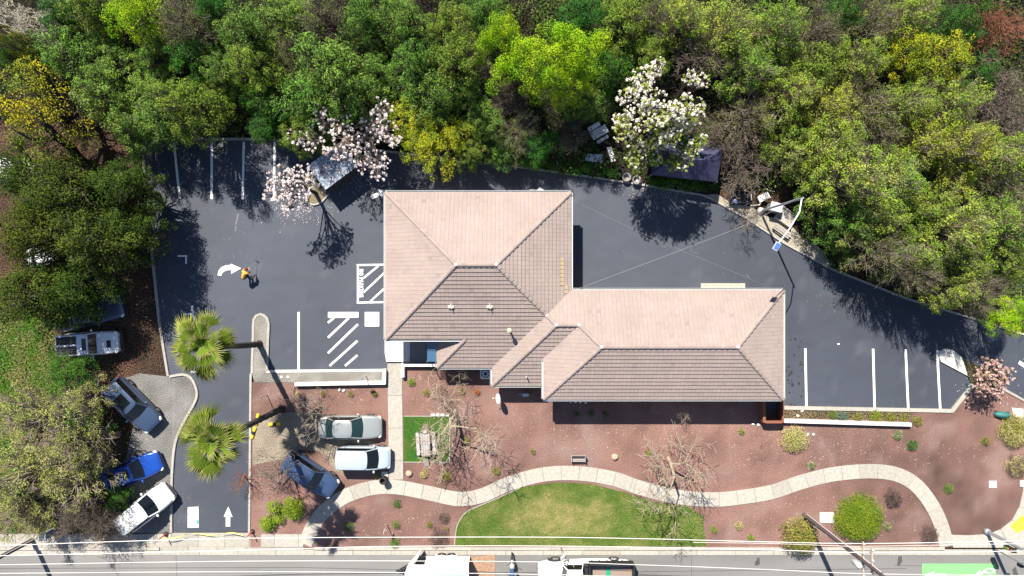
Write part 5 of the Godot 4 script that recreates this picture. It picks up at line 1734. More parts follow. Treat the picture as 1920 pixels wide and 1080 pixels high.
	# the leafless trees of the garden
	var bt := [["bare_tree", "large pale leafless tree beside the entrance path and picnic table", 842, 808, 108, 7.0, 5, 0.75, 301, "pale"], ["bare_tree", "large pale leafless tree standing over the path and lawn", 1268, 900, 106, 7.5, 5, 0.8, 305, "pale"], ["bare_tree", "grey leafless tree in the palm's shadow", 575, 776, 66, 4.5, 5, 0.85, 309, "grey"], ["bare_tree", "grey leafless tree behind the dark blue car", 516, 890, 58, 4.6, 5, 0.9, 312, "grey"], ["bare_tree", "small pale leafless tree in front of the front wing", 1282, 782, 22, 2.6, 4, 0.7, 315, "pale"], ["bare_shrub", "reddish twiggy shrub over the drive kerb", 456, 905, 36, 2.5, 4, 0.9, 318, "rust"], ["bare_shrub", "twiggy shrub against the front wing, near the brown stair", 1368, 770, 16, 1.2, 4, 0.8, 321, "pale"], ["bare_shrub", "twiggy shrub against the middle of the front wing", 1226, 768, 12, 1.2, 4, 0.8, 324, "pale"], ["bare_shrub", "leafless shrub beside the air conditioner", 866, 698, 34, 2.0, 4, 0.9, 327, "pale"], ["bare_shrub", "reddish spiky plant on the open mulch", 1430, 836, 7, 0.4, 3, 0.9, 330, "rust"], ["bare_shrub", "leafless thorn by the lamp at the lot's edge", 1402, 408, 34, 3.0, 5, 0.9, 333, "grey"]]
	for b in bt:
		var base := P(b[2], b[3], b[5] * 0.6)
		base.y = 0.03
		var o := thing(b[0], b[1], "tree" if b[0] == "bare_tree" else "shrub", base, R(0, TAU), "leafless trees and shrubs")
		var m := bare_tree(b[8], 8.0, b[7] * 1.25, b[6], 0.16, 3, 0.45).mesh()
		var bb := m.get_aabb()
		var wid := maxf(bb.size.x, bb.size.z) * 0.5
		var s: float = b[4] / 24.0 * (1.0 - b[5] * 0.6 / H) / wid
		o.scale = Vector3(s, b[5] / bb.end.y, s)
		var ctr := bb.get_center()
		o.position -= Basis(Vector3.UP, o.rotation.y) * Vector3(ctr.x * s, 0, ctr.z * s) * 0.8
		part(o, "trunk", m, {"pale": M.pale_bark, "grey": M.grey_bark, "rust": M.rust}[b[9]])
	for q in [["rose-brown boulder beside the bench", 1152, 856, 0.26], ["tan boulder beside the entrance path's foot", 767, 887, 0.25]]:
		var o := thing("boulder", q[0], "boulder", P(q[1], q[2]), 0.4)
		var mb := MB.new()
		var rows := []
		for i in 11:
			var row := []
			for j in 15:
				var a := -TAU * j / 14
				var e := -PI * 0.35 + PI * 0.85 * i / 10
				var d := Vector3(cos(a) * cos(e), sin(e) * 0.75, sin(a) * cos(e))
				if j == 14: d = Vector3(cos(e), sin(e) * 0.75, 0)
				row.append(d * q[3] * (1.0 + 0.35 * nb.get_noise_3dv(d * 3.0)) + Vector3(0, 0.15, 0))
			rows.append(row)
		mb.grid(rows)
		part(o, "rock", mb, mat(lin(0.42, 0.3, 0.22), 0.9))


func palms() -> void:
	# fan palms: one folded fan, turned into three sizes
	var fans := []
	rng.seed = 171
	for k in 6:
		var mb := MB.new()
		var pet: float = [0.2, 0.3, 0.55, 0.65, 0.85, 0.95][k]
		mb.col = Color(0.2, 0.24, 0.07)
		mb.tube([Vector3.ZERO, Vector3(pet * 0.5, 0.06, 0), Vector3(pet, 0.08, 0)], [0.03, 0.022, 0.014], 4, false)
		var n := 18
		var c := Vector3(pet, 0.08, 0)
		var tone: float = [1.1, 0.9, 1.0, 0.85, 1.15, 0.95][k]
		for i in n:
			var wide: float = [1.25, 1.2, 1.1, 1.15, 0.95, 1.0][k]
			var a0 := lerpf(-wide, wide, float(i) / n)
			var a1 := lerpf(-wide, wide, float(i + 1) / n)
			var am := (a0 + a1) * 0.5
			var ln := R(1.0, 1.22) * (1.0 - 0.16 * am * am)
			var f0 := c + Vector3(cos(a0), -0.05 - 0.06 * absf(a0), sin(a0)) * ln * 0.54
			var f1 := c + Vector3(cos(a1), -0.05 - 0.06 * absf(a1), sin(a1)) * ln * 0.54
			var rib := c + Vector3(cos(am), 0.04 - 0.06 * absf(am), sin(am)) * ln * 0.57
			var tip := c + Vector3(cos(am), -R(0.08, 0.3), sin(am)) * ln + Vector3(R(-0.04, 0.04), 0, R(-0.04, 0.04))
			var g := R(0.85, 1.15) * tone
			mb.col = Color(0.12 * g, 0.185 * g, 0.022)
			mb.tri(c, f0, rib, Vector3.UP)
			mb.tri(c, f1, rib, Vector3.UP)
			mb.col = Color(0.215 * g, 0.235 * g, 0.055)
			mb.tri(f0, tip, rib, Vector3.UP)
			mb.tri(f1, tip, rib, Vector3.UP)
		fans.append(mb.mesh())
	for q in [["tall fan palm rising from the gravel island", 487, 645, 381, 648, 10.0, 181], ["tall fan palm leaning over the drive from beside the bare tree", 529, 766, 397, 830, 12.2, 191]]:
		rng.seed = q[6]
		var base := P(q[1], q[2])
		var top := P(q[3], q[4], q[5])
		var o := thing("fan_palm", q[0], "palm", base, 0, "fan palms beside the drive")
		var tr := MB.new()
		var pts := []
		var rs := []
		for i in 25:
			var f := i / 24.0
			pts.append((top - base) * Vector3(f * f * 0.5 + f * 0.5, f, f * f * 0.5 + f * 0.5) - Vector3(0, 0.1 * (1.0 - f), 0))
			rs.append(lerpf(0.24, 0.17, f) * (1.1 if i % 2 else 0.95) + (0.12 if i == 0 else 0.0))
		tr.tube(pts, rs, 10)
		part(o, "trunk", tr, M.dark_bark)
		var sk := MB.new()
		for i in 26:
			var a := TAU * i / 26
			var p := top - base + Vector3(cos(a) * 0.16, -0.25, sin(a) * 0.16)
			sk.tube([p, p + Vector3(cos(a) * 0.35, -R(0.3, 0.8), sin(a) * 0.35)], [0.03, 0.01], 4, false)
		part(o, "dead_skirt", sk, M.pale_bark)
		for i in 24:
			var ring := 0 if i < 6 else (1 if i < 14 else 2)
			var el: float = [R(0.5, 1.0), R(0.1, 0.55), R(-0.55, 0.1)][ring]
			var yaw := i * 2.39996 + R(-0.3, 0.3)
			var s: float = R(0.95, 1.2) * [0.82, 1.06, 1.14][ring]
			var bs := Basis(Vector3.UP, yaw) * Basis(Vector3(0, 0, 1), el) * Basis(Vector3.RIGHT, R(-0.75, 0.75))
			part(o, "frond", fans[ring * 2 + i % 2], M.leaf, Transform3D(bs.scaled(Vector3(s, s, s)), top - base + Vector3(0, 0.1, 0)))
		for i in 5:
			var bs := Basis(Vector3.UP, R(0, TAU)) * Basis(Vector3(0, 0, 1), R(-1.1, -0.7)) * Basis(Vector3.RIGHT, R(-0.6, 0.6))
			part(o, "dead_frond", fans[2 + i % 4], M.dead_leaf, Transform3D(bs, top - base - Vector3(0, 0.1, 0)))


# ---------------------------------------------------------------- vehicles

func paint(r: float, g: float, b: float, metal := 0.3) -> StandardMaterial3D:
	var m := mat(lin(r, g, b), 0.32, metal)
	m.clearcoat_enabled = true
	m.clearcoat = 0.8
	m.clearcoat_roughness = 0.06
	return m


func wheel(root: Node, at: Vector3, r: float, w: float, side: float) -> void:
	var o := Node3D.new()
	o.name = "wheel"
	root.add_child(o, true)
	o.position = at
	var b := Basis(Vector3.RIGHT, PI / 2)
	var t := MB.new()
	t.lathe(Vector3.ZERO, [Vector2(r * 0.62, -w * 0.5), Vector2(r * 0.93, -w * 0.5), Vector2(r, -w * 0.36), Vector2(r, w * 0.36), Vector2(r * 0.93, w * 0.5), Vector2(r * 0.62, w * 0.5)], 20, b)
	part(o, "tyre", t, M.rubber)
	var m := MB.new()
	m.lathe(Vector3.ZERO, [Vector2(r * 0.63, -w * 0.45), Vector2(r * 0.63, w * 0.45)], 20, b)
	m.lathe(Vector3(0, 0, side * w * 0.3), [Vector2(0.001, -0.03), Vector2(r * 0.16, -0.03), Vector2(r * 0.16, 0.03), Vector2(0.001, 0.03)], 10, b)
	for k in 5:
		var a := TAU * k / 5
		m.beam(Vector3(0, 0, side * w * 0.28), Vector3(cos(a) * r * 0.62, sin(a) * r * 0.62, side * w * 0.28), 0.07, 0.035)
	part(o, "rim", m, M.alloy)


func body_row(x: float, t: float, L: float, W: float, top: float, c: float, lift := 0.0) -> Array:
	var w := W * 0.5 * (1.0 - 0.05 * t * t - (0.24 * pow(t, 8.0) if t > 0.0 else 0.16 * pow(t, 10.0)))
	var tp := top - 0.10 * pow(absf(t), 24.0)
	var row := []
	var prof := [[0.9, c], [0.985, c + 0.12], [1.0, 0.52 * tp], [0.985, 0.8 * tp], [0.94, tp - 0.05], [0.82, tp], [0.45, tp + 0.022], [0.0, tp + 0.03]]
	for q in prof:
		row.append(Vector3(x, q[1] + lift, -w * q[0]))
	for i in range(prof.size() - 2, -1, -1):
		row.append(Vector3(x, prof[i][1] + lift, w * prof[i][0]))
	return row


func car(called: String, label: String, cat: String, px: float, py: float, dx: float, dy: float, L: float, W: float, Ht: float, pm: Material, o := {}) -> Node3D:
	var root := thing(called, label, cat, P(px, py, 0.0), atan2(-dy, dx), o.get("group", ""))
	root.position = P(px, py, 0.7) * Vector3(1, 0, 1) + Vector3(0, o.get("y", 0.03), 0)
	var belt: float = o.get("belt", Ht * 0.62)
	var hood: float = o.get("hood", belt - 0.02)
	var nose: float = o.get("nose", hood - 0.2)
	var tail: float = o.get("tail", belt)
	var b0: float = o.get("b0", -0.47) * L
	var b1: float = o.get("b1", 0.2) * L
	var r0: float = o.get("r0", -0.42) * L
	var r1: float = o.get("r1", 0.06) * L
	var tops := func(x: float) -> float:
		if x > b1:
			return lerpf(hood, nose, pow((x - b1) / (L * 0.5 - b1), 1.8))
		if x < b0:
			return lerpf(belt, tail, minf(1.0, (b0 - x) / 0.2))
		return belt
	var rows := []
	for t in [-1.0, -0.985, -0.95, -0.88, -0.75, -0.6, -0.4, -0.2, 0.0, 0.2, 0.35, 0.5, 0.62, 0.75, 0.88, 0.95, 0.985, 1.0]:
		var x: float = t * L * 0.5
		rows.append(body_row(x, t, L, W, tops.call(x), 0.26))
	var mb := MB.new()
	mb.grid(rows)
	for e in [0, rows.size() - 1]:
		for j in range(1, rows[e].size() - 1):
			mb.tri(rows[e][0], rows[e][j], rows[e][j + 1], Vector3(-1 if e == 0 else 1, 0, 0))
	var body := part(root, "body", mb, pm)
	# bonnet and boot lid: panels a shade proud of the body, so a gap shows round them
	var pans := [[b1 + 0.14, L * 0.5 - 0.16, "bonnet"]]
	if b0 > -0.42 * L:
		pans.append([-L * 0.5 + 0.1, b0 - 0.12, "boot_lid"])
	for pn in pans:
		var pr := []
		for i in 7:
			var x: float = lerpf(pn[0], pn[1], i / 6.0)
			var full := body_row(x, x / (L * 0.5), L, W, tops.call(x), 0.26, 0.012)
			pr.append(full.slice(5, 10))
		var hb := MB.new()
		hb.grid(pr)
		var k: int = pr[0].size() - 1
		for i in 6:
			hb.quad(pr[i][0], pr[i + 1][0], pr[i + 1][0] - Vector3(0, 0.03, 0), pr[i][0] - Vector3(0, 0.03, 0))
			hb.quad(pr[i][k], pr[i + 1][k], pr[i + 1][k] - Vector3(0, 0.03, 0), pr[i][k] - Vector3(0, 0.03, 0))
		part(root, pn[2], hb, pm)
	# greenhouse
	var wb := W * 0.5 * 0.88
	var wt: float = W * 0.5 * o.get("wt", 0.70)
	var y0 := belt - 0.01
	var y1 := Ht - 0.05
	var bow: float = o.get("bow", 0.14)
	for side in [1.0, -1.0]:
		var g := []
		for i in 5:
			var f := i / 4.0
			var x0 := lerpf(b1, r1, f) if side > 0 else lerpf(b0, r0, f)
			var w := lerpf(wb, wt, f)
			var row := []
			for j in 9:
				var q := lerpf(-1.0, 1.0, j / 8.0)
				row.append(Vector3(x0 + side * bow * (1.0 - q * q) * (1.0 - 0.3 * f) - side * bow * 0.3, lerpf(y0, y1, f) + 0.02 * (1.0 - q * q), w * q))
			g.append(row)
		if side > 0: g.reverse()
		var wm := MB.new()
		wm.grid(g)
		part(root, "windshield" if side > 0 else "rear_window", wm, o.get("glass", M.glass))
	for s in [-1.0, 1.0]:
		var n := 3 if o.get("long", true) else 2
		for i in n:
			var f0 := (i + 0.03) / n
			var f1 := (i + 0.97) / n
			var a := Vector3(lerpf(b0, b1, f0), y0, s * wb)
			var b := Vector3(lerpf(b0, b1, f1), y0, s * wb)
			var c := Vector3(lerpf(r0, r1, f1), y1, s * wt)
			var d := Vector3(lerpf(r0, r1, f0), y1, s * wt)
			var sm := MB.new()
			sm.quad(a, b, c, d, Vector3(0, 0.3, s))
			part(root, "side_window", sm, M.glass)
		for q in [[b1 - 0.01, r1], [b0 + 0.02, r0]]:
			var pl := MB.new()
			pl.tube([Vector3(q[0], y0, s * wb), Vector3(lerpf(q[0], q[1], 0.5), lerpf(y0, y1, 0.5) + 0.01, s * lerpf(wb, wt, 0.5)), Vector3(q[1], y1, s * wt)], [0.05, 0.045, 0.045], 6)
			part(root, "pillar", pl, pm)
		if n == 3 or true:
			var sl := MB.new()
			sl.beam(Vector3(b0, y0 + 0.01, s * wb), Vector3(b1, y0 + 0.01, s * wb), 0.04, 0.03)
			part(root, "window_sill", sl, M.dark)
		var mi := MB.new()
		mi.ball(Vector3(b1 - 0.28, belt + 0.1, s * (W * 0.5 + 0.09)), Vector3(0.09, 0.08, 0.12))
		mi.beam(Vector3(b1 - 0.28, belt + 0.04, s * W * 0.43), Vector3(b1 - 0.28, belt + 0.06, s * (W * 0.5 + 0.03)), 0.06, 0.04)
		part(root, "mirror", mi, pm)
		for x in [-0.31, 0.31]:
			wheel(root, Vector3(x * L, 0.33, s * (W * 0.5 - 0.12)), o.get("wheel", 0.33), 0.22, s)
		var hl := MB.new()
		hl.ball(Vector3(L * 0.5 - 0.2, nose - 0.09, s * W * 0.38), Vector3(0.17, 0.075, 0.15), Basis(Vector3.UP, s * 0.45))
		part(root, "headlight", hl, M.lamp_glass)
		var tl := MB.new()
		tl.ball(Vector3(-L * 0.5 + 0.09, tail - 0.16, s * W * 0.4), Vector3(0.07, 0.13, 0.1))
		part(root, "tail_light", tl, M.tail)
	# roof panel
	var rr := []
	for i in 9:
		var f := i / 8.0
		var x := lerpf(r0 - 0.03, r1 + 0.03, f)
		var row := []
		for j in 9:
			var q := lerpf(-1.0, 1.0, j / 8.0)
			var ex := 0.0
			if i >= 7: ex = bow * 0.7 * (1.0 - q * q) - bow * 0.2
			if i <= 1: ex = -bow * 0.6 * (1.0 - q * q) + bow * 0.2
			var edge := pow(absf(q), 6.0) * 0.05 + pow(absf(2.0 * f - 1.0), 8.0) * 0.05
			row.append(Vector3(x + ex, Ht - edge + 0.02 * (1.0 - q * q), (wt + 0.025) * q))
		rr.append(row)
	var rm := MB.new()
	rm.grid(rr)
	var roof := part(root, "roof", rm, o.get("roof", pm))
	if o.has("sunroof"):
		var sr := MB.new()
		var q: Array = o.sunroof
		sr.box(Vector3((q[0] + q[1]) * 0.5 * L, Ht + 0.015, 0), Vector3((q[1] - q[0]) * L, 0.03, q[2]))
		part(roof, "sunroof", sr, M.glass)
	if o.get("rails", false):
		for s in [-1.0, 1.0]:
			var rl := MB.new()
			rl.tube([Vector3(r0 + 0.1, Ht, s * wt * 0.9), Vector3(r0 + 0.2, Ht + 0.06, s * wt * 0.9), Vector3(r1 - 0.25, Ht + 0.06, s * wt * 0.9), Vector3(r1 - 0.12, Ht, s * wt * 0.9)], [0.016, 0.018, 0.018, 0.016], 5)
			part(roof, "roof_rail", rl, o.get("rail_mat", M.dark))
	for s in [0.14, -0.3]:
		var wp := MB.new()
		wp.tube([Vector3(b1 + 0.03, belt + 0.04, s * W), Vector3(b1 - 0.04, belt + 0.07, (s + 0.26) * W)], [0.012, 0.01], 4)
		part(root, "wiper", wp, M.dark)
	for e in [[1.0, 0.5], [-1.0, 0.48]]:
		var bm := MB.new()
		bm.box(Vector3(e[0] * (L * 0.5 - 0.03), e[1], 0), Vector3(0.12, 0.16, W * 0.72))
		part(root, "bumper", bm, M.dark)
	return root


func vehicles() -> void:
	rng.seed = 211
	car("parked_car", "grey-blue family car with a dark panoramic sunroof on the gravel", "car", 250, 759, 81, 82, 4.75, 1.9, 1.62, paint(0.045, 0.075, 0.14), {"sunroof": [-0.22, 0.0, 0.85], "group": "cars parked on the gravel", "wt": 0.72, "y": 0.02})
	car("parked_car", "bright blue saloon half hidden under the leafing tree", "car", 248, 884, 108, -45, 4.65, 1.82, 1.45, paint(0.008, 0.065, 0.38), {"b0": -0.36, "b1": 0.2, "r0": -0.2, "r1": 0.05, "belt": 0.92, "sunroof": [-0.06, 0.03, 0.7], "group": "cars parked on the gravel", "y": 0.02})
	car("parked_car", "white family car with pale roof at the sidewalk end of the gravel", "car", 274, 953, 80, -62, 4.6, 1.86, 1.68, paint(0.72, 0.73, 0.75, 0.0), {"b0": -0.48, "r0": -0.45, "rails": true, "rail_mat": M.gutter, "wt": 0.76, "group": "cars parked on the gravel", "y": 0.02})
	car("parked_car", "silver saloon, uppermost of the three on the dirt pad", "car", 657, 801, 118, -1, 4.85, 1.85, 1.44, paint(0.38, 0.41, 0.4, 0.5), {"b0": -0.37, "b1": 0.2, "r0": -0.23, "r1": 0.04, "belt": 0.92, "group": "cars parked on the dirt pad", "glass": mat(Color(0.12, 0.2, 0.21), 0.06), "y": 0.055})
	car("parked_car", "pale blue-white compact van nearest the entrance path", "car", 683, 858, 97, 1, 4.1, 1.78, 1.62, paint(0.42, 0.5, 0.58, 0.2), {"b0": -0.49, "b1": 0.27, "r0": -0.47, "r1": 0.08, "wt": 0.78, "group": "cars parked on the dirt pad", "y": 0.055})
	car("parked_car", "dark blue family car parked askew at the edge of the winding path", "car", 582, 889, 88, 58, 4.55, 1.85, 1.66, paint(0.045, 0.08, 0.165), {"b0": -0.48, "r0": -0.45, "rails": true, "wt": 0.74, "group": "cars parked on the dirt pad", "y": 0.055})
	var pk := car("pickup_truck", "dark blue-grey pickup under the oaks", "truck", 167, 588, 120, -30, 5.3, 1.95, 1.75, paint(0.06, 0.08, 0.14), {"b0": -0.16, "b1": 0.2, "r0": -0.12, "r1": 0.08, "belt": 1.05, "tail": 1.05, "y": -0.02, "wheel": 0.38})
	var bed := MB.new()
	bed.box(Vector3(-1.72, 1.07, 0), Vector3(1.5, 0.06, 1.45))
	part(pk, "bed_cover", bed, M.dark)
	var ow := car("off_road_car", "white off-road car with black roof panels under the oaks", "car", 172, 644, 120, -8, 4.4, 1.85, 1.82, paint(0.6, 0.62, 0.66, 0.0), {"b0": -0.49, "b1": 0.14, "r0": -0.47, "r1": 0.07, "belt": 1.15, "hood": 1.14, "nose": 1.05, "wt": 0.82, "bow": 0.04, "y": -0.02, "wheel": 0.4, "sunroof": [-0.02, 0.05, 0.9]})
	for s in [-1.0, 1.0]:
		var rp := MB.new()
		rp.box(Vector3(-1.25, 1.85, s * 0.36), Vector3(1.5, 0.06, 0.6))
		for k in 3:
			rp.box(Vector3(-1.25, 1.89, s * 0.36 + (k - 1) * 0.18), Vector3(1.4, 0.03, 0.05))
		part(ow, "roof_panel", rp, M.dark)
	var vn := MB.new()
	vn.box(Vector3(1.55, 1.15, 0.1), Vector3(0.32, 0.03, 0.55))
	part(ow, "bonnet_vent", vn, M.dark)
	var bf := MB.new()
	bf.tube([Vector3(2.15, 0.6, -0.9), Vector3(2.32, 0.62, -0.6), Vector3(2.36, 0.62, 0.6), Vector3(2.15, 0.6, 0.9)], [0.09, 0.1, 0.1, 0.09], 8)
	bf.tube([Vector3(2.3, 0.6, -0.5), Vector3(2.36, 1.0, -0.45), Vector3(2.36, 1.0, 0.45), Vector3(2.3, 0.6, 0.5)], [0.035, 0.035, 0.035, 0.035], 6)
	part(ow, "bull_bar", bf, M.dark)
	var sp := MB.new()
	sp.lathe(Vector3(-2.33, 1.0, 0), [Vector2(0.1, -0.1), Vector2(0.36, -0.1), Vector2(0.39, 0.0), Vector2(0.36, 0.1), Vector2(0.1, 0.1)], 18, Basis(Vector3(0, 0, 1), PI / 2))
	part(ow, "spare_wheel", sp, M.rubber)
	car("hidden_car", "white car glimpsed through the oak leaves at the west edge", "car", 32, 322, 100, 18, 4.5, 1.8, 1.5, paint(0.72, 0.73, 0.75, 0.0), {"b0": -0.4, "r0": -0.26, "y": -0.02, "group": "cars hidden under the oaks"})
	car("hidden_car", "white car glimpsed through the middle of the oaks", "car", 108, 480, 110, -10, 4.6, 1.8, 1.5, paint(0.72, 0.74, 0.78, 0.0), {"b0": -0.4, "r0": -0.26, "y": -0.02, "group": "cars hidden under the oaks"})
	trailer()
	work_truck()
	motorcycle()


func trailer() -> void:
	var z0 := P(0, 1038).z
	var x0 := P(768, 0).x
	var t := thing("box_trailer", "white box trailer with pale roof panels and a lowered ramp", "trailer", Vector3(x0, 0.0, z0))
	var L := 4.75
	var W := 2.3
	var wm := mat(lin(0.8, 0.8, 0.8), 0.45)
	var shell := PackedVector2Array([Vector2(0.5, 0), Vector2(L, 0), Vector2(L, W), Vector2(0.5, W), Vector2(0.0, W - 0.6), Vector2(0, 0.6)])
	for q in [["floor_deck", 0.45, 0.52], ["roof_skin", 2.25, 2.3]]:
		var b := MB.new()
		b.prism(shell, q[1], q[2])
		part(t, q[0], b, wm if q[0] == "roof_skin" else M.wood)
	for q in [[1.42, 0, L, 0], [0.5, 0, 0.72, 0], [0.5, W, L, W], [0.0, 0.6, 0.5, 0], [0, W - 0.6, 0.5, W], [0, 0.6, 0, W - 0.6]]:
		var b := MB.new()
		b.beam(Vector3(q[0], 1.38, clampf(q[1], 0.03, W - 0.03)), Vector3(q[2], 1.38, clampf(q[3], 0.03, W - 0.03)), 0.05, 1.72)
		part(t, "wall_panel", b, wm)
	for i in 4:
		var p := MB.new()
		p.box(Vector3(0.72 + i * 1.08, 2.33, W * 0.5), Vector3(1.0, 0.03, W - 0.5))
		part(t, "roof_panel", p, mat(lin(0.36, 0.46, 0.5), 0.35))
	for s in [0.0, W]:
		var r := MB.new()
		r.tube([Vector3(0.5, 2.3, s), Vector3(L, 2.3, s)], [0.05, 0.05], 8)
		part(t, "edge_rail", r, wm)
		for x in [2.55, 3.3]:
			wheel(t, Vector3(x, 0.33, clampf(s, 0.02, W - 0.02)), 0.33, 0.2, -1.0 if s == 0.0 else 1.0)
		var f := MB.new()
		var rows := []
		for i in 9:
			var a := PI * i / 8
			rows.append([Vector3(2.92 - cos(a) * 0.85, 0.5 + sin(a) * 0.3, s - 0.14), Vector3(2.92 - cos(a) * 0.85, 0.5 + sin(a) * 0.3, s + 0.14)])
		f.grid(rows)
		part(t, "fender", f, wm)
	var d := MB.new()
	d.box(Vector3(0.78, 1.4, -0.33), Vector3(0.05, 1.7, 0.75), Basis(Vector3.UP, -0.6))
	part(t, "side_door", d, wm)
	var rp := MB.new()
	rp.box(Vector3(L + 0.95, 0.24, W * 0.5), Vector3(2.0, 0.05, W - 0.15), Basis(Vector3(0, 0, 1), -0.23))
	var pw := ground_mat(noise_tex(0.02, [[0.3, Color(0.9, 0.87, 0.84)], [0.6, Color(1, 1, 1)]], 61, 256), 1.5, 0.85)
	pw.albedo_color = lin(0.34, 0.22, 0.15)
	part(t, "ramp", rp, pw)
	var h := MB.new()
	h.beam(Vector3(0.3, 0.4, 0.5), Vector3(-0.85, 0.42, W * 0.5), 0.08, 0.1)
	h.beam(Vector3(0.3, 0.4, W - 0.5), Vector3(-0.85, 0.42, W * 0.5), 0.08, 0.1)
	h.tube([Vector3(-0.6, 0.05, W * 0.5), Vector3(-0.6, 0.8, W * 0.5)], [0.04, 0.04], 6)
	h.box(Vector3(-0.35, 0.55, W * 0.5 - 0.05), Vector3(0.3, 0.25, 0.45))
	h.ball(Vector3(-0.9, 0.45, W * 0.5), Vector3(0.09, 0.08, 0.09))
	part(t, "hitch", h, M.dark)


func work_truck() -> void:
	var t := car("work_truck", "white work truck with a black-sided dump bed on the street", "truck", 1097, 1076, -1, 0, 7.3, 2.15, 2.15, paint(0.78, 0.78, 0.78, 0.0), {"b0": 0.03, "b1": 0.24, "r0": 0.05, "r1": 0.2, "belt": 1.35, "hood": 1.32, "nose": 1.15, "tail": 0.75, "wt": 0.8, "y": 0.01, "wheel": 0.42, "long": false})
	var fl := MB.new()
	fl.box(Vector3(-1.95, 0.86, 0), Vector3(3.3, 0.08, 2.05))
	part(t, "bed_floor", fl, mat(lin(0.24, 0.19, 0.16), 0.95))
	for s in [-1.0, 1.0]:
		var sd := MB.new()
		sd.box(Vector3(-1.95, 1.25, s * 1.06), Vector3(3.4, 0.75, 0.09))
		for k in 6:
			sd.box(Vector3(-3.4 + k * 0.58, 1.25, s * 1.13), Vector3(0.09, 0.7, 0.06))
		sd.box(Vector3(-1.95, 1.65, s * 1.07), Vector3(3.45, 0.08, 0.16))
		part(t, "bed_side", sd, M.dark)
		var fe := MB.new()
		var rows := []
		for i in 9:
			var a := PI * i / 8
			rows.append([Vector3(2.26 - cos(a) * 0.6, 0.5 + sin(a) * 0.45, s * 1.0 - 0.22), Vector3(2.26 - cos(a) * 0.6, 0.5 + sin(a) * 0.45, s * 1.0 + 0.22)])
		fe.grid(rows)
		part(t, "fender", fe, M.dark)
	for x in [-3.62, -0.27]:
		var e := MB.new()
		e.box(Vector3(x, 1.25, 0), Vector3(0.1, 0.8, 2.05))
		part(t, "bed_end", e, M.dark)
	var tb := MB.new()
	tb.box(Vector3(-0.02, 1.15, 0.5), Vector3(0.36, 0.5, 0.9))
	tb.box(Vector3(-0.02, 1.1, -0.55), Vector3(0.36, 0.4, 0.8))
	part(t, "tool_box", tb, M.dark)
	var gs := MB.new()
	gs.box(Vector3(-1.75, 0.93, 0), Vector3(0.32, 0.03, 1.95))
	part(t, "green_strap", gs, mat(lin(0.01, 0.26, 0.15), 0.7))


func motorcycle() -> void:
	var t := thing("motorcycle", "blue and silver motorcycle parked between trailer and truck", "motorcycle", P(960, 1058) * Vector3(1, 0, 1), PI / 2)
	for x in [-0.72, 0.72]:
		wheel(t, Vector3(x, 0.32, 0), 0.32, 0.13, 1.0)
	var f := MB.new()
	f.tube([Vector3(-0.72, 0.32, 0.08), Vector3(-0.2, 0.5, 0.08), Vector3(0.45, 0.85, 0.0)], [0.03, 0.035, 0.03], 6)
	f.tube([Vector3(-0.72, 0.32, -0.08), Vector3(-0.2, 0.5, -0.08), Vector3(0.45, 0.85, 0.0)], [0.03, 0.035, 0.03], 6)
	part(t, "frame", f, M.dark)
	for s in [-0.1, 0.1]:
		var k := MB.new()
		k.tube([Vector3(0.72, 0.32, s), Vector3(0.45, 0.95, s)], [0.03, 0.03], 6)
		part(t, "fork", k, M.alloy)
	var e := MB.new()
	e.box(Vector3(0.05, 0.42, 0), Vector3(0.5, 0.36, 0.4))
	part(t, "engine", e, M.alloy)
	var tk := MB.new()
	tk.ball(Vector3(0.2, 0.8, 0), Vector3(0.32, 0.17, 0.2))
	part(t, "tank", tk, paint(0.6, 0.58, 0.54))
	var s2 := MB.new()
	s2.ball(Vector3(-0.32, 0.76, 0), Vector3(0.38, 0.09, 0.17))
	part(t, "seat", s2, paint(0.05, 0.12, 0.3))
	var hb := MB.new()
	hb.tube([Vector3(0.32, 1.05, -0.42), Vector3(0.45, 1.0, -0.15), Vector3(0.45, 1.0, 0.15), Vector3(0.32, 1.05, 0.42)], [0.022, 0.018, 0.018, 0.022], 6)
	part(t, "handlebar", hb, M.dark)
	for s in [-1.0, 1.0]:
		var bg := MB.new()
		bg.box(Vector3(-0.6, 0.6, s * 0.26), Vector3(0.45, 0.32, 0.18))
		part(t, "pannier", bg, M.alloy)
	var hl := MB.new()
	hl.ball(Vector3(0.6, 0.92, 0), Vector3(0.1, 0.1, 0.1))
	part(t, "headlight", hl, M.lamp_glass)


# ---------------------------------------------------------------- along the street

func cable(label: String, pts: Array, r: float, m: Material, group: String) -> void:
	# plan points with heights, smoothed
	var c := Curve3D.new()
	var ps := []
	for q in pts:
		ps.append(P(q[0], q[1], q[2]))
	for i in ps.size():
		var tn: Vector3 = (ps[mini(i + 1, ps.size() - 1)] - ps[maxi(i - 1, 0)]) / 6.0
		c.add_point(ps[i], -tn, tn)
	var line := []
	var rs := []
	for i in 61:
		line.append(c.sample_baked(c.get_baked_length() * i / 60.0))
		rs.append(r)
	var mb := MB.new()
	mb.tube(line, rs, 6, false)
	var o := part(self, "overhead_cable", mb, m)
	tag(o, label, "cable", group)


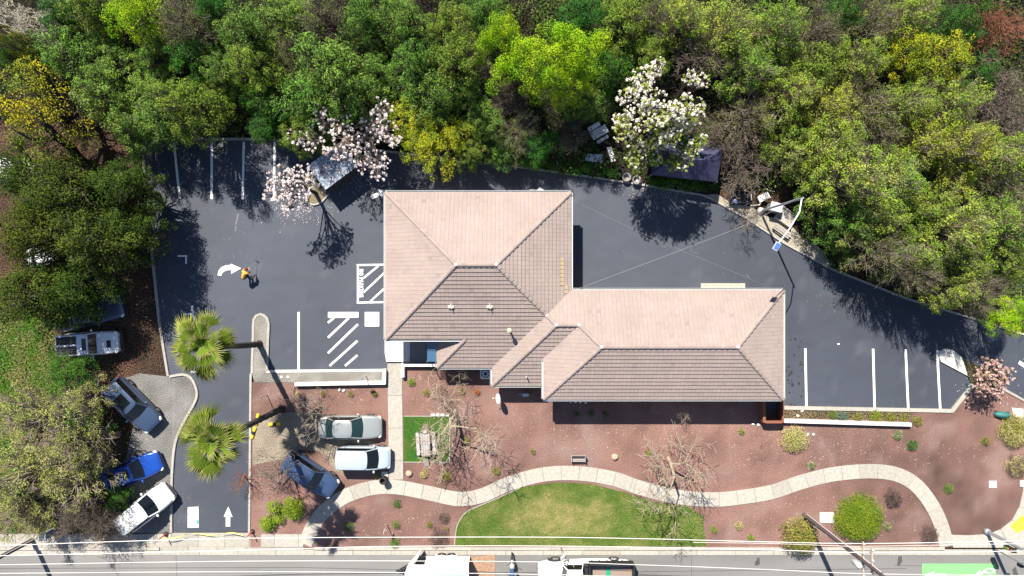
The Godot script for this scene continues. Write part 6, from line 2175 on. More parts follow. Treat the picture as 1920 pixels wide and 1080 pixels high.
func street_things() -> void:
	var g := "overhead cables along the street"
	cable("topmost pale overhead cable along the street", [[-300, 1030, 8.2], [0, 1023, 7.8], [200, 1016, 7.6], [480, 1009, 7.4], [960, 1007, 7.4], [1200, 1010, 7.6], [1440, 1016, 8.0], [1640, 1019, 8.4], [2000, 1012, 8.2]], 0.025, M.cable, g)
	cable("second pale overhead cable, just above the street kerb", [[-300, 1048, 9.2], [0, 1042, 8.9], [480, 1031, 8.6], [700, 1025, 8.5], [960, 1023.5, 8.5], [1200, 1026, 8.7], [1440, 1031, 9.1], [1640, 1036, 9.4], [2000, 1032, 9.2]], 0.024, M.cable, g)
	cable("third pale overhead cable, over the gutter and road", [[-300, 1064, 9.8], [0, 1059, 9.5], [480, 1052, 9.2], [960, 1053, 9.2], [1200, 1059, 9.4], [1440, 1068, 9.8], [1640, 1076, 10.1], [2000, 1080, 10]], 0.02, M.cable, g)
	cable("lowest pale overhead cable in the picture", [[-300, 1077, 10.2], [0, 1075, 10], [480, 1072, 9.8], [960, 1076, 9.8], [1200, 1082, 10], [1660, 1092, 10.4]], 0.02, M.cable, g)
	cable("thin twin cable under the topmost one east of the bare tree", [[1300, 1017, 7.9], [1440, 1019, 8.0], [1560, 1023, 8.2], [1640, 1024, 8.4], [2000, 1018, 8.2]], 0.016, M.cable, g)
	cable("thin service wire from the office corner across the back lot", [[1074, 545, 3.1], [1200, 498, 4.4], [1300, 460, 5.3], [1392, 424, 6.2], [1440, 400, 7.0], [1494, 371, 7.7]], 0.008, M.wire, "service wires")
	cable("thin service wire from the office's back corner over the lot", [[1072, 374, 3.1], [1150, 412, 3.6], [1260, 462, 4.4], [1400, 520, 5.6], [1462, 548, 3.4]], 0.0035, M.wire, "service wires")
	# utility poles
	for q in [["tall dark wooden utility pole with steps by the olive shrub", [1507, 965], 11.6, 0.17, 1], ["dark wooden utility pole at the south-west corner", [62, 1012], 11.6, 0.17, 0]]:
		var base := P(q[1][0], q[1][1])
		var o := thing("utility_pole", q[0], "utility pole", base, 0, "wooden utility poles")
		var mb := MB.new()
		mb.tube([Vector3(0, -0.2, 0), Vector3(0, 6, 0), Vector3(0, q[2], 0)], [q[3], q[3] * 0.85, q[3] * 0.7], 12)
		part(o, "pole", mb, mat(lin(0.075, 0.055, 0.06), 0.9))
		var rod := MB.new()
		rod.tube([Vector3(q[3] * 0.9, 0, -q[3] * 0.5), Vector3(q[3] * 0.75, q[2] * 0.95, -q[3] * 0.4)], [0.03, 0.03], 6)
		part(o, "conduit", rod, M.white)
		for k in 9:
			var st := MB.new()
			var y := 2.6 + k * 0.8
			st.tube([Vector3(0, y, 0), Vector3(0.3 * (1 if k % 2 else -1), y + 0.03, 0.06)], [0.014, 0.014], 5)
			part(o, "step", st, M.steel)
		for y in [8.9, 10.0]:
			var ar := MB.new()
			ar.beam(Vector3(0.12, y, -1.15), Vector3(0.12, y, 1.15), 0.1, 0.13)
			var arm := part(o, "crossarm", ar, M.pale_bark)
			for z in [-1.05, -0.4, 0.4, 1.05]:
				var ins := MB.new()
				ins.lathe(Vector3(0.12, y + 0.06, z), [Vector2(0.001, 0), Vector2(0.035, 0), Vector2(0.07, 0.06), Vector2(0.04, 0.09), Vector2(0.06, 0.13), Vector2(0.001, 0.17)], 10)
				part(arm, "insulator", ins, M.white)
		if q[4]:
			var tr := MB.new()
			tr.lathe(Vector3(-0.1, 8.2, 0.42), [Vector2(0.001, 0), Vector2(0.2, 0), Vector2(0.22, 0.7), Vector2(0.12, 0.78), Vector2(0.001, 0.78)], 14)
			part(o, "transformer", tr, M.gutter)
	# signal pole at the corner
	var base := P(1848, 995)
	var sg := thing("signal_pole", "tall blue-grey traffic signal pole at the street corner", "signal pole", base)
	var mb := MB.new()
	mb.tube([Vector3.ZERO, Vector3(0, 6.5, 0)], [0.14, 0.11], 12)
	part(sg, "pole", mb, M.steel)
	var bs := MB.new()
	bs.lathe(Vector3.ZERO, [Vector2(0.001, 0), Vector2(0.26, 0), Vector2(0.24, 0.3), Vector2(0.15, 0.34), Vector2(0.001, 0.34)], 14)
	part(sg, "base", bs, M.steel)
	var ar := MB.new()
	ar.tube([Vector3(0, 6.1, 0), Vector3(-0.2, 6.4, 2.2), Vector3(-0.3, 6.5, 5.0)], [0.09, 0.075, 0.055], 10)
	part(sg, "mast_arm", ar, M.steel)
	var sh := MB.new()
	sh.box(Vector3(-0.32, 3.1, 0.25), Vector3(0.35, 0.95, 0.3))
	var head := part(sg, "signal_head", sh, M.dark)
	for k in 3:
		var ln := MB.new()
		ln.lathe(Vector3(-0.51, 3.42 - k * 0.31, 0.25), [Vector2(0.12, 0.0), Vector2(0.11, 0.03), Vector2(0.001, 0.05)], 12, Basis(Vector3(0, 0, 1), PI / 2))
		part(head, "lens", ln, mat([lin(0.25, 0.01, 0.01), lin(0.3, 0.2, 0.01), lin(0.02, 0.2, 0.05)][k], 0.2))
	var p2 := thing("pedestrian_post", "short pale pedestrian signal post beside the street corner", "signal post", P(1866, 1030))
	var pm := MB.new()
	pm.tube([Vector3(0, 0, 0), Vector3(0, 3.0, 0)], [0.07, 0.06], 10)
	part(p2, "post", pm, M.white)
	var ph := MB.new()
	ph.box(Vector3(0.12, 2.6, 0.2), Vector3(0.4, 0.42, 0.25))
	part(p2, "signal_box", ph, M.dark)
	# cabinet at the south-west corner
	var cb := thing("utility_cabinet", "tall pale grey utility cabinet at the south-west corner", "cabinet", P(106, 994), 0.15)
	var c1 := MB.new()
	c1.box(Vector3(0, 0.8, 0), Vector3(0.55, 1.6, 0.45))
	part(cb, "case", c1, M.steel)
	var c2 := MB.new()
	c2.box(Vector3(0, 1.63, 0), Vector3(0.61, 0.06, 0.51))
	part(cb, "top", c2, M.gutter)
	var c3 := MB.new()
	c3.box(Vector3(0, 0.82, -0.235), Vector3(0.46, 1.35, 0.02))
	var dr := part(cb, "door", c3, M.gutter)
	var c4 := MB.new()
	c4.box(Vector3(0.16, 0.8, -0.26), Vector3(0.03, 0.16, 0.03))
	part(dr, "handle", c4, M.dark)
	# delineators and tape across the drive
	var ends := []
	for q in [["red delineator post with black base beside the gravel car park", 312, 1001], ["red delineator post with black base beside the palm drive kerb", 474, 996]]:
		var o := thing("delineator_post", q[0], "traffic post", P(q[1], q[2]) + Vector3(0, 0.045, 0), 0, "delineators closing the drive")
		var b1 := MB.new()
		b1.lathe(Vector3.ZERO, [Vector2(0.001, 0), Vector2(0.2, 0), Vector2(0.19, 0.06), Vector2(0.08, 0.09), Vector2(0.001, 0.09)], 12)
		part(o, "base", b1, M.rubber)
		var b2 := MB.new()
		b2.lathe(Vector3(0, 0.07, 0), [Vector2(0.06, 0), Vector2(0.045, 0.9), Vector2(0.03, 0.92), Vector2(0.05, 1.0), Vector2(0.001, 1.02)], 10)
		part(o, "post", b2, mat(lin(0.62, 0.06, 0.035), 0.5))
		ends.append(P(q[1], q[2]) + Vector3(0, 0.9, 0))
	var tp := thing("caution_tape", "yellow caution tape sagging between the two red posts", "tape")
	var tm := MB.new()
	for i in 24:
		var f0 := i / 24.0
		var f1 := (i + 1) / 24.0
		var a: Vector3 = ends[0].lerp(ends[1], f0) + Vector3(0, -0.55 * 4.0 * f0 * (1 - f0), 0.12 * sin(f0 * 14.0))
		var b: Vector3 = ends[0].lerp(ends[1], f1) + Vector3(0, -0.55 * 4.0 * f1 * (1 - f1), 0.12 * sin(f1 * 14.0))
		var tw0 := Vector3(0, cos(f0 * 9.0), sin(f0 * 9.0)) * 0.035
		var tw1 := Vector3(0, cos(f1 * 9.0), sin(f1 * 9.0)) * 0.035
		tm.quad(a - tw0, b - tw1, b + tw1, a + tw0)
	part(tp, "ribbon", tm, mat(lin(0.75, 0.68, 0.12), 0.6))


func sign_post(label: String, px: float, py: float, turn: float, m: Material, hgt := 2.0, w := 0.45) -> void:
	var o := thing("sign_post", label, "sign", P(px, py) + Vector3(0, 0.05, 0), turn)
	var p := MB.new()
	p.tube([Vector3(0, 0, 0), Vector3(0, hgt, 0)], [0.03, 0.03], 6)
	part(o, "post", p, M.steel)
	var s := MB.new()
	s.box(Vector3(0, hgt - w * 0.5, 0.045), Vector3(w, w * 1.15, 0.015))
	part(o, "sign_plate", s, m)


func small_things() -> void:
	rng.seed = 261
	sign_post("blue accessible parking sign behind the white wall", 687, 705, 0.1, mat(lin(0.12, 0.28, 0.5), 0.5))
	sign_post("grey sign on a post beside the palm drive", 501, 740, 0.4, M.gutter)
	sign_post("small white sign on a post in the lower mulch bed", 726, 983, 1.2, M.white, 1.6, 0.4)
	sign_post("white parking sign at the street kerb beside the lawn", 1051, 1024, 0.9, M.white, 2.2, 0.5)
	# striped wheel stops round the second palm
	var yl := mat(lin(0.75, 0.55, 0.02), 0.7)
	var wl := ["yellow and black striped concrete block at the drive kerb, upper one", "yellow and black striped concrete block at the drive kerb, lower one", "yellow and black striped concrete block under the palm trunk"]
	var i := 0
	for q in [[483, 786, 1.35], [476, 811, 1.25], [516, 795, 0.1]]:
		var o := thing("wheel_stop", wl[i], "wheel stop", P(q[0], q[1]) + Vector3(0, 0.05, 0), q[2], "striped blocks by the palm")
		for k in 3:
			var mb := MB.new()
			var x := -0.3 + k * 0.3
			var rows := []
			for e in [x - 0.15, x + 0.15]:
				rows.append([Vector3(e, 0, -0.13), Vector3(e, 0.12, -0.11), Vector3(e, 0.16, -0.07), Vector3(e, 0.16, 0.07), Vector3(e, 0.12, 0.11), Vector3(e, 0, 0.13)])
			mb.grid(rows)
			if k == 0 or k == 2:
				for j in range(1, 5):
					mb.tri(rows[k / 2][0], rows[k / 2][j], rows[k / 2][j + 1], Vector3(-1 if k == 0 else 1, 0, 0))
			part(o, "stripe_block", mb, yl if k % 2 == 0 else M.rubber)
		i += 1
	# bench
	var b := thing("garden_bench", "small grey slatted bench on the mulch above the winding path", "bench", P(1083, 857) + Vector3(0, 0.05, 0))
	for k in 4:
		var mb := MB.new()
		mb.box(Vector3(0, 0.44, -0.2 + k * 0.13), Vector3(1.12, 0.035, 0.1))
		part(b, "seat_slat", mb, M.wood)
	for k in 2:
		var mb := MB.new()
		mb.box(Vector3(0, 0.62 + k * 0.17, -0.29 - k * 0.03), Vector3(1.12, 0.1, 0.03))
		part(b, "back_slat", mb, M.wood)
	for s in [-0.52, 0.52]:
		var mb := MB.new()
		mb.box(Vector3(s, 0.22, 0.2), Vector3(0.05, 0.44, 0.05))
		mb.box(Vector3(s, 0.42, -0.27), Vector3(0.05, 0.85, 0.05))
		mb.box(Vector3(s, 0.62, -0.03), Vector3(0.06, 0.04, 0.52))
		part(b, "arm_frame", mb, M.steel)
	# picnic table on the turf
	var t := thing("picnic_table", "weathered grey wooden picnic table on the turf square", "table", P(800, 829) + Vector3(0, 0.06, 0), 0.06)
	for k in 4:
		var mb := MB.new()
		mb.box(Vector3(-0.27 + k * 0.18, 0.74, 0), Vector3(0.165, 0.04, 1.75 + R(-0.02, 0.02)))
		part(t, "table_plank", mb, mat(lin(0.34, 0.32, 0.33) * R(0.92, 1.05), 0.9))
	for s in [-1.0, 1.0]:
		var mb := MB.new()
		mb.box(Vector3(s * 0.62, 0.43, 0), Vector3(0.25, 0.04, 1.75))
		part(t, "bench_plank", mb, mat(lin(0.36, 0.34, 0.35), 0.9))
		var lg := MB.new()
		lg.beam(Vector3(-0.62, 0, s * 0.6), Vector3(-0.2, 0.72, s * 0.6), 0.09, 0.05)
		lg.beam(Vector3(0.62, 0, s * 0.6), Vector3(0.2, 0.72, s * 0.6), 0.09, 0.05)
		lg.beam(Vector3(-0.72, 0.38, s * 0.56), Vector3(0.72, 0.38, s * 0.56), 0.05, 0.09)
		part(t, "leg_frame", lg, M.wood)
	var can := thing("metal_can", "round dark-topped metal can at the head of the picnic table", "can", P(799, 803) + Vector3(0, 0.06, 0))
	var cm := MB.new()
	cm.lathe(Vector3.ZERO, [Vector2(0.001, 0), Vector2(0.24, 0), Vector2(0.25, 0.85), Vector2(0.2, 0.86), Vector2(0.18, 0.7), Vector2(0.001, 0.7)], 16)
	part(can, "drum", cm, M.wood)
	var st := thing("leaning_board", "pale board leaning at the foot of the picnic table", "board", P(800, 866) + Vector3(0, 0.06, 0), 0.15)
	var sm := MB.new()
	sm.box(Vector3(0, 0.22, 0), Vector3(0.4, 0.04, 0.75), Basis(Vector3.RIGHT, 0.45))
	part(st, "board", sm, M.wood)
	var rd := thing("red_tool", "dark crate of oddments at the picnic table's corner", "crate", P(810, 850) + Vector3(0, 0.06, 0), 0.5)
	var rm := MB.new()
	for e in [[0, -0.2, 0.42, 0.03], [0, 0.2, 0.42, 0.03], [-0.2, 0, 0.03, 0.4], [0.2, 0, 0.03, 0.4]]:
		rm.box(Vector3(e[0], 0.2, e[1]), Vector3(e[2], 0.4, e[3]))
	rm.box(Vector3(0, 0.03, 0), Vector3(0.4, 0.03, 0.4))
	part(rd, "box_sides", rm, mat(lin(0.1, 0.1, 0.2), 0.7))
	rd.name = "dark_crate"
	# pale stones in a row above the turf
	var sl := ["first pale block above the turf square", "second pale block above the turf square", "third pale block above the turf square", "fourth pale block above the turf square"]
	for k in 4:
		var o := thing("stone_block", sl[k], "stone", P(812 + k * 9, 777.5) + Vector3(0, 0.05, 0), R(-0.2, 0.2), "pale blocks above the turf")
		var mb := MB.new()
		mb.box(Vector3(0, 0.08, 0), Vector3(0.3, 0.17, 0.2))
		part(o, "block", mb, M.pale_concrete)
	# litter bin
	var bn := thing("litter_bin", "dark round litter bin at the path junction", "bin", P(722, 896) + Vector3(0, 0.05, 0))
	var bm := MB.new()
	bm.lathe(Vector3.ZERO, [Vector2(0.001, 0), Vector2(0.22, 0), Vector2(0.26, 0.8), Vector2(0.28, 0.82), Vector2(0.28, 0.9), Vector2(0.18, 0.95), Vector2(0.16, 0.6), Vector2(0.001, 0.6)], 16)
	part(bn, "barrel", bm, M.rubber)
	var pg := MB.new()
	pg.box(Vector3(0, 0.02, -0.3), Vector3(0.5, 0.06, 0.4))
	part(bn, "plinth", pg, M.pale_concrete)
	# air conditioner
	var ac := thing("air_conditioner", "square air conditioning unit with a round fan under the low eave", "air conditioner", P(911, 698) + Vector3(0, 0.05, 0))
	var a1 := MB.new()
	a1.box(Vector3(0, 0.42, 0), Vector3(0.85, 0.8, 0.85))
	part(ac, "case", a1, M.gutter)
	var a2 := MB.new()
	a2.lathe(Vector3(0, 0.825, 0), [Vector2(0.35, 0.0), Vector2(0.34, 0.02), Vector2(0.001, 0.015)], 20)
	part(ac, "fan_grille", a2, M.dark)
	for k in 4:
		var a3 := MB.new()
		a3.box(Vector3(0, 0.85, 0), Vector3(0.13, 0.015, 0.62), Basis(Vector3.UP, PI * k / 4.0))
		part(ac, "fan_blade", a3, M.steel)
	# satellite dish
	var sd := thing("satellite_dish", "white satellite dish on a post beside the link roof", "satellite dish", P(938, 741) + Vector3(0, 0.05, 0))
	var d1 := MB.new()
	d1.tube([Vector3.ZERO, Vector3(0, 1.3, 0)], [0.03, 0.03], 7)
	part(sd, "post", d1, M.steel)
	var prof := []
	for k in 7:
		prof.append(Vector2(0.001 + 0.42 * k / 6.0, 0.16 * pow(k / 6.0, 2.0)))
	var d2 := MB.new()
	d2.lathe(Vector3(0, 1.35, 0), prof, 20, Basis(Vector3(0, 0, 1), 1.15))
	part(sd, "dish", d2, M.white)
	var d3 := MB.new()
	d3.tube([Vector3(0, 1.2, 0), Vector3(-0.5, 1.45, 0)], [0.015, 0.015], 5)
	d3.box(Vector3(-0.52, 1.47, 0), Vector3(0.08, 0.08, 0.1))
	part(sd, "feed_arm", d3, M.gutter)
	# second appliance in the shade of the link roof
	var gm := thing("gas_meter", "grey meter box in the shade of the link eave", "meter", P(985, 738) + Vector3(0, 0.05, 0))
	var g1 := MB.new()
	g1.box(Vector3(0, 0.4, 0), Vector3(0.5, 0.5, 0.25))
	part(gm, "box_case", g1, M.steel)
	var g2 := MB.new()
	g2.tube([Vector3(0.35, 0, 0), Vector3(0.35, 0.5, 0), Vector3(0.25, 0.55, 0)], [0.03, 0.03, 0.03], 6)
	g2.tube([Vector3(-0.3, 0.3, 0), Vector3(-0.5, 0.3, 0), Vector3(-0.5, 0, 0)], [0.03, 0.03, 0.03], 6)
	part(gm, "pipe", g2, M.steel)
	# stepping stones in the shade
	var sl2 := ["first pale round stone in the shade of the front eave", "second pale round stone in the shade of the front eave", "third pale round stone in the shade of the front eave", "small pale round stone at the end of the shaded row"]
	i = 0
	for q in [[1079, 753, 0.11], [1088, 753, 0.12], [1098, 754, 0.11], [1069, 754, 0.07]]:
		var o := thing("round_stone", sl2[i], "stone", P(q[0], q[1]) + Vector3(0, 0.05, 0), 0, "round stones under the eave")
		var mb := MB.new()
		mb.ball(Vector3(0, 0.04, 0), Vector3(q[2], 0.07, q[2]))
		part(o, "rock", mb, M.pale_concrete)
		i += 1
	var st2 := [["white stone beside the straw-green shrub, nearer one", 1514, 814], ["white stone beside the straw-green shrub, farther one", 1524, 814], ["white stone in the planting strip near the stair", 1503, 770], ["white stone in the strip, close to the wall", 1495, 779], ["white stone at the brown stair's foot", 1421, 796], ["pale green stone at the brown stair's foot", 1411, 795], ["pale stone on the mulch near the shrub row", 637, 731], ["second pale stone on the mulch near the shrub row", 645, 732], ["pale round stone on the gravel below the kerb", 529, 707], ["second pale round stone on the gravel below the kerb", 541, 707]]
	for q in st2:
		var o := thing("pale_stone", q[0], "stone", P(q[1], q[2]) + Vector3(0, 0.06, 0), R(0, 3), "pale stones in the garden")
		var mb := MB.new()
		mb.ball(Vector3(0, 0.04, 0), Vector3(0.12, 0.08, 0.09))
		part(o, "rock", mb, M.white)
	# wooden stair box at the front wing's corner
	var ws := thing("wooden_stair", "brown wooden stair enclosure at the front wing's corner", "stair", P(1441, 763) + Vector3(0, 0.05, 0))
	for q in [[-0.72, 0, 0.12, 1.9], [0.72, 0, 0.1, 1.9]]:
		var mb := MB.new()
		mb.box(Vector3(q[0], 0.5, q[1]), Vector3(q[2], 1.0, q[3]))
		part(ws, "side_panel", mb, M.red_wood)
	var wf := MB.new()
	wf.box(Vector3(0, 0.5, 0.98), Vector3(1.56, 1.0, 0.1))
	part(ws, "front_panel", wf, M.red_wood)
	for q in [[-0.72, 0, 0.2, 2.05], [0.72, 0, 0.16, 2.05]]:
		var mb := MB.new()
		mb.box(Vector3(q[0], 1.03, q[1]), Vector3(q[2], 0.05, q[3]))
		part(ws, "hand_rail", mb, M.red_wood)
	var wh := MB.new()
	wh.box(Vector3(0, 1.035, 0.98), Vector3(1.26, 0.05, 0.18))
	part(ws, "hand_rail", wh, M.red_wood)
	for k in 4:
		var mb := MB.new()
		mb.box(Vector3(0, 0.1 + k * 0.12, 0.6 - k * 0.35), Vector3(1.3, 0.06, 0.34))
		part(ws, "tread", mb, M.dark)
	# lids and pads
	var lid := [["pale square valve lid on the mulch near the street corner", [[1853, 901], [1867, 901], [1867, 914], [1853, 914]]], ["pale concrete pad beside the large lime shrub", [[1536, 960], [1562, 960], [1564, 980], [1536, 979]]], ["pale concrete pad at the east edge beside the green cover", [[1895, 764], [1917, 766], [1917, 784], [1899, 780]]], ["pale concrete foot of the corner light at the east edge", [[1911, 900], [1930, 900], [1930, 912], [1911, 912]]]]
	for q in lid:
		var o := thing("concrete_pad", q[0], "pad")
		shape(o, "lid", q[1], M.pale_concrete, 0.0, 0.12, Color(0.9, 0.88, 0.82))
	var gt := thing("green_cover", "teal rounded utility cover at the east edge of the garden", "cover", P(1876, 777) + Vector3(0, 0.05, 0), -0.1)
	var gc := MB.new()
	gc.ball(Vector3(0, 0.1, 0), Vector3(0.65, 0.4, 0.28))
	part(gt, "shell", gc, mat(lin(0.03, 0.14, 0.14), 0.6))
	var db := MB.new()
	db.box(Vector3(0, 0.06, 0), Vector3(1.1, 0.12, 0.5))
	part(gt, "base", db, M.dark)
	# white bag or paper on the asphalt
	var pp := thing("paper_scrap", "small white scrap of paper on the empty stalls", "paper", P(1572, 645) + Vector3(0, 0.006, 0), 0.2)
	var pm := MB.new()
	pm.quad(Vector3(-0.1, 0, -0.06), Vector3(0.1, 0.03, -0.05), Vector3(0.09, 0.0, 0.06), Vector3(-0.08, 0.03, 0.05), Vector3.UP)
	part(pp, "sheet", pm, M.white)


# ---------------------------------------------------------------- the worker

func blob(bones: Array, cell: float, k: float, cols: Array) -> MB:
	# surface nets over the smooth union of tapered capsules; bones: [a, b, ra, rb, colour]
	var lo := Vector3(1e3, 1e3, 1e3)
	var hi := -lo
	for b in bones:
		var r: float = maxf(b[2], b[3]) + cell * 3.0
		lo = lo.min(b[0].min(b[1]) - Vector3(r, r, r))
		hi = hi.max(b[0].max(b[1]) + Vector3(r, r, r))
	var n := Vector3i(((hi - lo) / cell).ceil()) + Vector3i(1, 1, 1)
	var f := PackedFloat32Array()
	f.resize(n.x * n.y * n.z)
	f.fill(1.0)
	var near := PackedFloat32Array()
	near.resize(f.size())
	near.fill(9.0)
	var id := PackedByteArray()
	id.resize(f.size())
	for bi in bones.size():
		var b: Array = bones[bi]
		var a: Vector3 = b[0]
		var d: Vector3 = b[1] - a
		var dd := maxf(d.length_squared(), 1e-8)
		var ra: float = b[2]
		var rb: float = b[3]
		var r: float = maxf(ra, rb) + k + cell * 2.0
		var i0 := Vector3i(((b[0].min(b[1]) - Vector3(r, r, r) - lo) / cell).floor()).clamp(Vector3i.ZERO, n - Vector3i.ONE)
		var i1 := Vector3i(((b[0].max(b[1]) + Vector3(r, r, r) - lo) / cell).ceil()).clamp(Vector3i.ZERO, n - Vector3i.ONE)
		for z in range(i0.z, i1.z + 1):
			for y in range(i0.y, i1.y + 1):
				for x in range(i0.x, i1.x + 1):
					var p := lo + Vector3(x, y, z) * cell
					var t := clampf((p - a).dot(d) / dd, 0.0, 1.0)
					var ds := (p - a - d * t).length() - lerpf(ra, rb, t)
					var ix := x + n.x * (y + n.y * z)
					var h := maxf(k - absf(f[ix] - ds), 0.0) / k
					f[ix] = minf(f[ix], ds) - h * h * k * 0.25
					if ds < near[ix]:
						near[ix] = ds
						id[ix] = b[4]
	var at := {}
	var mb := MB.new()
	var offs := [Vector3i(0, 0, 0), Vector3i(1, 0, 0), Vector3i(0, 1, 0), Vector3i(1, 1, 0), Vector3i(0, 0, 1), Vector3i(1, 0, 1), Vector3i(0, 1, 1), Vector3i(1, 1, 1)]
	var edges := [[0, 1], [2, 3], [4, 5], [6, 7], [0, 2], [1, 3], [4, 6], [5, 7], [0, 4], [1, 5], [2, 6], [3, 7]]
	var step := [1, n.x, n.x * n.y]
	for z in n.z - 1:
		for y in n.y - 1:
			for x in n.x - 1:
				var ix := x + n.x * (y + n.y * z)
				var c := 0
				for o in offs:
					if f[ix + o.x + o.y * n.x + o.z * n.x * n.y] < 0.0: c += 1
				if c == 0 or c == 8: continue
				var s := Vector3.ZERO
				var m := 0
				for e in edges:
					var oa: Vector3i = offs[e[0]]
					var ob: Vector3i = offs[e[1]]
					var va := f[ix + oa.x + oa.y * n.x + oa.z * n.x * n.y]
					var vb := f[ix + ob.x + ob.y * n.x + ob.z * n.x * n.y]
					if (va < 0.0) != (vb < 0.0):
						s += Vector3(oa).lerp(Vector3(ob), va / (va - vb))
						m += 1
				at[ix] = [lo + (Vector3(x, y, z) + s / m) * cell, id[ix]]
	for ix in at:
		for ax in 3:
			var u: int = step[(ax + 1) % 3]
			var w: int = step[(ax + 2) % 3]
			var va := f[ix]
			var vb := f[ix + step[ax]]
			if (va < 0.0) == (vb < 0.0): continue
			if not (at.has(ix - u) and at.has(ix - w) and at.has(ix - u - w)): continue
			var out := Vector3.ZERO
			out[ax] = 1.0 if va < 0.0 else -1.0
			mb.col = cols[at[ix][1]]
			mb.quad(at[ix][0], at[ix - u][0], at[ix - u - w][0], at[ix - w][0], out)
	return mb


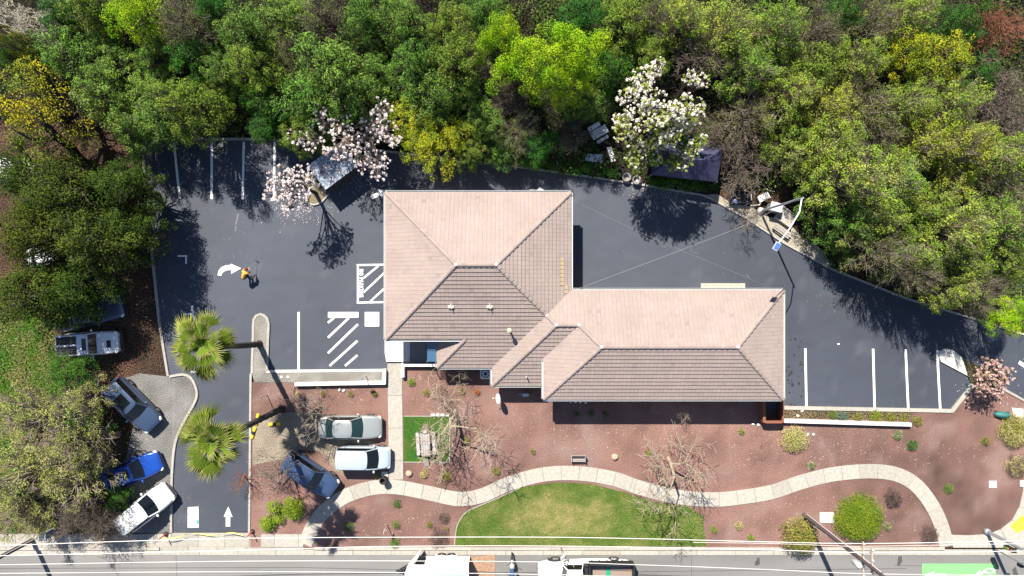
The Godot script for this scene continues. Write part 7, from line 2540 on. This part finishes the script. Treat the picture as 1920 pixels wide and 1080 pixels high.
func worker() -> void:
	var t := thing("person", "person in an orange-yellow top and dark trousers bending over a long tool", "person", P(466, 518), deg_to_rad(60))
	var skin := Color(0.42, 0.22, 0.15)
	var cols := [Color(0.03, 0.032, 0.04), Color(0.75, 0.36, 0.06), skin, Color(0.05, 0.03, 0.02)]
	var bones := []
	for s in [-1.0, 1.0]:
		bones.append([Vector3(-0.12, 0.9, s * 0.1), Vector3(0.1, 0.5, s * 0.14), 0.1, 0.065, 0])
		bones.append([Vector3(0.1, 0.5, s * 0.14), Vector3(-0.02, 0.1, s * 0.15), 0.065, 0.045, 0])
		bones.append([Vector3(-0.06, 0.05, s * 0.15), Vector3(0.17, 0.04, s * 0.17), 0.048, 0.04, 3])
		bones.append([Vector3(0.32, 1.17, s * 0.19), Vector3(0.46, 0.9, s * 0.25), 0.062, 0.048, 1])
		bones.append([Vector3(0.46, 0.9, s * 0.25), Vector3(0.66, 0.74 + s * 0.06, s * 0.06), 0.045, 0.032, 2])
	bones.append([Vector3(-0.14, 0.94, -0.06), Vector3(-0.14, 0.94, 0.06), 0.13, 0.13, 0])
	bones.append([Vector3(-0.1, 0.98, 0), Vector3(0.12, 1.1, 0), 0.135, 0.14, 1])
	bones.append([Vector3(0.12, 1.1, 0), Vector3(0.3, 1.17, 0), 0.14, 0.12, 1])
	bones.append([Vector3(0.3, 1.18, -0.13), Vector3(0.3, 1.18, 0.13), 0.085, 0.085, 1])
	bones.append([Vector3(0.34, 1.18, 0), Vector3(0.46, 1.18, 0), 0.055, 0.05, 2])
	var body := blob(bones, 0.022, 0.045, cols)
	# head with face and ears, on its own finer grid
	var hc := Vector3(0.55, 1.19, 0)
	var fw := Vector3(0.75, -0.66, 0).normalized()
	var up := Vector3(0.66, 0.75, 0).normalized()
	var head := [[hc - fw * 0.02 + up * 0.03, hc + fw * 0.01 + up * 0.03, 0.092, 0.09, 2], [hc + fw * 0.035 - up * 0.06, hc + fw * 0.02 - up * 0.02, 0.055, 0.07, 2], [hc + fw * 0.1 + up * 0.005, hc + fw * 0.115 - up * 0.02, 0.012, 0.016, 2], [hc + fw * 0.085 - up * 0.055, hc + fw * 0.085 - up * 0.056 + Vector3(0, 0, 0.02), 0.014, 0.014, 2], [hc + Vector3(0, 0, 0.09), hc + Vector3(0, 0, 0.094) - up * 0.03, 0.02, 0.014, 2], [hc - Vector3(0, 0, 0.09), hc - Vector3(0, 0, 0.094) - up * 0.03, 0.02, 0.014, 2]]
	for s in [-1.0, 1.0]:
		head.append([hc + fw * 0.088 + up * 0.02 + Vector3(0, 0, s * 0.033), hc + fw * 0.09 + up * 0.02 + Vector3(0, 0, s * 0.034), 0.012, 0.012, 3])
	var hm := blob(head, 0.007, 0.015, cols)
	body.v.append_array(hm.v)
	body.n.append_array(hm.n)
	body.c.append_array(hm.c)
	# hands closed round the tool's handle
	var a := Vector3(0.5, 1.02, 0.0)
	var b := Vector3(1.35, 0.05, 0.0)
	var ax := (b - a).normalized()
	for s in [-1.0, 1.0]:
		var g: Vector3 = a + ax * (0.24 - s * 0.09)
		var side := Vector3(0, 0, s)
		var nrm := ax.cross(side).normalized()
		var hb := [[g + side * 0.075, g + side * 0.035, 0.028, 0.03, 2]]
		for k in 4:
			var o := ax * (0.033 - k * 0.021)
			var r := 0.0095 - 0.0006 * k
			var q := [g + o + side * 0.035 + nrm * 0.012, g + o + side * 0.018 + nrm * 0.034, g + o - side * 0.018 + nrm * 0.03, g + o - side * (0.026 - 0.003 * k) - nrm * 0.004]
			for e in 3:
				hb.append([q[e], q[e + 1], r, r * 0.93, 2])
		hb.append([g + side * 0.05 - nrm * 0.01 + ax * 0.03, g + side * 0.02 - nrm * 0.032 + ax * 0.03, 0.012, 0.011, 2])
		hb.append([g + side * 0.02 - nrm * 0.032 + ax * 0.03, g - side * 0.015 - nrm * 0.028 + ax * 0.02, 0.011, 0.009, 2])
		var hh := blob(hb, 0.005, 0.006, cols)
		body.v.append_array(hh.v)
		body.n.append_array(hh.n)
		body.c.append_array(hh.c)
	var vm := mat(Color.WHITE, 0.8, 0.0, true)
	part(t, "body", body, vm)
	var hat := MB.new()
	var hbz := Basis(up.cross(Vector3(0, 0, 1)) * -1.0, up, Vector3(0, 0, 1))
	hat.lathe(hc + up * 0.05, [Vector2(0.15, 0.0), Vector2(0.105, 0.015), Vector2(0.1, 0.07), Vector2(0.06, 0.095), Vector2(0.001, 0.1)], 18, hbz)
	part(t, "cap", hat, mat(lin(0.12, 0.015, 0.015), 0.8))
	var vest := MB.new()
	vest.tube([Vector3(-0.12, 1.13, 0), Vector3(0.1, 1.255, 0), Vector3(0.28, 1.3, 0)], [0.018, 0.018, 0.018], 6)
	part(t, "reflective_strip", vest, mat(lin(0.75, 0.72, 0.35), 0.6))
	var tool := thing("long_tool", "long thin pole tool held by the bending worker", "tool", P(466, 518), deg_to_rad(60))
	var tm := MB.new()
	tm.tube([a - ax * 0.35, b], [0.013, 0.013], 7)
	part(tool, "handle", tm, M.steel)
	var tb := MB.new()
	tb.box(b, Vector3(0.06, 0.08, 0.3))
	part(tool, "roller_head", tb, M.rubber)
